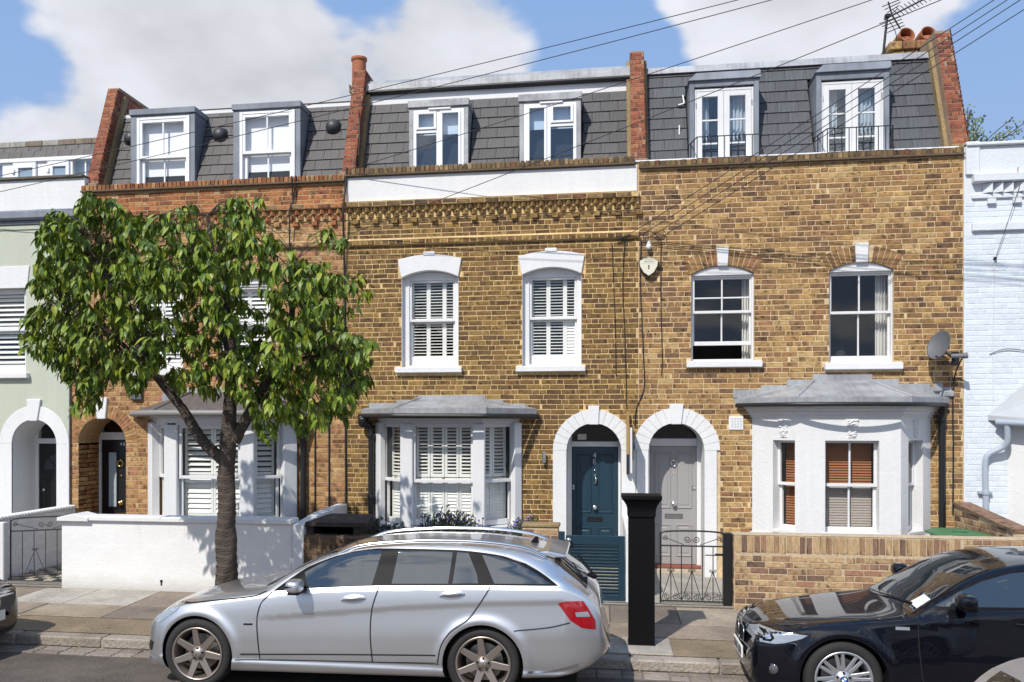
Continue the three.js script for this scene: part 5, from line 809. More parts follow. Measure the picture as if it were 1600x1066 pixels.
// raked party walls that stand up through the roofs
const pws = [[PX[1], 8.32, 'red brick party wall between the sage green house and the golden brick house', [1], 'L'], [PX[2], 8.36, 'red brick party wall with a terracotta chimney pot behind its top', [1], 'M'], [PX[3], 8.4, 'red brick party wall between the two middle mansard roofs, without chimney pot', [-1, 1], 'N'], [PX[4], 8.42, 'orange-red brick party wall at the right end of the grey slate roof', [-1], 'R']];
for (const [xc, top, label, sides] of pws) {
  const t = thing('party_wall', label, 'party wall', [xc, 6.3, -0.4]), y0 = 6.45, hw = 0.106, x0 = xc - hw, x1 = xc + hw;
  const body = part(t, 'wall', prismX([[zP(y0), y0], [zP(top), top], [-2.6, top], [-2.6, 6.3], [zP(y0), 6.3]], x0, x1), MORT.red);
  const L = (top - y0) * Math.hypot(1, 1 / RK);
  layBricks(body, courses({ x0: x0 + 0.002, x1: x1 - 0.002, y0: 0, y1: L, seed: Math.floor(xc * 31 + 900), joint: 0.01 }), PAL.red, rakeFace(0, y0, zP(y0) + 0.002), 60, [xc, 1]);
  layBricks(body, courses({ x0: 0.02, x1: 1.5, y0: y0, y1: top, seed: 5, joint: 0.01, cut: (a) => [[-1, -0.03 - (-zP(y0) * 0 + (zP(y0) - zP(a)) * -1) ]] }), PAL.red, FACE([x1 + 0.002, 0, zP(y0)], [0, 0, -1], [0, 1, 0]), 0);
  part(t, 'foot', cbox(x0 - 0.03, x1 + 0.03, 6.3, y0 + 0.02, zP(y0) - 0.2, zP(y0) + 0.06, 0.01), xc > 4 ? M.cement : MORT.red);
  for (const s of sides) part(t, 'cement_fillet', prismX([[zP(6.4) - 0.14, 6.4], [zP(top - 0.12) - 0.14, top - 0.12], [zP(top - 0.12) - 0.26, top - 0.12], [zP(6.4) - 0.26, 6.4]], s > 0 ? x1 + 0.001 : x0 - 0.055, s > 0 ? x1 + 0.055 : x0 - 0.001), M.cement);
  if (xc === PX[2]) {
    part(t, 'chimney_stack', [cbox(xc - 0.2, xc + 0.2, 7.2, 8.2, -2.2, -1.05, 0.01), cbox(xc - 0.25, xc + 0.22, 8.08, 8.2, -2.25, -1.0, 0.01)], M.cement);
    part(t, 'chimney_pot', lathe([[0.14, 0], [0.125, 0.05], [0.118, 0.5], [0.122, 0.52], [0.138, 0.53], [0.138, 0.575], [0.11, 0.58], [0.1, 0.5], [0.1, 0.1]], [xc - 0.155, 8.2, -1.3], 24), M.terracotta);
    part(t, 'cable', tube([[xc - 0.16, 8.1, -0.72], [xc + 0.0, 7.75, -0.62], [xc + 0.1, 7.4, -0.4], [xc + 0.13, 7.0, -0.28], [xc + 0.12, 6.6, -0.2]], 0.012, 6, 30), M.cable);
  }
  if (xc === PX[4]) {
    const st = part(t, 'chimney_stack', [cbox(4.6, 5.14, 8.1, 8.5, -2.4, -1.5, 0.01)], MORT.b44), r = rngOf(3);
    for (const [y, h, z, xa] of [[8.18, 0.1, -1.49, 4.6], [8.3, 0.1, -1.46, 4.55], [8.41, 0.13, -1.42, 4.5]]) for (let k = 0; k < 3; k++) part(st, 'brick', cbox(xa + k * 0.2, xa + k * 0.2 + 0.19, y, y + h, -2.4, z + r() * 0.01, 0.01), PAL.b44[3 + Math.floor(r() * 3)].m);
    for (const [x, z] of [[4.76, -1.55], [5.08, -1.55]]) {
      // hooded pot: an open half-round cowl lying on a low base
      const g = lathe([[0.1, -0.5], [0.14, 0.02], [0.148, 0.06], [0.125, 0.06], [0.118, 0.02], [0.085, -0.5]], [0, 0, 0], 20); g.scale(0.86, 0.86, 0.86); g.rotateX(Math.PI / 2 - 0.2); g.rotateY(0.22); g.translate(x, 8.635, z + 0.05);
      const b = lathe([[0, 0], [0.13, 0], [0.12, 0.1], [0, 0.1]], [x, 8.53, z - 0.05], 14);
      part(t, 'chimney_pot', [g, b], M.terracotta);
    }
  }
}
// television aerial
{
  const t = thing('tv_aerial', 'black television aerial with many short rods on a leaning mast above the grey slate roof', 'aerial', [4.42, 8.1, -1.5]), z = -1.5;
  part(t, 'mast', rod([4.40, 8.1, z], [4.49, 9.0, z], 0.02, 8), M.blackIron);
  const B0 = [4.44, 8.93, z], B1 = [5.35, 9.33, z + 0.1], at = (k) => B0.map((v, i) => lerp(v, B1[i], k));
  part(t, 'boom', [rod(B0, B1, 0.014, 8), cbox(4.45, 4.53, 8.95, 9.01, z - 0.04, z + 0.04, 0.01)], M.blackIron);
  for (let k = 0; k < 13; k++) { const p = at(0.2 + k * 0.06), l = 0.12 - k * 0.003; part(t, 'element', rod([p[0] - l * 0.35, p[1] + l * 0.75, p[2] - l * 0.5], [p[0] + l * 0.35, p[1] - l * 0.75, p[2] + l * 0.5], 0.006, 6), M.blackIron); }
  const c = at(0.13); for (const s of [-1, 1]) { part(t, 'reflector', [0, 1, 2, 3].map((k) => rod([c[0] - 0.02 + k * 0.04 * s * -1 + s * 0.08 - 0.05, c[1] + s * (0.06 + k * 0.05), c[2] - 0.14], [c[0] + 0.06 - s * 0.02 + k * 0.02, c[1] + s * (0.06 + k * 0.05) - 0.02, c[2] + 0.14], 0.007, 6)).concat(rod(c, [c[0] + (s > 0 ? -0.06 : 0.12), c[1] + s * 0.22, c[2]], 0.012, 6)), M.blackIron); }
  part(t, 'cable', tube([[4.52, 8.9, z], [4.6, 8.75, z], [4.63, 8.6, z], [4.62, 8.3, z]], 0.006, 5, 16), M.cable);
}
const CABLES = [
  ['highest overhead cable, running from the upper right across to the white parapet at far left', [-12, 6.3, 0.1], 0.1, [0, 0.12, 0]],
  ['overhead cable just below the highest one, crossing to the far left house', [-12, 6.02, 0.1], 0.12, [0, 0.04, 0.1]],
  ['overhead cable passing over the middle dormers to the party wall with chimney pot', [-3.95, 6.45, 0.1], 0.05, [0, 0, 0]],
  ['lower overhead cable crossing the grey slate roof to the white render band', [-3.9, 5.45, 0.1], 0.05, [0, -0.1, 0]],
  ['first of four cables fanning to the cream alarm box, the leftmost', [0.42, 5.32, 0.08], 0.02, [0, 0.05, 0]],
  ['second of four cables fanning to the cream alarm box', [0.56, 5.28, 0.08], 0.02, [0.08, 0.0, 0.05]],
  ['third of four cables fanning to the cream alarm box', [0.68, 5.24, 0.08], 0.02, [0.16, -0.05, 0.1]],
  ['last of four cables fanning to the cream alarm box, the rightmost', [0.78, 5.2, 0.08], 0.02, [0.3, -0.12, 0.15]],
];
// ---------- ground ----------
structure('road', [fromTris(quad([-400, 0, 400], [400, 0, 400], [400, 0, 4.55], [-400, 0, 4.55])), fromTris(quad([-400, -0.02, 4.6], [400, -0.02, 4.6], [400, -0.02, -400], [-400, -0.02, -400]))], mat('asphalt', [0.185, 0.152, 0.13], { map: TX.asphalt, roughness: 0.93, bumpMap: TX.asphalt, bumpScale: 0.006 }));
{
  const r = rngOf(500), gs = structure('gutter', bx(-14, 9, -0.01, 0.004, 4.54, 4.84), mat('worn gutter', [0.25, 0.205, 0.165], { map: TX.slab, roughness: 0.95, bumpMap: TX.rough, bumpScale: 0.01 }));
  const gm = [0, 1, 2].map((i) => mat('granite sett ' + i, [0.24 + i * 0.05, 0.20 + i * 0.045, 0.165 + i * 0.04], { map: TX.slab, roughness: 0.95, bumpMap: TX.rough, bumpScale: 0.01 }));
  for (let x = -9; x < 5.5;) { const w = 0.18 + r() * 0.14; for (const [a, b] of [[4.56, 4.69], [4.705, 4.84]]) part(gs, 'sett', cbox(x, x + w - 0.015, 0, 0.012 + r() * 0.006, a + r() * 0.008, b, 0.006), gm[Math.floor(r() * 3)]); x += w; }
  const kb = structure('kerb', bx(-14, 9, 0, 0.1, 4.36, 4.535), M.concrete), km = [0, 1, 2].map((i) => mat('kerb stone ' + i, [0.31 + i * 0.05, 0.265 + i * 0.045, 0.215 + i * 0.04], { map: TX.slab, roughness: 0.95, bumpMap: TX.rough, bumpScale: 0.012 }));
  for (let x = -13.2; x < 8.6;) { const w = 0.85 + r() * 0.2; part(kb, 'kerb_stone', cbox(x, x + w - 0.008, 0.005, 0.122 + r() * 0.004, 4.352, 4.545 + r() * 0.006, 0.016), km[Math.floor(r() * 3)]); x += w; }
  const yy = (z) => 0.125 + (4.355 - z) * 0.0203;
  const pv = structure('pavement', [fromTris(quad([-14, 0.125, 4.355], [9, 0.125, 4.355], [9, 0.172, 2.0], [-14, 0.172, 2.0])), bx(-14, 9, 0, 0.11, 2.0, 4.36)], mat('worn brown footway', [0.27, 0.205, 0.13], { map: TX.slab, roughness: 0.97, bumpMap: TX.rough, bumpScale: 0.01 }));
  part(pv, 'joint_bed', fromTris(quad([-14, yy(3.69) + 0.003, 3.69], [9, yy(3.69) + 0.003, 3.69], [9, yy(2.05) + 0.003, 2.05], [-14, yy(2.05) + 0.003, 2.05])), mat('dark joint grit', [0.10, 0.08, 0.06], { roughness: 1 }));
  const tones = [[0.29, 0.23, 0.17], [0.36, 0.29, 0.215], [0.215, 0.175, 0.138], [0.31, 0.245, 0.19], [0.40, 0.33, 0.25]].map((c, i) => mat('paving stone ' + i, c, { map: rp(TX.slab, 1.7 + i * 0.13), roughness: 0.95, bumpMap: TX.rough, bumpScale: 0.004 })), pale = mat('new concrete slab', [0.46, 0.42, 0.36], { map: TX.slab, roughness: 0.95 });
  const yAt = yy;
  const slab = (x0, x1, z0, z1, m) => { const g = cbox(x0 + 0.007, x1 - 0.007, -0.03, 0.009 + r() * 0.005, 0.002, z1 - z0 - 0.014, 0.005); g.rotateX(0.0203); g.translate(0, yAt(z0), z0 + 0.005); part(pv, 'paving_slab', g, m); };
  for (const [z0, z1, seed] of [[2.17, 3.06, 0], [3.06, 3.69, 1]]) { const q = rngOf(60 + seed); for (let x = -13.5 + seed * 0.5; x < 8.4;) { const w = 0.72 + q() * 0.5; const isPale = x < -6.75 && x > -8.3; slab(x, x + w, z0, z1, isPale && seed === 0 ? pale : tones[Math.floor(q() * 5)]); x += w; } }
  for (const [x0, x1, z0, z1] of [[0.05, 0.72, 3.7, 4.35], [-7.9, -7.0, 3.7, 4.1]]) slab(x0, x1, z0, z1, pale);
  const dirt = rngOf(77), leafM = mat('dry leaf', [0.35, 0.25, 0.08], { roughness: 0.9 }), lg = [];
  for (let k = 0; k < 420; k++) { const x = -8 + dirt() * 13, z = dirt() < 0.5 ? 4.57 + dirt() * 0.12 : 2.2 + dirt() * 2.1, y = z > 4.5 ? 0.018 : yAt(z) + 0.014, a = dirt() * 6.3, s = 0.012 + dirt() * 0.022; lg.push(fromTris([[x + s * Math.cos(a), y + dirt() * 0.01, z + s * Math.sin(a)], [x - s * 0.4 * Math.sin(a), y, z + s * 0.4 * Math.cos(a)], [x + s * 0.4 * Math.sin(a), y, z - s * 0.4 * Math.cos(a)]])); }
  const lf = structure('fallen_leaves', lg, leafM); lf.userData = { kind: 'stuff', label: 'small dry fallen leaves scattered on pavement and gutter', category: 'leaves' };
  // front gardens
  const gd = structure('front_garden', [fromTris(quad([-13, 0.2, 2.05], [9, 0.2, 2.05], [9, 0.2, -0.6], [-13, 0.2, -0.6])), bx(-13, 9, 0.0, 0.19, 1.9, 2.06)], M.concrete);
  const path = structure('tiled_path', bx(-8.62, -7.53, 0.195, 0.21, -0.6, 1.98), mat('dark edging tile', [0.05, 0.05, 0.055], { roughness: 0.5 }));
  const tm = [mat('black path tile', [0.02, 0.02, 0.022], { roughness: 0.4 }), mat('cream path tile', [0.62, 0.55, 0.42], { roughness: 0.5, map: TX.slab })], T = 0.145;
  for (let i = 0; i < 7; i++) for (let j = 0; j < 16; j++) { const x = -8.58 + i * T, z = -0.5 + j * T; if (z + T > 1.9) continue; part(path, 'tile', cbox(x + 0.002, x + T - 0.002, 0.205, 0.217, z + 0.002, z + T - 0.002, 0.002), tm[(i + j) % 2]); }
  part(path, 'step_edge', cbox(-8.62, -7.53, 0.1, 0.218, 1.93, 2.03, 0.01), mat('worn step', [0.2, 0.18, 0.15], { map: TX.slab, roughness: 0.95 }));
}
// ---------- front walls ----------
{
  const w = thing('front_wall', 'smooth white painted front garden wall behind the tree trunk', 'wall', [-5.8, 0.17, 2.1]);
  part(w, 'wall', [cbox(-7.5, -4.13, 0.16, 1.125, 1.92, 2.14, 0.01)], M.dirtyWhite);
  part(w, 'coping', [cbox(-7.28, -4.12, 1.126, 1.195, 1.87, 2.19, 0.012)], M.whiteWall);
  part(w, 'pier_cap', [prism([[-7.53, 1.12], [-7.06, 1.12], [-7.06, 1.17], [-7.29, 1.225], [-7.53, 1.17]], 1.83, 2.21, [], 0.006)], M.whiteWall);
  part(w, 'drain_hole', [prism(arc(-6.0, 0.31, 0.022, 0, 6.28, 10), 2.139, 2.142), bx(-6.012, -5.988, 0.25, 0.3, 2.139, 2.142)], M.dark);
  const s = thing('side_wall', 'white sloping side wall at the right end of the white garden wall', 'wall', [-4.1, 0.2, 1]);
  part(s, 'wall', [prismX([[2.14, 0.1], [2.14, 1.12], [1.2, 1.2], [0.05, 1.22], [0.05, 0.1]], -4.126, -3.96, 0.01)], M.whiteWall);
  const d = thing('bin_store', 'low dark bin store with a flat felt lid in the shade', 'bin store', [-3.6, 0.2, 1.5]);
  part(d, 'lid', [prism([[-3.95, 1.2], [-3.32, 1.2], [-3.1, -2.2 + 0], [-3.95, -2.2]].map(([x, z], i) => [x, i < 2 ? -0.95 : -2.12]), 0, 0.06, [], 0.008).rotateX(-Math.PI / 2).translate(0, 1.1, 0)], mat('brown felt', [0.05, 0.04, 0.035], { roughness: 0.95, map: TX.slab }));
  part(d, 'side', [cbox(-3.93, -3.85, 0.2, 1.1, 1, 2.05), cbox(-3.3, -3.22, 0.2, 1.1, 1, 2.05), cbox(-3.93, -3.22, 0.2, 1.1, 0.97, 1.05)], mat('dark stained timber', [0.05, 0.035, 0.028], { map: TX.wood, roughness: 0.8 }));
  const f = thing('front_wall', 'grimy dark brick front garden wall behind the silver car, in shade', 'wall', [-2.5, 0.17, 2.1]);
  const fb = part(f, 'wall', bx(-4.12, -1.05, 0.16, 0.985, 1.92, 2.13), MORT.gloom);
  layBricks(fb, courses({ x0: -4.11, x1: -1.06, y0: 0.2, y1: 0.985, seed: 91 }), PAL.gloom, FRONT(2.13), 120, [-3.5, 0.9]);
  const p = thing('gate_pier', 'tan brick pier left of the teal slatted gate', 'wall', [-0.8, 0.17, 2]);
  const pb = part(p, 'wall', [bx(-1.03, -0.57, 0.16, 1.13, 1.75, 1.99)], MORT.front);
  layBricks(pb, courses({ x0: -1.025, x1: -0.575, y0: 0.2, y1: 1.13, seed: 92 }), PAL.front, FRONT(1.99), 20, [-0.8, 1.1]);
  layBricks(pb, courses({ x0: 0, x1: 0.24, y0: 0.2, y1: 1.13, seed: 93 }), PAL.front, FACE([-0.57, 0, 1.99], [0, 0, -1], [0, 1, 0]), 0);
  part(p, 'pier_top', cbox(-1.04, -0.55, 1.13, 1.175, 1.73, 2.01, 0.01), M.cement);
  const dv = thing('side_wall', 'white rendered divider wall between the teal gate and the black post', 'wall', [0.36, 0.2, 1]);
  part(dv, 'wall', cbox(0.295, 0.47, 0.15, 1.1, 0.03, 2.04, 0.01), M.whiteWall);
  // 44: yellow brick wall with a soldier course on top
  const y = thing('front_wall', 'yellow and brown brick front wall with upright top course, behind the black car', 'wall', [3.2, 0.17, 2.1]);
  const yb = part(y, 'wall', [bx(1.62, 5.7, 0.15, 1.095, 1.9, 2.135)], MORT.front);
  const yl = [...courses({ x0: 1.63, x1: 5.69, y0: 0.17, y1: 0.875, seed: 94, cut: () => [] }), ...courses({ x0: 4.28, x1: 5.69, y0: 0.88, y1: 1.1, seed: 95 }), ...soldiers({ x0: 1.63, x1: 4.28, y: 0.883, h: 0.205, w: 0.066, joint: 0.011, seed: 96 })];
  layBricks(yb, yl, PAL.front, FRONT(2.135), 290, [2.4, 0.8], 12);
  layBricks(yb, courses({ x0: 0, x1: 0.23, y0: 0.17, y1: 1.09, seed: 97 }), PAL.front, FACE([1.62, 0, 1.9], [0, 0, 1], [0, 1, 0]).multiply(new THREE.Matrix4().makeRotationY(0)), 0);
  part(y, 'mortar_top', cbox(1.61, 5.7, 1.096, 1.11, 1.9, 2.14, 0.005), MORT.front);
  const rd = thing('side_wall', 'brown brick dividing wall beside the green bin lid', 'wall', [5.05, 0.2, 1]);
  const rb = part(rd, 'wall', prismX([[1.88, 0.1], [1.88, 1.16], [0.03, 1.33], [0.03, 0.1]], 4.93, 5.12), MORT.front);
  layBricks(rb, courses({ x0: 0.05, x1: 1.87, y0: 0.2, y1: 1.3, seed: 98, cut: (a) => [[1.88 - Math.max(0, (a + 0.06 - 1.16) / 0.17 * 1.85), 3]] }).map((b) => b), PAL.front, FACE([4.93, 0, 0], [0, 0, 1], [0, 1, 0]), 40, [1, 1.2]);
  part(rd, 'top_course', [prismX([[1.9, 1.161], [1.9, 1.2], [0.03, 1.37], [0.03, 1.331]], 4.91, 5.14, 0.004)], PAL.front[1].m);
  const wb = thing('front_wall', 'white painted brick front wall at the left edge, with scalloped top', 'wall', [-8.8, 0.17, 1.9]);
  const wbw = part(wb, 'wall', [bx(-9.4, -8.62, 0.15, 1.06, 1.9, 2.12), bx(-8.72, -8.63, 0.15, 1.08, 0.02, 1.9)], M.whiteWall);
  layBricks(wbw, courses({ x0: -9.39, x1: -8.63, y0: 0.2, y1: 1.05, seed: 99, joint: 0.007 }), PAL.whiteb, FRONT(2.12), 20, [-8.7, 0.7]);
  layBricks(wbw, courses({ x0: 0.03, x1: 1.89, y0: 0.22, y1: 1.07, seed: 101, joint: 0.007 }), PAL.whiteb, FACE([-8.63, 0, 1.9], [0, 0, -1], [0, 1, 0]), 60, [1, 0.7]);
  for (let z = 0.04; z < 2.05; z += 0.075) part(wb, 'coping_brick', cbox(-8.77, -8.6, 1.075, 1.135, z, z + 0.066, 0.014), M.whiteWall);
  part(wb, 'gate_post', cbox(-8.6, -8.5, 0.15, 1.06, 1.9, 2.0, 0.01), M.whiteWall);
}
// ---------- gates ----------
const scroll = (cx, cy, r, dir, turns, rot, z) => { const p = []; for (let i = 0; i <= 26; i++) { const t = i / 26, a = rot + dir * t * turns * 6.283, rr = r * (1 - 0.82 * t); p.push([cx + rr * Math.cos(a), cy + rr * Math.sin(a), z]); } return p; };
function ironGate(g, W, H, m, bars, fan) {
  // local: hinge edge at x = 0, bottom at y = 0, in the plane z = 0
  const z = 0, rl = 0.011, P = (n, geo) => part(g, n, geo, m);
  P('frame', [rod([0, 0, z], [0, H, z], rl), rod([W, 0, z], [W, H - 0.02, z], rl), rod([0, 0.03, z], [W, 0.03, z], rl * 0.9)]);
  P('top_rail', tube([[0, H - 0.02, z], [0.02, H, z], [W - 0.02, H, z], [W, H - 0.02, z]], rl, 8, 20)); P('middle_rail', rod([0, H - 0.17, z], [W, H - 0.17, z], rl * 0.9));
  for (let k = 1; k < bars; k++) P('bar', rod([W * k / bars, 0.03, z], [W * k / bars, H - 0.17, z], 0.0065, 6));
  const cx = W / 2, cy = H - 0.085;
  for (const s of [-1, 1]) { P('scroll', tube(scroll(cx + s * 0.055, cy, 0.045, s, 1.6, s > 0 ? Math.PI : 0, z), 0.0055, 6, 40)); P('scroll', tube([...scroll(cx + s * (W / 2 - 0.06), cy + 0.02, 0.034, -s, 1.4, s > 0 ? 0 : Math.PI, z)].reverse().concat([[cx + s * 0.1, cy - 0.07, z]]), 0.005, 6, 40)); }
  for (const c of fan) { for (const s of [-1, 1]) { P('scroll', tube(scroll(W * c + s * 0.05, 0.085, 0.04, -s, 1.5, Math.PI / 2, z), 0.005, 6, 36)); P('brace', rod([W * c, 0.42, z], [W * c + s * W / bars * 0.9, 0.05, z], 0.005, 6)); P('scroll', tube(scroll(W * c + s * 0.025, 0.42, 0.022, s, 1.3, s > 0 ? Math.PI : 0, z), 0.0045, 6, 24)); } }
}
{
  const g = thing('iron_gate', 'black wrought iron gate with scrolls in front of the grey door', 'gate', [0.73, 0.2, 2.0]); ORG.set(g, [0, 0, 0]);
  ironGate(g, 0.78, 0.9, M.blackIron, 6, [0.5, 0.83, 0.17]); part(g, 'latch', bar([0.55, 0.62, 0.01], [0.8, 0.62, 0.01], 0.02, 0.012), M.blackIron);
  const p = thing('gate_post', 'square black gate post at the left end of the yellow brick wall', 'post', [1.55, 0.17, 2.0]);
  part(p, 'post', cbox(1.5, 1.605, 0.15, 1.105, 1.95, 2.05, 0.006), M.blackIron); part(p, 'catch', bar([1.4, 0.83, 2.02], [1.5, 0.83, 2.02], 0.025, 0.025), M.blackIron);
  const b = thing('iron_gate', 'brown-black wrought iron gate with scrolls standing open by the tiled path', 'gate', [-8.47, 0.23, 1.88]); ORG.set(b, [0, 0, 0]); b.rotation.y = 0.56;
  ironGate(b, 0.92, 0.86, mat('rusty black iron', [0.035, 0.025, 0.022], { roughness: 0.6 }), 6, [0.35, 0.83]);
  // the teal slatted gate of number 46
  const T = thing('wooden_gate', 'dark teal wooden gate of horizontal slats under the teal front door', 'gate', [-0.1, 0.18, 2]), z0 = 1.95, z1 = 2.0;
  part(T, 'frame', frameBoxes(-0.47, 0.285, 0.185, 1.035, z0, z1, 0.07, 0.085, 0.09, 0.115), M.navyDoor);
  for (let k = 0; k < 15; k++) { const y = 0.285 + k * 0.0425, s = norm(cbox(-0.4, 0.2, -0.017, 0.017, -0.009, 0.009, 0.003)); s.rotateX(0.5); s.translate(0, y + 0.015, 1.975); part(T, 'slat', s, M.navyDoor); }
  part(T, 'knob', [lathe([[0, 0], [0.02, 0], [0.014, 0.02], [0.03, 0.035], [0.034, 0.05], [0.02, 0.068], [0, 0.07]], [0, 0, 0], 16).rotateX(Math.PI / 2).translate(-0.43, 0.98, z1)], M.chrome); part(T, 'lock', lathe([[0, 0], [0.03, 0], [0.026, 0.012], [0, 0.014]], [0, 0, 0], 16).rotateX(Math.PI / 2).translate(-0.43, 0.9, z1), M.blackIron);
  const gp = thing('gate_post', 'slim dark gate post between brick pier and teal gate', 'post', [-0.52, 0.18, 2]); part(gp, 'post', cbox(-0.56, -0.485, 0.15, 1.08, 1.93, 1.995, 0.005), M.navyDoor);
}
// ---------- post, signs, boxes, dish, lamp, bin, plants ----------
{
  const p = thing('black_post', 'tall square matt black post with a flared cap on the pavement by the kerb', 'post', [0.41, 0.13, 3.9]), m = pmat('matt black paint', [0.004, 0.004, 0.0045], { roughness: 0.6, specularIntensity: 0.25 });
  part(p, 'shaft', [cbox(0.275, 0.545, 0.12, 1.50, 3.77, 4.03, 0.006)], m);
  const prof = [[0.135, 0], [0.145, 0.0], [0.145, 0.05], [0.15, 0.09], [0.165, 0.13], [0.185, 0.165], [0.207, 0.19], [0.207, 0.225], [0.0, 0.232]], t = [], cx = 0.41, cz = 3.9, sq = ([r, y]) => [[cx - r, 1.5 + y, cz + r], [cx + r, 1.5 + y, cz + r], [cx + r, 1.5 + y, cz - r], [cx - r, 1.5 + y, cz - r]];
  for (let k = 0; k + 1 < prof.length; k++) { const a = sq(prof[k]), b = sq(prof[k + 1]); for (let i = 0; i < 4; i++) { const n = (i + 1) % 4; t.push(...quad(a[i], a[n], b[n], b[i])); } }
  part(p, 'flared_cap', fromTris(t), m);
  part(p, 'base_bead', [cbox(0.265, 0.555, 0.12, 0.15, 3.76, 4.04, 0.008)], m);
  // estate agent's board seen edge on
  const s = thing('sale_board', 'estate agent board on a timber stake seen edge-on between the two white arches', 'sign', [0.4, 1.7, 0.1]), tan = mat('bare timber', [0.42, 0.27, 0.10], { map: TX.wood, roughness: 0.8 });
  part(s, 'stake', cbox(0.352, 0.395, 1.72, 2.66, 0.05, 0.1, 0.003), tan); part(s, 'board', cbox(0.40, 0.425, 1.76, 2.42, 0.06, 0.5, 0.002), mat('pale board edge', [0.7, 0.68, 0.62], { roughness: 0.6 })); part(s, 'board', cbox(0.43, 0.445, 1.95, 2.42, 0.06, 0.45, 0.002), mat('grey green board', [0.1, 0.12, 0.11], { roughness: 0.6 }));
  part(s, 'navy_edge', cbox(0.354, 0.393, 1.735, 2.02, 0.101, 0.13, 0.003), mat('navy paint', [0.01, 0.012, 0.05], { roughness: 0.5 }));
  // shield-shaped alarm box
  const a = thing('alarm_box', 'cream shield-shaped alarm box with a keyhole on the yellow brick wall', 'alarm box', [0.68, 4.83, 0]);
  const sh = [[0.535, 4.9], [0.6, 4.945], [0.68, 4.957], [0.76, 4.945], [0.825, 4.9], [0.815, 4.82], [0.76, 4.72], [0.68, 4.665], [0.6, 4.72], [0.545, 4.82]], cr = mat('cream plastic', [0.66, 0.63, 0.50], { roughness: 0.5 });
  part(a, 'case', prism(sh, 0.0, 0.085, [], 0.012), mat('dark case', [0.05, 0.045, 0.035], {})); const fr = part(a, 'front', prism(sh.map(([x, y]) => [0.68 + (x - 0.68) * 0.93, 4.82 + (y - 4.82) * 0.93]), 0.085, 0.1, [], 0.005), cr);
  part(fr, 'keyhole', [prism(arc(0.68, 4.825, 0.012, 0, 6.28, 12), 0.1, 0.102), prism([[0.675, 4.82], [0.685, 4.82], [0.69, 4.775], [0.67, 4.775]], 0.1, 0.102)], M.dark);
  // printed name
  const cv = document.createElement('canvas'); cv.width = 256; cv.height = 64; const cx2 = cv.getContext('2d'); cx2.fillStyle = '#d5d0bd'; cx2.fillRect(0, 0, 256, 64); cx2.fillStyle = '#5c5a50'; cx2.font = 'italic bold 46px serif'; cx2.textAlign = 'center'; cx2.fillText('Banham', 128, 46);
  const ct = new THREE.CanvasTexture(cv); ct.colorSpace = THREE.SRGBColorSpace; const lp = new THREE.PlaneGeometry(0.19, 0.045); lp.translate(0.68, 4.888, 0.1025); lp.userData.keepUV = true; part(fr, 'lettering', lp, new THREE.MeshStandardMaterial({ map: ct, roughness: 0.5, name: 'lettering' }));
  const b = thing('alarm_box', 'small dark grey alarm box with a round white emblem beside the white keystone', 'alarm box', [-7.53, 3.03, 0]);
  part(b, 'case', cbox(-7.63, -7.43, 2.865, 3.185, 0, 0.06, 0.012), mat('slate grey plastic', [0.09, 0.1, 0.115], { roughness: 0.5 })); const em = new THREE.TorusGeometry(0.056, 0.006, 6, 28); em.translate(-7.53, 3.08, 0.061);
  part(b, 'emblem', [em, bar([-7.56, 3.05, 0.062], [-7.535, 3.11, 0.062], 0.014, 0.004), bar([-7.535, 3.11, 0.062], [-7.52, 3.06, 0.062], 0.014, 0.004), bar([-7.52, 3.06, 0.062], [-7.50, 3.11, 0.062], 0.014, 0.004)], M.upvc); part(b, 'label_strip', cbox(-7.61, -7.45, 2.94, 2.955, 0.059, 0.062, 0.001), mat('grey print', [0.3, 0.32, 0.34], {}));
  // satellite dish
  const d = thing('satellite_dish', 'grey satellite dish on an arm above the white bay', 'satellite dish', [4.85, 3.5, 0]), dm = mat('grey mesh dish', [0.11, 0.115, 0.125], { roughness: 0.55 });
  const bowl = lathe([[0, 0], [0.08, 0.008], [0.15, 0.03], [0.205, 0.06], [0.215, 0.062], [0.21, 0.05], [0.15, 0.018], [0.08, -0.006], [0, -0.014]], [0, 0, 0], 32); bowl.scale(0.86, 1, 1); bowl.rotateX(Math.PI / 2 - 0.35); bowl.rotateY(-1.08); bowl.translate(4.67, 3.56, 0.3);
  part(d, 'bowl', bowl, dm); part(d, 'arm', [tube([[4.70, 3.42, 0.28], [4.66, 3.38, 0.36], [4.5, 3.4, 0.58]], 0.012, 6, 16), tube([[4.70, 3.5, 0.26], [4.85, 3.44, 0.12], [4.95, 3.4, 0.02]], 0.02, 8, 16)], M.blackIron); part(d, 'bracket', cbox(4.9, 5.0, 3.32, 3.5, 0, 0.03, 0.005), M.blackIron);
  part(d, 'receiver', [rod([4.78, 3.42, 0.33], [4.93, 3.42, 0.36], 0.03, 12), rod([4.93, 3.42, 0.36], [4.98, 3.425, 0.37], 0.042, 12)], mat('pale receiver', [0.16, 0.165, 0.18], {})); part(d, 'cable', tube([[4.95, 3.42, 0.3], [4.93, 3.2, 0.08], [4.92, 3.0, 0.03], [4.92, 2.0, 0.025], [4.915, 1.2, 0.025]], 0.011, 6, 40), M.cable);
  // wall lamp beside the teal door
  const l = thing('wall_lamp', 'small chrome up-and-down wall lamp beside the teal door', 'wall lamp', [-0.89, 1.97, 0]); part(l, 'body', [lathe([[0, -0.085], [0.026, -0.085], [0.028, -0.08], [0.028, 0.08], [0.026, 0.085], [0, 0.085]], [-0.88, 1.97, 0.075], 18)], M.chrome); part(l, 'bracket', cbox(-0.905, -0.86, 1.94, 2.0, 0, 0.06, 0.006), M.blackIron);
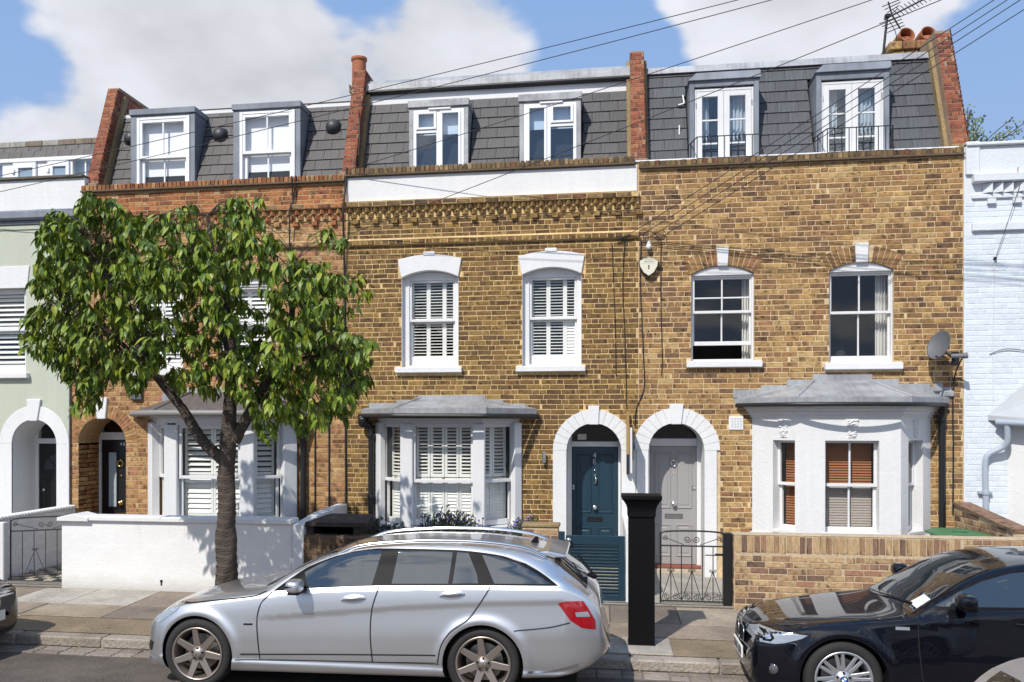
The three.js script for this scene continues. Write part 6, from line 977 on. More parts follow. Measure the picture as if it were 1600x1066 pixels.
  const jb = thing('junction_box', 'small cream socket box on brown brick left of the middle bay', 'box', [-3.86, 3.08, 0]); part(jb, 'case', cbox(-3.9, -3.82, 3.05, 3.14, 0, 0.035, 0.006), mat('cream box', [0.62, 0.57, 0.45], {})); part(jb, 'plug', [cbox(-3.88, -3.83, 2.98, 3.045, 0, 0.03, 0.006), cbox(-3.8, -3.74, 3.07, 3.1, 0, 0.03, 0.008)], M.blackPlastic);
  // green wheelie bin
  const bn = thing('wheelie_bin', 'wheelie bin with green lid behind the yellow brick wall', 'bin', [4.6, 0.2, 1.2]), gm = mat('green bin plastic', [0.05, 0.16, 0.065], { roughness: 0.5 });
  part(bn, 'body', prism([[4.34, 0.24], [4.78, 0.24], [4.84, 1.03], [4.28, 1.03]], 0.98, 1.52, [], 0.02), mat('dark green bin', [0.02, 0.05, 0.025], { roughness: 0.6 }));
  part(bn, 'lid', [prism([[4.24, 1.035], [4.88, 1.035], [4.88, 1.065], [4.78, 1.085], [4.45, 1.1], [4.36, 1.095], [4.24, 1.06]], 0.9, 1.58, [], 0.015), cbox(4.44, 4.6, 1.095, 1.115, 1.3, 1.4, 0.008)], gm);
  // lavender along the middle bay
  const pl = thing('lavender_bush', 'low purple-flowered bush under the middle bay window', 'shrub', [-2.4, 0.2, 1.2]), r = rngOf(1212), stems = [], leaves = [], fl = [];
  for (let k = 0; k < 420; k++) { const x = -3.35 + r() * 2.4, z = 0.75 + r() * 0.9, h = 0.72 + 0.1 * Math.sin(x * 5) + r() * 0.16 + (Math.abs(x + 2.1) < 0.35 ? 0.1 : 0), lx = (r() - 0.5) * 0.18, lz = (r() - 0.5) * 0.18; stems.push(rod([x, 0.2, z], [x + lx, 0.2 + h, z + lz], 0.004, 4)); for (let j = 0; j < 10; j++) { const t = 0.35 + 0.65 * r(), a = r() * 6.28, s = 0.045 + r() * 0.03, px = x + lx * t, py = 0.2 + h * t, pz = z + lz * t; leaves.push(fromTris([[px, py, pz], [px + s * Math.cos(a) + 0.008, py + s * 0.5, pz + s * Math.sin(a)], [px + s * Math.cos(a) * 0.7, py + s * 0.9, pz + s * Math.sin(a) * 0.7]])); } if (r() < 0.3) { const f = new THREE.SphereGeometry(0.014 + r() * 0.01, 5, 4); f.translate(x + lx, 0.2 + h, z + lz); fl.push(f); } }
  part(pl, 'stems', stems, M.soil).userData.kind = 'stuff'; part(pl, 'foliage', leaves, mat('lavender leaf', [0.06, 0.085, 0.04], { roughness: 0.9 })).userData.kind = 'stuff'; part(pl, 'flowers', fl, mat('lavender flower', [0.22, 0.15, 0.42], { roughness: 0.9 })).userData.kind = 'stuff';
}
part(h46, 'cable', [tube([[0.33, 5.25, 0.03], [0.30, 4.6, 0.02], [0.33, 3.8, 0.02], [0.36, 2.7, 0.02]], 0.006, 5, 30)], M.cable);
part(h46, 'cable', [tube([[0.14, 5.2, 0.03], [0.16, 4.7, 0.02], [0.19, 3.9, 0.02], [0.2, 3.2, 0.02]], 0.005, 5, 30), bar([0.2, 5.24, 0.05], [0.42, 5.3, 0.06], 0.03, 0.03, 0.008)], M.cable);
part(h44, 'cable', [tube([[0.86, 5.05, 0.02], [0.86, 4.2, 0.02], [0.88, 3.4, 0.02], [0.87, 3.2, 0.02]], 0.006, 5, 30)], M.cable);
part(h44, 'cable', [tube([[0.57, 5.25, 0.04], [0.56, 4.6, 0.02], [0.6, 3.6, 0.02], [0.61, 3.0, 0.02], [0.56, 2.85, 0.02], [0.5, 2.7, 0.02], [0.48, 2.45, 0.03]], 0.008, 5, 40)], M.cable);
part(h44, 'insulator', [lathe([[0, -0.06], [0.03, -0.05], [0.045, -0.01], [0.03, 0.02], [0.02, 0.05], [0, 0.06]], [0.68, 5.13, 0.07], 12), bar([0.68, 5.19, 0], [0.68, 5.19, 0.08], 0.02, 0.02)], M.upvc);
part(h44, 'cable_loop', [tube([[0.60, 5.25, 0.05], [0.62, 5.33, 0.06], [0.72, 5.34, 0.06], [0.8, 5.27, 0.06], [0.86, 5.2, 0.04], [0.86, 5.05, 0.02]], 0.006, 5, 30), tube([[0.76, 5.3, 0.05], [0.82, 5.36, 0.06], [0.92, 5.33, 0.06], [0.9, 5.22, 0.05], [0.82, 5.2, 0.05]], 0.005, 5, 30)], M.cable);
// ---------- overhead cables from a pole outside the frame on the right ----------
{
  const P0 = [5.7, 8.0, 3.1];
  const cab = (label, end, sag, off, r = 0.0055) => { const c = thing('overhead_cable', label, 'cable', P0), p = []; for (let i = 0; i <= 24; i++) { const t = i / 24; p.push([lerp(P0[0], end[0], t) + off[0] * (1 - t), lerp(P0[1] + off[1], end[1], t) - sag * 4 * t * (1 - t), lerp(P0[2] + off[2], end[2], t)]); } part(c, 'wire', tube(p, r, 6, 48), M.cable); };
  CABLES.forEach((c) => cab(...c));
}
// ---------- cars: a lofted body, side panels and glass laid on its surface ----------
function pchip(keys) {
  const n = keys.length, x = keys.map((k) => k[0]), y = keys.map((k) => k[1]), d = [], m = [];
  for (let i = 0; i < n - 1; i++) d.push((y[i + 1] - y[i]) / (x[i + 1] - x[i]));
  for (let i = 0; i < n; i++) m.push(i === 0 ? d[0] : i === n - 1 ? d[n - 2] : d[i - 1] * d[i] <= 0 ? 0 : 2 / (1 / d[i - 1] + 1 / d[i]));
  return (t) => { if (t <= x[0]) return y[0]; if (t >= x[n - 1]) return y[n - 1]; let i = 0; while (t > x[i + 1]) i++; const h = x[i + 1] - x[i], s = (t - x[i]) / h, s2 = s * s, s3 = s2 * s; return (2 * s3 - 3 * s2 + 1) * y[i] + (s3 - 2 * s2 + s) * h * m[i] + (-2 * s3 + 3 * s2) * y[i + 1] + (s3 - s2) * h * m[i + 1]; };
}
function cr2(P, per) { // centripetal-ish Catmull-Rom through 2D points
  const out = [];
  for (let i = 0; i + 1 < P.length; i++) {
    const p0 = P[Math.max(0, i - 1)], p1 = P[i], p2 = P[i + 1], p3 = P[Math.min(P.length - 1, i + 2)], L = Math.hypot(p2[0] - p1[0], p2[1] - p1[1]) || 1e-6, L0 = Math.hypot(p1[0] - p0[0], p1[1] - p0[1]) || L, L2 = Math.hypot(p3[0] - p2[0], p3[1] - p2[1]) || L;
    const t1 = [0, 1].map((k) => (p2[k] - p0[k]) / (L0 + L) * L), t2 = [0, 1].map((k) => (p3[k] - p1[k]) / (L + L2) * L);
    for (let j = 0; j < per; j++) { const s = j / per, s2 = s * s, s3 = s2 * s; out.push([0, 1].map((k) => (2 * s3 - 3 * s2 + 1) * p1[k] + (s3 - 2 * s2 + s) * t1[k] + (-2 * s3 + 3 * s2) * p2[k] + (s3 - s2) * t2[k])); }
  }
  out.push(P[P.length - 1]); return out;
}
function makeCar(name, label, S, paint, at, rotY = 0) {
  const car = thing(name, label, 'car', at); car.rotation.y = rotY; ORG.set(car, [0, 0, 0]);
  const f = {}; for (const k of ['top', 'bot', 'W', 'belt', 'yre', 'wr']) f[k] = pchip(S[k]);
  const crease = S.crease ? pchip(S.crease) : null, cache = new Map();
  const post = (x, y, z) => {
    let dz = 0;
    for (const w of S.wheels) { const r = Math.hypot(x - w[0], y - w[1]); dz += 0.016 * Math.exp(-(((r - S.arch - 0.03) / 0.045) ** 2)) * sstep(0.15, 0.3, y); }
    if (crease && x > S.crease[0][0] && x < S.crease[S.crease.length - 1][0] + 0.05) { const t = crease(x) - y, fade = sstep(S.crease[0][0], S.crease[0][0] + 0.5, x); dz -= 0.007 * fade * sstep(-0.015, 0.045, t) * (1 - sstep(0.07, 0.36, t)); }
    dz += 0.016 * (1 - sstep(S.skirt - 0.025, S.skirt + 0.005, y)) * sstep(0.1, 0.3, x) * 1;
    return z + dz * sstep(0.35, 0.6, z);
  };
  const section = (x) => {
    const key = Math.round(x * 2000); if (cache.has(key)) return cache.get(key);
    const yt = f.top(x), yb = f.bot(x), W = f.W(x), be = Math.min(f.belt(x), yt - 0.03), re = clamp(f.yre(x), be + 0.012, yt - 0.008), wr = Math.min(f.wr(x), W * 0.92), tall = clamp((yt - be - 0.1) / 0.25);
    const per = S.per ?? 7, C = [[0, yb], [0.82 * W, yb], [0.955 * W, yb + 0.045], [W, lerp(yb, be, 0.42)], [0.992 * W, lerp(yb, be, 0.74)], [0.968 * W, be - 0.035], [0.94 * W, be], [lerp(lerp(0.94 * W, wr, 0.5), 0.9 * W, 1 - tall), lerp(be, re, 0.5)], [wr, re], [wr - lerp(0.12, 0.1, tall), lerp(re, yt, 0.62)], [wr * 0.5, lerp(re, yt, 0.93)], [0, yt]];
    const P = cr2(C, per).map(([z, y]) => [Math.max(0, post(x, y, z)), y]); cache.set(key, P); return P;
  };
  const per0 = S.per ?? 7, NP = section(S.L / 2).length;
  const zAt = (x, y) => { const P = section(x); for (let i = Math.round(per0 * 1.4); i + 1 < NP; i++) if (P[i + 1][1] >= y && P[i + 1][1] > P[i][1]) { const t = clamp((y - P[i][1]) / (P[i + 1][1] - P[i][1] || 1)); return lerp(P[i][0], P[i + 1][0], t); } return 0; };
  const yAt = (x, z) => { const P = section(x), a = Math.abs(z); for (let i = NP - 1; i > per0 * 5; i--) if (P[i - 1][0] >= a) { const t = clamp((a - P[i][0]) / (P[i - 1][0] - P[i][0] || 1)); return lerp(P[i][1], P[i - 1][1], t); } return P[Math.round(per0 * 5.6)][1]; };
  // body
  const xs = []; const X0 = S.top[0][0], X1 = S.top[S.top.length - 1][0], N = S.N ?? 150; for (let i = 0; i <= N; i++) { const t = i / N, e = 0.5 - 0.5 * Math.cos(Math.PI * t); xs.push(lerp(X0 + 0.001, X1 - 0.001, lerp(t, e, 0.75))); }
  const ring = xs.map((x) => { const P = section(x), r = P.map(([z, y]) => [x, y, z]); return r.concat(P.slice(1, -1).reverse().map(([z, y]) => [x, y, -z])); }), R = ring[0].length, pos = [], idx = [];
  for (const r of ring) for (const p of r) pos.push(...p);
  for (let i = 0; i < N; i++) for (let j = 0; j < R; j++) { const a = i * R + j, b = i * R + (j + 1) % R, c = a + R, d = b + R; idx.push(a, b, d, a, d, c); }
  for (const [k, flip] of [[0, 1], [N, 0]]) { const c = ring[k].reduce((s, p) => s.map((v, e) => v + p[e] / R), [0, 0, 0]), ci = pos.length / 3; pos.push(...c); for (let j = 0; j < R; j++) { const a = k * R + j, b = k * R + (j + 1) % R; idx.push(...(flip ? [ci, b, a] : [ci, a, b])); } }
  let g = new THREE.BufferGeometry(); g.setAttribute('position', new THREE.BufferAttribute(new Float32Array(pos), 3)); g.setIndex(idx); g.computeVertexNormals(); g.setAttribute('uv', new THREE.BufferAttribute(new Float32Array(pos.length / 3 * 2), 2));
  { // outward?
    const n = g.attributes.normal, k = Math.floor(N / 2) * R + per0 * 4; if (n.getZ(k) < 0) { const ix = g.index.array; for (let i = 0; i < ix.length; i += 3) { const t = ix[i]; ix[i] = ix[i + 1]; ix[i + 1] = t; } g.computeVertexNormals(); } }
  const ev = new Evaluator(); ev.useGroups = true; let br = new Brush(g, paint); br.updateMatrixWorld();
  for (const w of S.wheels) for (const s of [1, -1]) { const c = new THREE.CylinderGeometry(S.arch, S.arch, 0.4, 40); c.rotateX(Math.PI / 2); const b = new Brush(c, M.blackPlastic); b.position.set(w[0], w[1], s * (f.W(w[0]) - 0.06)); b.updateMatrixWorld(); br = ev.evaluate(br, b, SUBTRACTION); br.updateMatrixWorld(); }
  const body = new THREE.Mesh(br.geometry, br.material); body.name = 'body'; car.add(body);
  // surfaces laid on the side (x, y outline) or on top (x, z outline)
  const clipHalf = (P, k, v, keep) => { const o = []; for (let i = 0; i < P.length; i++) { const a = P[i], b = P[(i + 1) % P.length], ia = keep(a[k], v), ib = keep(b[k], v); if (ia) o.push(a); if (ia !== ib) { const t = (v - a[k]) / (b[k] - a[k]); o.push([lerp(a[0], b[0], t), lerp(a[1], b[1], t)]); } } return o; };
  const overlay = (poly, map, step, off) => {
    const x0 = Math.min(...poly.map((p) => p[0])), x1 = Math.max(...poly.map((p) => p[0])), y0 = Math.min(...poly.map((p) => p[1])), y1 = Math.max(...poly.map((p) => p[1])), t = [], nn = [], ge = (a, v) => a >= v, le = (a, v) => a <= v;
    const pt = (p) => { const e = 0.004, c = map(...p), u = map(p[0] + e, p[1]), v = map(p[0], p[1] + e), n = new THREE.Vector3(u[0] - c[0], u[1] - c[1], u[2] - c[2]).cross(new THREE.Vector3(v[0] - c[0], v[1] - c[1], v[2] - c[2])).normalize(); return [c, n]; };
    for (let x = x0; x < x1; x += step) for (let y = y0; y < y1; y += step) {
      let P = clipHalf(poly, 0, x, ge); if (P.length) P = clipHalf(P, 0, Math.min(x + step, x1), le); if (P.length) P = clipHalf(P, 1, y, ge); if (P.length) P = clipHalf(P, 1, Math.min(y + step, y1), le);
      if (P.length < 3) continue;
      const v2 = P.map((p) => new THREE.Vector2(...p)); if (Math.abs(THREE.ShapeUtils.area(v2)) < 1e-8) continue;
      if (THREE.ShapeUtils.area(v2) < 0) v2.reverse();
      for (const tri of THREE.ShapeUtils.triangulateShape(v2, [])) for (const k of tri) { const [c, n] = pt([v2[k].x, v2[k].y]); t.push(c[0] + n.x * off, c[1] + n.y * off, c[2] + n.z * off); nn.push(n.x, n.y, n.z); }
    }
    const gg = new THREE.BufferGeometry(); gg.setAttribute('position', new THREE.BufferAttribute(new Float32Array(t), 3)); gg.setAttribute('normal', new THREE.BufferAttribute(new Float32Array(nn), 3)); return gg;
  };
  const C = {
    car, S, f, zAt, yAt,
    side(parent, name, poly0, m, off = 0.004, s = 1, step = 0.03) { const poly = S.squash ? poly0.map(S.squash) : poly0; return part(parent, name, overlay(poly, (x, y) => [x, y, s * zAt(x, y)], step, off * s), m); },
    topp(parent, name, poly, m, off = 0.004, step = 0.06) { return part(parent, name, overlay(poly, (x, z) => [x, yAt(x, z), z], step, -off), m); },
    line(parent, name, pts, w, m, off = 0.003, s = 1) { // thin ribbon along a line drawn on the side
      const c = cr2(S.squash ? pts.map(S.squash) : pts, 12), t = [], P = (x, y) => [x, y, s * (zAt(x, y) + off)];
      for (let i = 0; i + 1 < c.length; i++) { const a = c[i], b = c[i + 1], L = Math.hypot(b[0] - a[0], b[1] - a[1]) || 1, nx = -(b[1] - a[1]) / L * w / 2, ny = (b[0] - a[0]) / L * w / 2; t.push(...quad(P(a[0] - nx, a[1] - ny), P(b[0] - nx, b[1] - ny), P(b[0] + nx, b[1] + ny), P(a[0] + nx, a[1] + ny))); }
      return part(parent, name, fromTris(t), m);
    },
  };
  return C;
}
const CAR = {
  silver: pmat('silver metallic paint', [0.70, 0.70, 0.70], { metalness: 0.88, roughness: 0.36, clearcoat: 1, clearcoatRoughness: 0.04 }),
  black: pmat('black metallic paint', [0.0035, 0.004, 0.007], { metalness: 0, specularIntensity: 0.1, roughness: 0.4, clearcoat: 1, clearcoatRoughness: 0.01 }),
  brown: pmat('dark brown metallic paint', [0.03, 0.025, 0.022], { metalness: 0.4, roughness: 0.35, clearcoat: 1, clearcoatRoughness: 0.03 }),
  glass: pmat('tinted car glass', [0.016, 0.022, 0.026], { roughness: 0.012, ior: 2.25 }),
  trim: pmat('gloss black trim', [0.008, 0.008, 0.01], { roughness: 0.45, specularIntensity: 0.15 }),
  gap: mat('shut line', [0.01, 0.01, 0.01], { roughness: 1 }),
  rubber: mat('tyre rubber', [0.02, 0.018, 0.017], { roughness: 0.8, bumpMap: TX.rough, bumpScale: 0.002 }),
  bronze: mat('machined grey wheel', [0.42, 0.36, 0.31], { metalness: 0.85, roughness: 0.38 }),
  alloy: mat('silver alloy wheel', [0.66, 0.67, 0.69], { metalness: 0.8, roughness: 0.3 }),
  disc: mat('brake disc', [0.3, 0.27, 0.24], { metalness: 0.9, roughness: 0.45 }),
  lens: pmat('clear headlamp lens', [0.36, 0.39, 0.42], { roughness: 0.12, metalness: 0.35, clearcoat: 1 }),
  red: pmat('red lamp lens', [0.30, 0.006, 0.01], { roughness: 0.12, clearcoat: 1 }),
  plate: mat('white number plate', [0.75, 0.75, 0.72], { roughness: 0.4 }),
  chrome: M.chrome,
  strip: mat('satin bright trim', [0.6, 0.6, 0.62], { metalness: 0.6, roughness: 0.45 }),
};
function wheel(car, x, y, z, r, rim, s, style) {
  const w = 0.2, spin = (g) => { g.rotateX(Math.PI / 2); if (s < 0) g.rotateY(Math.PI); g.translate(x, y, z); return g; }, L = (p, n = 48) => spin(lathe(p, [0, 0, 0], n));
  const t = part(car, 'wheel', L([[rim, -w], [r * 0.93, -w], [r, -w + 0.04], [r, -0.035], [r - 0.012, -0.012], [r - 0.035, 0.002], [rim + 0.02, 0.004], [rim, -0.012], [rim - 0.006, -0.03]], 64), CAR.rubber);
  const M1 = style === 'double' ? CAR.alloy : CAR.bronze;
  part(t, 'rim', L([[rim, -0.008], [rim + 0.004, 0.0], [rim - 0.008, 0.002], [rim - 0.018, -0.006], [rim - 0.03, -0.06], [rim - 0.04, -w + 0.02]], 64), M1);
  part(t, 'brake_disc', L([[0.05, -0.115], [rim * 0.68, -0.115], [rim * 0.68, -0.13], [0.05, -0.13]]), CAR.disc);
  part(t, 'wheel_back', L([[0.02, -0.16], [rim - 0.03, -0.165]]), CAR.gap);
  const n = style === 'double' ? 8 : 7, a0 = style === 'double' ? 0.16 : 0.12;
  for (let k = 0; k < n; k++) {
    const one = (off, wid) => { const gs = prism([[0.03, -wid * 0.6 + off * 0.35], [rim - 0.014, -wid * 0.42 + off], [rim - 0.014, wid * 0.42 + off], [0.03, wid * 0.6 + off * 0.35]], -0.028, 0, [], 0.004), p = gs.attributes.position.array; for (let i = 0; i < p.length; i += 3) { const u = Math.hypot(p[i], p[i + 1]) / rim; p[i + 2] += -0.03 + 0.028 * u * u; } gs.computeVertexNormals(); gs.rotateZ(Math.PI / 2 + a0 + k * 2 * Math.PI / n); if (s < 0) gs.rotateY(Math.PI); gs.translate(x, y, z); return gs; };
    part(t, 'spoke', style === 'double' ? [one(0.028, 0.03), one(-0.028, 0.03)] : one(0, rim > 0.2 ? 0.062 : 0.05), M1);
  }
  const hub = part(t, 'hub', L([[0, 0.004], [0.028, 0.003], [0.034, -0.004], [0.052, -0.012], [0.07, -0.03], [0.07, -0.05]], 28), M1);
  for (let k = 0; k < 5; k++) { const a = k * 2 * Math.PI / 5 + 0.3, b = new THREE.CylinderGeometry(0.011, 0.011, 0.012, 8); b.rotateX(Math.PI / 2); b.translate(0.053 * Math.cos(a), 0.053 * Math.sin(a), -0.008); if (s < 0) b.rotateY(Math.PI); b.translate(x, y, z); part(hub, 'wheel_bolt', b, CAR.gap); }
  const em = [];
  if (style === 'double') { const q = (a, m) => part(hub, 'roundel', spinZ(prism([[0, 0], ...arc(0, 0, 0.021, a, a + Math.PI / 2, 6)], 0.0045, 0.006)), m), spinZ = (g) => { if (s < 0) g.rotateY(Math.PI); g.translate(x, y, z); return g; }; const bl = mat('emblem blue', [0.05, 0.22, 0.6], {}); part(hub, 'roundel', spinZ(prism(arc(0, 0, 0.03, 0, 6.28, 24), 0.0035, 0.0045)), CAR.trim); q(0, M.upvc); q(Math.PI / 2, bl); q(Math.PI, M.upvc); q(-Math.PI / 2, bl); }
  else part(hub, 'star', [0, 1, 2].map((k) => { const a = Math.PI / 2 + k * 2.0944, g = prism([[0.004 * Math.cos(a + 1.57), 0.004 * Math.sin(a + 1.57)], [0.022 * Math.cos(a), 0.022 * Math.sin(a)], [0.004 * Math.cos(a - 1.57), 0.004 * Math.sin(a - 1.57)]], 0.004, 0.007); if (s < 0) g.rotateY(Math.PI); g.translate(x, y, z); return g; }), M.chrome);
}
function doorMirror(C, x, y, z, s, m, signal) {
  const g = new THREE.SphereGeometry(0.5, 24, 16), p = g.attributes.position.array;
  for (let i = 0; i < p.length; i += 3) { const X = p[i], Y = p[i + 1], Z = p[i + 2], q = (v, e) => Math.sign(v) * Math.pow(Math.abs(v) * 2, e) / 2; p[i] = q(X, 0.7) * 0.15 * (X < 0 ? 1.15 : 0.75); p[i + 1] = q(Y, 0.6) * 0.125; p[i + 2] = q(Z, 0.65) * 0.2; }
  g.computeVertexNormals(); g.translate(x, y, s * z);
  const mm = part(C.car, 'door_mirror', g, m);
  part(mm, 'mirror_arm', bar([x + 0.02, y - 0.04, s * (z - 0.16)], [x, y - 0.03, s * (z - 0.05)], 0.07, 0.04, 0.01), CAR.trim);
  part(mm, 'mirror_base', cbox(x - 0.06, x + 0.05, y - 0.068, y - 0.045, s * z - 0.075, s * z + 0.08, 0.01), CAR.trim);
  if (signal) part(mm, 'signal_strip', cbox(x - 0.07, x + 0.01, y - 0.002, y + 0.012, s * z - 0.02, s * z + 0.099, 0.004), CAR.trim);
}
// silver estate car
{
  const S = { L: 4.38, per: 16, N: 250, squash: ([x, y]) => [x, y > 1.15 ? 1.15 + (y - 1.15) * 0.86 : y], wheels: [[0.58, 0.33], [3.28, 0.345]], arch: 0.362, skirt: 0.305,
    top: [[-0.03, 0.40], [0.0, 0.56], [0.08, 0.66], [0.2, 0.745], [0.45, 0.825], [0.85, 0.905], [1.2, 0.965], [1.5, 1.14], [1.85, 1.29], [2.2, 1.36], [2.7, 1.393], [3.1, 1.393], [3.5, 1.365], [3.85, 1.31], [4.05, 1.17], [4.22, 1.02], [4.3, 0.9], [4.34, 0.7], [4.38, 0.56], [4.4, 0.5]],
    bot: [[-0.03, 0.36], [0.0, 0.2], [0.1, 0.15], [0.6, 0.16], [1.2, 0.175], [2.8, 0.2], [3.9, 0.235], [4.2, 0.32], [4.32, 0.4], [4.4, 0.46]],
    W: [[-0.03, 0.30], [0.0, 0.52], [0.06, 0.61], [0.15, 0.665], [0.35, 0.715], [0.7, 0.745], [1.5, 0.76], [3.2, 0.762], [3.7, 0.75], [4.0, 0.73], [4.2, 0.695], [4.3, 0.64], [4.36, 0.55], [4.4, 0.36]],
    belt: [[-0.03, 0.38], [0.0, 0.5], [0.1, 0.62], [0.3, 0.735], [0.7, 0.825], [1.2, 0.905], [1.6, 0.965], [2.3, 1.01], [3.2, 1.045], [3.95, 1.05], [4.15, 0.98], [4.3, 0.82], [4.36, 0.62], [4.4, 0.48]],
    yre: [[-0.03, 0.39], [0.1, 0.65], [0.7, 0.86], [1.2, 0.94], [1.5, 1.10], [1.85, 1.25], [2.2, 1.322], [2.7, 1.352], [3.1, 1.35], [3.5, 1.315], [3.8, 1.24], [4.0, 1.12], [4.15, 1.02], [4.3, 0.86], [4.4, 0.49]],
    wr: [[-0.03, 0.2], [0.1, 0.5], [0.7, 0.62], [1.2, 0.64], [1.8, 0.57], [2.3, 0.55], [3.3, 0.55], [3.8, 0.545], [4.1, 0.56], [4.3, 0.52], [4.4, 0.2]],
    crease: [[1.0, 0.69], [1.557, 0.742], [2.4, 0.832], [3.246, 0.9], [3.95, 0.93]] };
  const C = makeCar('estate_car', 'silver estate car with roof rails parked in front of the middle house', S, CAR.silver, [-4.33, 0, 5.06]), car = C.car;
  const G = CAR.gap;
  for (const s of [1, -1]) {
    const door1 = C.side(car, 'door', [[1.215, 0.32], [1.187, 0.69], [1.222, 0.83], [1.32, 0.925], [1.66, 0.965], [2.325, 1.003], [2.272, 0.815], [2.257, 0.6], [2.275, 0.335]], CAR.silver, 0.004, s, 0.016), door2 = C.side(car, 'door', [[2.287, 0.335], [2.265, 0.6], [2.28, 0.815], [2.337, 1.0], [3.335, 1.025], [3.24, 0.877], [3.15, 0.76], [2.985, 0.64], [2.905, 0.51], [2.87, 0.36]], CAR.silver, 0.004, s, 0.016);
    for (const [p, nm] of [[[[1.315, 0.931], [1.217, 0.828], [1.182, 0.688], [1.193, 0.471], [1.209, 0.317]], 0], [[[2.332, 1.007], [2.273, 0.816], [2.258, 0.603], [2.277, 0.33]], 0], [[[3.344, 1.034], [3.246, 0.877], [3.155, 0.755], [2.989, 0.63], [2.908, 0.507], [2.877, 0.356]], 0], [[[0.392, 0.782], [0.775, 0.84], [1.152, 0.893], [1.25, 0.935]], 0], [[[3.56, 0.663], [3.869, 0.7], [4.05, 0.745]], 0]]) C.line(car, 'panel_gap', p, 0.009, G, 0.0055, s);
    C.line(car, 'door_moulding', [[1.02, 0.354], [1.8, 0.385], [2.86, 0.42]], 0.012, G, 0.0065, s);
    C.line(car, 'sill_joint', [[0.97, 0.302], [1.8, 0.325], [2.89, 0.345]], 0.008, G, 0.0065, s);
    // glasshouse: black surround, panes, bright strip below
    C.side(car, 'window_surround', [[1.325, 0.94], [1.44, 1.036], [1.613, 1.145], [1.823, 1.25], [2.053, 1.325], [2.29, 1.36], [2.6, 1.369], [2.95, 1.366], [3.2, 1.352], [3.45, 1.312], [3.65, 1.242], [3.8, 1.155], [3.94, 1.058], [3.343, 1.05], [2.3, 1.018], [1.66, 0.972]], CAR.trim, 0.006, s);
    for (const p of [[[1.66, 0.985], [1.605, 1.105], [1.76, 1.2], [1.98, 1.292], [2.165, 1.335], [2.325, 1.34], [2.262, 1.015]], [[2.482, 1.343], [2.985, 1.345], [2.965, 1.05], [2.445, 1.035]], [[3.025, 1.342], [3.13, 1.336], [3.22, 1.13], [3.235, 1.06], [3.004, 1.052]], [[3.255, 1.322], [3.40, 1.303], [3.585, 1.243], [3.745, 1.15], [3.88, 1.068], [3.38, 1.062]]]) C.side(car, 'window', p, CAR.glass, 0.0085, s);
    C.line(car, 'chrome_strip', [[1.62, 0.968], [2.3, 1.011], [3.343, 1.043], [3.955, 1.052]], 0.012, CAR.strip, 0.010, s);
    C.line(car, 'chrome_strip', [[1.32, 0.945], [1.6, 1.143], [1.83, 1.258], [2.06, 1.332], [2.3, 1.368], [2.95, 1.374], [3.2, 1.36], [3.46, 1.32], [3.66, 1.25], [3.82, 1.15], [3.96, 1.055]], 0.009, CAR.strip, 0.009, s);
    const hl = C.side(car, 'headlight', [[0.12, 0.6], [0.165, 0.67], [0.24, 0.735], [0.33, 0.775], [0.40, 0.772], [0.36, 0.718], [0.27, 0.66], [0.17, 0.595]], CAR.lens, 0.004, s, 0.03);
    const tl = C.side(car, 'tail_light', [[3.942, 0.91], [4.015, 0.93], [4.165, 0.93], [4.21, 0.86], [4.265, 0.76], [4.27, 0.68], [4.15, 0.7], [4.05, 0.765]], CAR.red, 0.005, s, 0.03);
    C.side(tl, 'reversing_lens', [[4.09, 0.835], [4.2, 0.84], [4.22, 0.795], [4.105, 0.795]], CAR.lens, 0.008, s, 0.03);
    for (const [x, y, d] of [[2.1, 0.90, door1], [3.01, 0.965, door2]]) {
      const z = C.zAt(x, y), h = new THREE.SphereGeometry(0.5, 20, 10); h.scale(0.235, 0.075, 0.03); h.rotateZ(0.09); h.translate(x, y, s * (z - 0.002));
      part(d, 'handle_recess', h, CAR.silver);
      part(d, 'handle', tube([[x - 0.11, y - 0.018, s * (z + 0.005)], [x - 0.06, y + 0.004, s * (z + 0.036)], [x + 0.05, y + 0.014, s * (z + 0.036)], [x + 0.105, y + 0.006, s * (z + 0.005)]], 0.013, 8, 24), CAR.silver);
    }
    C.line(car, 'side_marker', [[1.05, 0.633], [1.14, 0.636]], 0.016, CAR.gap, 0.004, s);
    part(car, 'roof_rail', tube([[1.9, 1.27, s * 0.55], [2.08, 1.345, s * 0.535], [2.5, 1.395, s * 0.52], [2.9, 1.41, s * 0.515], [3.3, 1.402, s * 0.515], [3.65, 1.355, s * 0.515], [3.82, 1.29, s * 0.515]], 0.017, 10, 60), M.chrome);
    doorMirror(C, 1.6, 1.02, 0.87, s, CAR.silver, true);
    for (const w of S.wheels) wheel(car, w[0], w[1], s * 0.725, 0.33, 0.246, s, 'single');
    C.side(car, 'bumper_vent', [[0.02, 0.33], [0.05, 0.42], [0.11, 0.41], [0.075, 0.32]], CAR.gap, 0.005, s, 0.03);
    C.line(car, 'bumper_lip', [[0.0, 0.235], [0.06, 0.225], [0.16, 0.22]], 0.05, CAR.silver, 0.03, s);
    C.line(car, 'rear_skirt', [[3.66, 0.30], [3.9, 0.315], [4.12, 0.375]], 0.018, M.chrome, 0.008, s);
  }
  C.topp(car, 'windscreen', [[1.25, -0.5], [1.25, 0.5], [1.86, 0.46], [1.86, -0.46]], CAR.glass);
  C.topp(car, 'rear_window', [[3.9, -0.46], [3.9, 0.475], [4.19, 0.5], [4.19, -0.5]], CAR.glass, 0.005);
  C.topp(car, 'bonnet_gap', [[1.19, -0.55], [1.19, 0.55], [1.245, 0.52], [1.245, -0.52]], CAR.gap, 0.003);
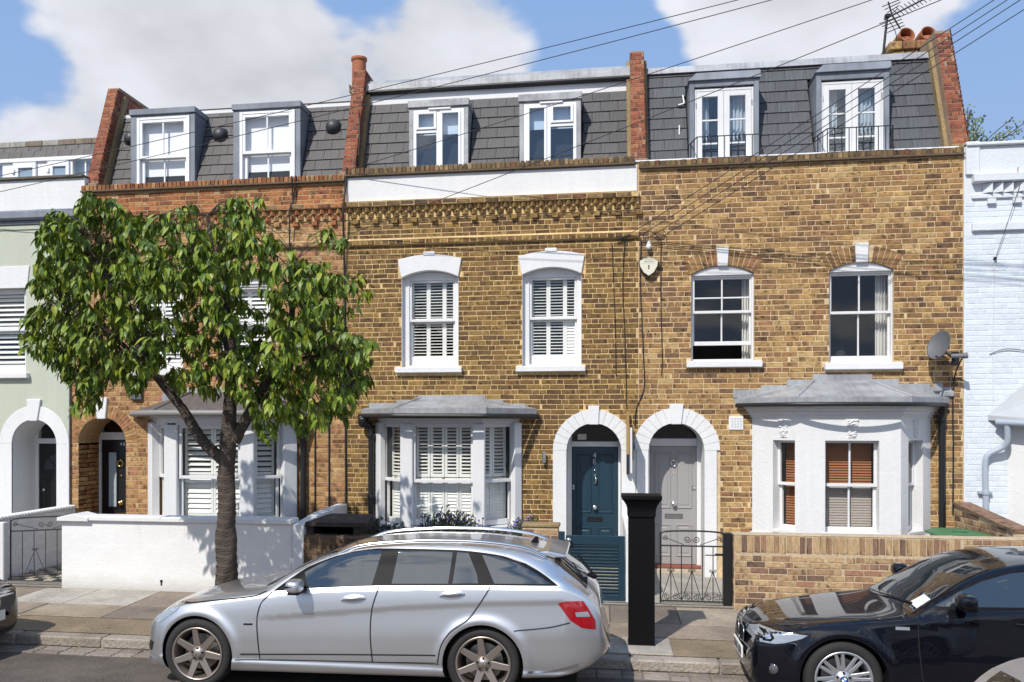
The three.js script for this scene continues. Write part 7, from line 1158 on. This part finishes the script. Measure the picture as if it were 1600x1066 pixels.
  part(car, 'spoiler', [prism([[3.74, 1.318], [3.84, 1.328], [4.0, 1.295], [4.01, 1.282], [3.9, 1.268]], -0.47, 0.47, [], 0.012)], CAR.silver);
  part(car, 'roof_antenna', prism([[3.64, 1.34], [3.69, 1.40], [3.715, 1.405], [3.73, 1.34]], -0.01, 0.01, [], 0.003), CAR.trim);
  part(car, 'wiper', [bar([4.2, 1.08, 0.15], [4.27, 1.06, 0.2], 0.05, 0.04, 0.01), bar([4.24, 1.1, 0.2], [4.1, 1.2, -0.2], 0.015, 0.015)], CAR.trim);
  part(car, 'underbody', bx(0.2, 4.1, 0.15, 0.3, -0.5, 0.5), CAR.gap);
}
// black hatchback, and the two cars that only show a corner
const HATCH = { L: 4.1, wheels: [[0.735, 0.335], [3.3, 0.335]], arch: 0.352, skirt: 0.27,
  top: [[0.0, 0.46], [0.02, 0.585], [0.06, 0.665], [0.16, 0.715], [0.4, 0.77], [0.8, 0.826], [1.25, 0.88], [1.5, 1.04], [1.75, 1.2], [1.98, 1.29], [2.3, 1.345], [2.7, 1.36], [3.2, 1.33], [3.6, 1.25], [3.9, 0.98], [4.05, 0.8], [4.1, 0.6]],
  bot: [[0.0, 0.40], [0.02, 0.25], [0.12, 0.17], [0.6, 0.16], [3.4, 0.18], [3.9, 0.25], [4.1, 0.42]],
  W: [[0.0, 0.34], [0.02, 0.5], [0.07, 0.585], [0.18, 0.65], [0.4, 0.70], [0.8, 0.73], [1.5, 0.745], [3.0, 0.745], [3.6, 0.72], [3.95, 0.64], [4.1, 0.4]],
  belt: [[0.0, 0.42], [0.06, 0.615], [0.2, 0.685], [0.5, 0.745], [0.9, 0.80], [1.35, 0.86], [1.8, 0.935], [2.5, 0.97], [3.4, 1.0], [3.8, 0.95], [4.1, 0.55]],
  yre: [[0.0, 0.43], [0.2, 0.702], [0.8, 0.814], [1.28, 0.87], [1.5, 1.0], [1.78, 1.17], [2.05, 1.265], [2.4, 1.31], [2.8, 1.315], [3.3, 1.27], [3.7, 1.1], [4.1, 0.58]],
  wr: [[0.0, 0.2], [0.2, 0.52], [0.8, 0.62], [1.28, 0.66], [1.6, 0.61], [2.0, 0.555], [2.8, 0.54], [3.6, 0.53], [4.1, 0.2]],
  crease: [[0.8, 0.78], [1.3, 0.82], [2.2, 0.9], [3.5, 0.92]] };
const TALL = { ...HATCH, top: HATCH.top.map(([x, y]) => [x, y]).filter(([x]) => x <= 0.8).concat([[1.25, 0.98], [1.42, 1.22], [1.56, 1.38], [1.7, 1.44], [2.3, 1.48], [3.2, 1.46], [3.7, 1.4], [3.95, 1.0], [4.1, 0.6]]), yre: [[0.0, 0.43], [0.2, 0.755], [0.8, 0.868], [1.25, 0.95], [1.42, 1.19], [1.56, 1.34], [1.7, 1.40], [2.3, 1.44], [3.3, 1.42], [3.7, 1.3], [4.1, 0.58]] };
function hatchback(name, label, paint, at, rotY, detail, shape = HATCH) {
  const C = makeCar(name, label, shape, paint, at, rotY), car = C.car, G = CAR.gap;
  for (const s of [1, -1]) {
    for (const p of [[[1.33, 0.9], [1.315, 0.767], [1.33, 0.477], [1.36, 0.3]], [[2.48, 0.97], [2.44, 0.7], [2.46, 0.3]]]) C.line(car, 'panel_gap', p, 0.009, G, 0.003, s);
    C.line(car, 'panel_gap', [[0.19, 0.715], [0.316, 0.725], [0.52, 0.66]], 0.008, G, 0.003, s);
    C.side(car, 'window_surround', [[1.37, 0.935], [1.58, 1.065], [1.8, 1.175], [2.05, 1.25], [2.4, 1.292], [2.9, 1.29], [3.2, 1.25], [3.5, 1.15], [3.62, 1.02], [2.5, 0.985]], CAR.trim, 0.003, s);
    for (const p of [[[1.46, 0.965], [1.69, 1.095], [1.85, 1.17], [2.08, 1.24], [2.36, 1.272], [2.34, 0.985]], [[2.5, 1.275], [2.85, 1.272], [3.1, 1.24], [3.1, 1.02], [2.46, 0.995]]]) C.side(car, 'window', p, CAR.glass, 0.0055, s);
    const d = C.side(car, 'door', [[1.345, 0.32], [1.325, 0.767], [1.342, 0.9], [2.465, 0.955], [2.43, 0.7], [2.45, 0.32]], paint, 0.001, s);
    part(d, 'handle', tube([[2.06, 0.85, s * (C.zAt(2.06, 0.85) + 0.003)], [2.1, 0.855, s * (C.zAt(2.1, 0.855) + 0.03)], [2.22, 0.86, s * (C.zAt(2.2, 0.86) + 0.03)], [2.26, 0.86, s * (C.zAt(2.26, 0.86) + 0.003)]], 0.012, 8, 20), paint);
    C.line(car, 'side_repeater', [[1.14, 0.785], [1.25, 0.785]], 0.026, CAR.lens, 0.005, s);
    const hl = C.side(car, 'headlight', [[0.03, 0.60], [0.055, 0.655], [0.12, 0.69], [0.25, 0.702], [0.45, 0.69], [0.40, 0.66], [0.27, 0.615], [0.2, 0.60], [0.09, 0.60]], CAR.lens, 0.004, s, 0.025);
    C.side(hl, 'lamp_bowl', [[0.10, 0.615], [0.11, 0.675], [0.17, 0.683], [0.19, 0.645], [0.16, 0.615]], CAR.trim, 0.006, s, 0.025); C.side(hl, 'lamp_bulb', [[0.125, 0.63], [0.125, 0.665], [0.158, 0.67], [0.165, 0.637]], M.chrome, 0.008, s, 0.025);
    const zf = C.zAt(0.17, 0.385), fg = lathe([[0, 0.012], [0.026, 0.01], [0.034, 0], [0.044, 0.004], [0.046, -0.01]], [0, 0, 0], 18); fg.rotateX(Math.PI / 2); if (s < 0) fg.rotateY(Math.PI); fg.rotateY(-0.6 * s); fg.translate(0.17, 0.385, s * (zf + 0.002)); part(car, 'fog_lamp', fg, mat('fog lamp glass', [0.12, 0.12, 0.13], { roughness: 0.1, metalness: 0.3 }));
    if (paint !== CAR.silver) doorMirror(C, 1.66, 1.04, 0.83, s, paint, false);
    for (const w of HATCH.wheels) wheel(car, w[0], w[1], s * 0.71, 0.32, 0.232, s, 'double');
    // kidney grille on the nose
    part(car, 'grille', [prism([[-0.0, 0], [0.16, 0], [0.175, 0.1], [0.14, 0.13], [0.02, 0.125]].map(([a, b]) => [s * (a + 0.015), b]), -0.01, 0.012, [], 0.004).rotateY(-Math.PI / 2).translate(0.005, 0.5, 0)], CAR.trim);
    part(car, 'grille_surround', tube([[0.16, 0], [0.18, 0.1], [0.14, 0.135], [0.02, 0.13], [0.0, 0.01], [0.16, 0]].map(([a, b]) => [-0.012 + (a > 0.1 ? 0.012 : 0), 0.5 + b, s * (a + 0.015)]), 0.006, 6, 40), M.chrome);
  }
  C.topp(car, 'windscreen', shape === TALL ? [[1.24, -0.58], [1.24, 0.58], [1.55, 0.5], [1.55, -0.5]] : [[1.3, -0.6], [1.3, 0.6], [1.95, 0.5], [1.95, -0.5]], CAR.glass, 0.004, shape === TALL ? 0.03 : 0.06);
  if (shape === HATCH) C.topp(car, 'wiper', [[1.28, -0.45], [1.27, -0.42], [1.36, 0.45], [1.375, 0.43]], CAR.trim, 0.016); 
  if (detail) { C.topp(car, 'parking_permit', [[1.36, 0.36], [1.36, 0.56], [1.47, 0.56], [1.47, 0.4]], M.upvc, 0.007, 0.04); C.line(car, 'shoulder_line', [[0.45, 0.735], [0.9, 0.795], [1.34, 0.85]], 0.004, CAR.gap, 0.001, 1); }
  const plate = part(car, 'number_plate', cbox(-0.028, -0.012, 0.365, 0.475, -0.24, 0.24, 0.004), CAR.plate);
  if (detail) part(plate, 'plate_characters', [-0.19, -0.13, -0.07, -0.01, 0.08, 0.14, 0.2].map((z) => bx(-0.0295, -0.0285, 0.385, 0.455, z - 0.018, z + 0.018)), CAR.trim);
  part(car, 'underbody', bx(0.2, 3.9, 0.14, 0.3, -0.5, 0.5), G);
  return C;
}
hatchback('hatchback_car', 'glossy black hatchback car parked in front of the yellow brick garden wall', CAR.black, [1.27, 0, 5.03], 0, true);
hatchback('hatchback_car', 'dark brown car at the left edge, only its front corner showing', CAR.brown, [-6.42, 0, 5.1], Math.PI, false);
hatchback('hatchback_car', 'silver car at the bottom right corner, only its roof edge and windscreen showing', CAR.silver, [0.25, 0.0, 9.75], 0, false, TALL);
// ---------- the street tree ----------
{
  const T = thing('street_tree', 'leafy green street tree with dark forked trunk in front of the golden brick house', 'tree', [-4.05, 0.13, 4.05]), Z = 4.05, r = rngOf(2024);
  const bark = mat('dark brown bark', [0.115, 0.085, 0.066], { map: TX.bark, roughness: 0.9, bumpMap: TX.bark, bumpScale: 0.02 });
  const K = { base: [[-4.35, 0.64], [-4.08, 0.65]] , outline: [[-6.8, 4.12], [-6.57, 4.83], [-6.14, 5.06], [-5.82, 5.18], [-5.42, 5.03], [-4.98, 5.06], [-4.63, 5.0], [-4.44, 5.15], [-4.17, 5.04], [-3.86, 5.1], [-3.56, 4.84], [-3.34, 4.76], [-3.11, 4.73], [-2.86, 4.53], [-2.67, 4.27], [-2.56, 3.85], [-2.53, 3.42], [-2.58, 3.0], [-2.78, 2.64], [-2.97, 2.29], [-3.15, 2.13], [-3.34, 2.29], [-3.56, 2.54], [-3.86, 2.28], [-4.05, 2.5], [-4.32, 2.79], [-4.63, 2.87], [-4.94, 2.83], [-5.3, 2.76], [-5.82, 2.69], [-6.08, 2.61], [-6.18, 2.95], [-6.43, 3.25], [-6.87, 3.41], [-6.8, 3.71], [-6.55, 3.89]] , limbL: [[-4.25, 2.06], [-4.48, 2.28], [-4.71, 2.65], [-4.93, 2.94], [-5.1, 3.16], [-5.22, 3.53], [-5.3, 3.98]] , main: [[-4.21, 2.06], [-4.18, 2.5], [-4.15, 2.94], [-4.13, 3.37], [-4.21, 3.81], [-4.32, 4.25], [-4.4, 4.83]] , right: [[-4.13, 2.28], [-3.94, 2.64], [-3.71, 3.08], [-3.52, 3.51], [-3.47, 4.08], [-3.45, 4.37]] , leader: [[-4.15, 2.94], [-4.32, 3.52], [-4.63, 4.04], [-4.87, 4.41]] , l2: [[-5.1, 3.16], [-5.5, 3.54], [-5.98, 3.84], [-6.47, 4.04]] , r2: [[-3.71, 3.08], [-3.26, 3.22], [-2.89, 3.21], [-2.64, 2.93]] , up: [[-3.87, 4.88], [-3.85, 5.01]] , low: [[-3.08, 2.64], [-2.93, 2.29]] , low2: [[-4.25, 2.65], [-4.05, 3.01]] , lm: [[-5.22, 3.53], [-5.74, 4.28], [-6.14, 4.74]] , gaps: [[-3.64, 4.37], [-3.9, 4.02], [-5.38, 3.9], [-4.87, 3.23], [-5.82, 3.91], [-3.49, 3.79]] ,  };
  // tapered, slightly knotted limbs
  function limb(pts, r0, r1, n = 10) {
    const c = new THREE.CatmullRomCurve3(pts.map((p) => new THREE.Vector3(...p))), L = Math.max(10, Math.round(c.getLength() / 0.045)), F = c.computeFrenetFrames(L), pos = [], uv = [], idx = [];
    let s = 0, prev = null;
    for (let i = 0; i <= L; i++) {
      const t = i / L, p = c.getPointAt(t), R = lerp(r0, r1, Math.pow(t, 0.85)); if (prev) s += p.distanceTo(prev); prev = p;
      for (let j = 0; j <= n; j++) { const a = j / n * 6.2832, q = R * (1 + 0.14 * (vnoise(Math.cos(a) * 1.5 + pts[0][0] * 7, s * 6 + Math.sin(a) * 1.5, 3) - 0.5) * 2 + 0.04 * Math.sin(s * 75)), v = p.clone().addScaledVector(F.normals[i], q * Math.cos(a)).addScaledVector(F.binormals[i], q * Math.sin(a)); pos.push(v.x, v.y, v.z); uv.push(j / n * 6.28 * r0, s); }
    }
    for (let i = 0; i < L; i++) for (let j = 0; j < n; j++) { const a = i * (n + 1) + j, b = a + 1, d = a + n + 1, e = d + 1; idx.push(a, b, e, a, e, d); }
    const g = new THREE.BufferGeometry(); g.setAttribute('position', new THREE.BufferAttribute(new Float32Array(pos), 3)); g.setAttribute('uv', new THREE.BufferAttribute(new Float32Array(uv), 2)); g.setIndex(idx); g.computeVertexNormals(); g.userData.keepUV = true; return g;
  }
  const at = (list, dz) => list.map(([x, y], i) => [x, y, Z + (typeof dz === 'function' ? dz(i / (list.length - 1)) : dz)]);
  const bx0 = (K.base[0][0] + K.base[1][0]) / 2;
  part(T, 'trunk', [limb([[bx0 - 0.01, 0.1, Z], [bx0, 0.16, Z], [bx0, 0.6, Z], [bx0 - 0.005, 1.2, Z], [bx0, 1.75, Z], [K.main[0][0], K.main[0][1], Z], [K.main[1][0], K.main[1][1], Z]], 0.133, 0.088, 24)], bark);
  const limbs = [[at(K.main.slice(0, 7), (t) => 0.1 * t), 0.09, 0.02], [at(K.limbL, (t) => 0.25 * t), 0.07, 0.025], [at(K.right, (t) => -0.2 * t), 0.07, 0.018], [at(K.leader, (t) => -0.5 * t), 0.05, 0.012], [at(K.l2.slice(0, 3), (t) => 0.25 + 0.2 * t), 0.035, 0.01], [at(K.r2, (t) => -0.1 + 0.3 * t), 0.035, 0.01], [at(K.lm, (t) => 0.2 - 0.4 * t), 0.03, 0.009]];
  for (const [p, a, b] of limbs) part(T, 'branch', limb(p, a, b, 12), bark);
  // crown: sprays of drooping leaves spread through the volume
  const P = K.outline, inside = (x, y) => { let c = false; for (let i = 0, j = P.length - 1; i < P.length; j = i++) if ((P[i][1] > y) !== (P[j][1] > y) && x < (P[j][0] - P[i][0]) * (y - P[i][1]) / (P[j][1] - P[i][1]) + P[i][0]) c = !c; return c; };
  const edge = (x, y) => { let m = 9; for (let i = 0, j = P.length - 1; i < P.length; j = i++) { const [ax, ay] = P[j], [bx2, by] = P[i], dx = bx2 - ax, dy = by - ay, t = clamp(((x - ax) * dx + (y - ay) * dy) / (dx * dx + dy * dy)); m = Math.min(m, Math.hypot(x - ax - t * dx, y - ay - t * dy)); } return m; };
  const nodes = []; for (const [p] of limbs) { const c = new THREE.CatmullRomCurve3(p.map((q) => new THREE.Vector3(...q))); for (let i = 2; i <= 12; i++) nodes.push(c.getPointAt(i / 12)); }
  const xs = P.map((p) => p[0]), ys = P.map((p) => p[1]), X0 = Math.min(...xs), X1 = Math.max(...xs), Y0 = Math.min(...ys), Y1 = Math.max(...ys), sprays = [];
  for (let k = 0; k < 60000 && sprays.length < 1080; k++) {
    let x = lerp(X0, X1, r()), y = lerp(Y0, Y1, r()); if (!inside(x, y)) continue; const e = edge(x, y); if (e < 0.03) continue;
    const D = Math.min(1.25, 0.25 + 1.5 * Math.sqrt(e) * 0.9), z = Z + (r() * 2 - 1) * D * (0.55 + 0.45 * r());
    if (vnoise(x * 2.1 + 5, y * 2.1 + 3, 8) * 0.6 + vnoise(z * 2 + 9, x * 1.7 + y, 15) * 0.4 < 0.265) continue;
    if (e < 0.38 && vnoise(x * 3.1 + 1.5, y * 3.1 + 7.7, 77) < 0.30 + 0.32 * (1 - e / 0.38)) continue;
    if (K.gaps.some(([gx, gy]) => Math.hypot(x - gx, (y - gy)) < 0.12)) continue;
    const k2 = (13.68 - z) / (13.68 - Z); x *= k2; y = 2.5 + (y - 2.5) * k2; const p = new THREE.Vector3(x, y, z); if (sprays.some((q) => q.distanceTo(p) < 0.118)) continue; sprays.push(p);
  }
  const leafGeo = [0, 1, 2, 3, 4, 5].map((vv) => { const v = vv * 0.5, asym = 0.8 + (vv % 3) * 0.2; // a pointed leaf, folded along the midrib and drooping at the tip; 1 unit long along -y
    const L = [0, 0.18, 0.42, 0.68, 0.88, 1], Wd = [0, 0.14, 0.195, 0.155, 0.06, 0], t = [], mid = L.map((l) => [0, -l, -0.28 * l * l * (0.7 + v * 0.4)]), side = (s) => L.map((l, i) => [s * Wd[i] * (s > 0 ? asym : 1) + (vv - 2.5) * 0.03 * l * l, -l + 0.03, -0.28 * l * l * (0.7 + v * 0.4) + Wd[i] * (0.35 - v * 0.12)]);
    for (const s of [1, -1]) { const q = side(s); for (let i = 0; i < 5; i++) { const f = [mid[i], mid[i + 1], q[i + 1], q[i]]; if (s > 0) f.reverse(); if (i === 0) t.push(f[0], f[1], f[2]); t.push(...quad(...f)); } }
    const g = fromTris(t); g.computeVertexNormals(); return norm(g);
  });
  const leafMats = [[0.15, 0.215, 0.017], [0.20, 0.27, 0.022], [0.085, 0.145, 0.014], [0.28, 0.32, 0.03]].map((c, i) => pmat('leaf ' + i, c, { roughness: 0.45, transmission: 0.2, thickness: 0, ior: 1.4 }));
  const o = orgOf(T), cx = (X0 + X1) / 2, cy = (Y0 + Y1) / 2, items = [], twigs = [], q = new THREE.Quaternion(), m4 = new THREE.Matrix4();
  for (const p of sprays) {
    let best = nodes[0]; for (const n of nodes) if (n.distanceTo(p) < best.distanceTo(p)) best = n;
    const out = p.clone().sub(new THREE.Vector3(cx, cy - 0.6, Z)).normalize(), tip = p.clone().addScaledVector(out, 0.12).add(new THREE.Vector3(0, -0.05, 0)), mid = best.clone().lerp(p, 0.55).add(new THREE.Vector3(0, 0.07, 0));
    twigs.push(new THREE.TubeGeometry(new THREE.CatmullRomCurve3([best, mid, p, tip]), 8, 0.0036, 5));
    const n = 11 + Math.floor(r() * 6);
    for (let k = 0; k < n; k++) {
      const t = k / n, b = (k > n - 4 ? mid.clone().lerp(p, r()) : p.clone().lerp(tip, t)).add(new THREE.Vector3((r() - 0.5) * 0.07, (r() - 0.3) * 0.06, (r() - 0.5) * 0.07));
      const yaw = r() * 6.283, hd = new THREE.Vector3(Math.cos(yaw) + out.x * 0.5, 0, Math.sin(yaw) + out.z * 0.5).normalize(), dr = 0.35 + r() * 0.95, dir = hd.clone().multiplyScalar(Math.cos(dr)).add(new THREE.Vector3(0, -Math.sin(dr), 0));
      const Yv = dir.clone().negate(), Xv = new THREE.Vector3(0, 1, 0).cross(Yv).normalize().applyAxisAngle(Yv, (r() - 0.5) * 0.9), Zv = Xv.clone().cross(Yv), s = 0.075 + r() * 0.085;
      if (Zv.y < 0) { Xv.negate(); Zv.negate(); }
      m4.makeBasis(Xv, Yv, Zv); q.setFromRotationMatrix(m4);
      items.push({ b, q: q.clone(), s, g: Math.floor(r() * 6), c: r() < 0.12 ? 3 : Math.floor(r() * 3) });
    }
  }
  // the leaves nearest the viewer are parts, the rest one mass
  const crown = part(T, 'crown', mergeGeometries(twigs.map((g) => norm(g))), bark);
  const order = items.map((e, i) => [e.b.distanceTo(camera.position), i]).sort((a, b) => a[0] - b[0]), single = new Set(order.slice(0, 300).map((e) => e[1])), lists = leafMats.map(() => leafGeo.map(() => []));
  items.forEach((e, i) => {
    if (single.has(i)) { const m = new THREE.Mesh(leafGeo[e.g], leafMats[e.c]); m.name = 'leaf'; m.position.set(e.b.x - o[0], e.b.y - o[1], e.b.z - o[2]); m.quaternion.copy(e.q); m.scale.setScalar(e.s); crown.add(m); }
    else lists[e.c][e.g].push(leafGeo[e.g].clone().applyMatrix4(new THREE.Matrix4().compose(e.b.clone().sub(new THREE.Vector3(...o)), e.q, new THREE.Vector3(e.s, e.s, e.s))));
  });
  lists.forEach((l, c) => { const g = mergeGeometries(l.flat()); const m = new THREE.Mesh(g, leafMats[c]); m.name = 'foliage'; m.userData.kind = 'stuff'; crown.add(m); });
}
// sparse sapling behind the right-hand parapet
{
  const T = thing('sapling', 'sparse leafy sapling against the sky behind the pale blue parapet', 'tree', [5.75, 6.3, -1.2]), r = rngOf(31), tw = [], lv = [], ld = [];
  for (let k = 0; k < 34; k++) { const a = -0.5 + r() * 2.0, l = 0.5 + r() * 0.75, b = [5.5 + r() * 0.15, 6.3, -1.2], e = [b[0] + l * Math.sin(a) * 0.85, 6.4 + l * Math.cos(a) * 0.95, -1.2 + (r() - 0.5) * 0.6], md = [lerp(b[0], e[0], 0.5) + (r() - 0.5) * 0.12, lerp(b[1], e[1], 0.55) + 0.05, e[2] * 0.5 - 0.6]; tw.push(tube([b, md, e], 0.006, 4, 8)); for (let j = 0; j < 40; j++) { const t = 0.35 + 0.65 * r(), x = lerp(b[0], e[0], t) + (r() - 0.5) * 0.14, y = lerp(b[1], e[1], t) + (r() - 0.5) * 0.14, z = lerp(b[2], e[2], t) + (r() - 0.5) * 0.2, s = 0.026 + r() * 0.03, d = r() * 6.28; (r() < 0.7 ? lv : ld).push(fromTris([[x, y, z], [x + s * Math.cos(d), y + s * Math.sin(d), z + s * 0.5], [x + s * Math.cos(d + 0.9), y + s * Math.sin(d + 0.9), z + s * 0.2]])); } }
  part(T, 'trunk', tw, mat('twig bark', [0.08, 0.06, 0.045], { roughness: 0.9 })); part(T, 'crown', lv, mat('sapling leaf', [0.10, 0.15, 0.05], { roughness: 0.6 })).userData.kind = 'stuff'; part(T, 'crown', ld, mat('dark sapling leaf', [0.05, 0.07, 0.06], { roughness: 0.6 })).userData.kind = 'stuff';
}
scene.traverse((m) => { if (m.isMesh) { m.castShadow = true; m.receiveShadow = true; } });
camera.far = 2000; camera.updateProjectionMatrix();
renderer.render(scene, camera);
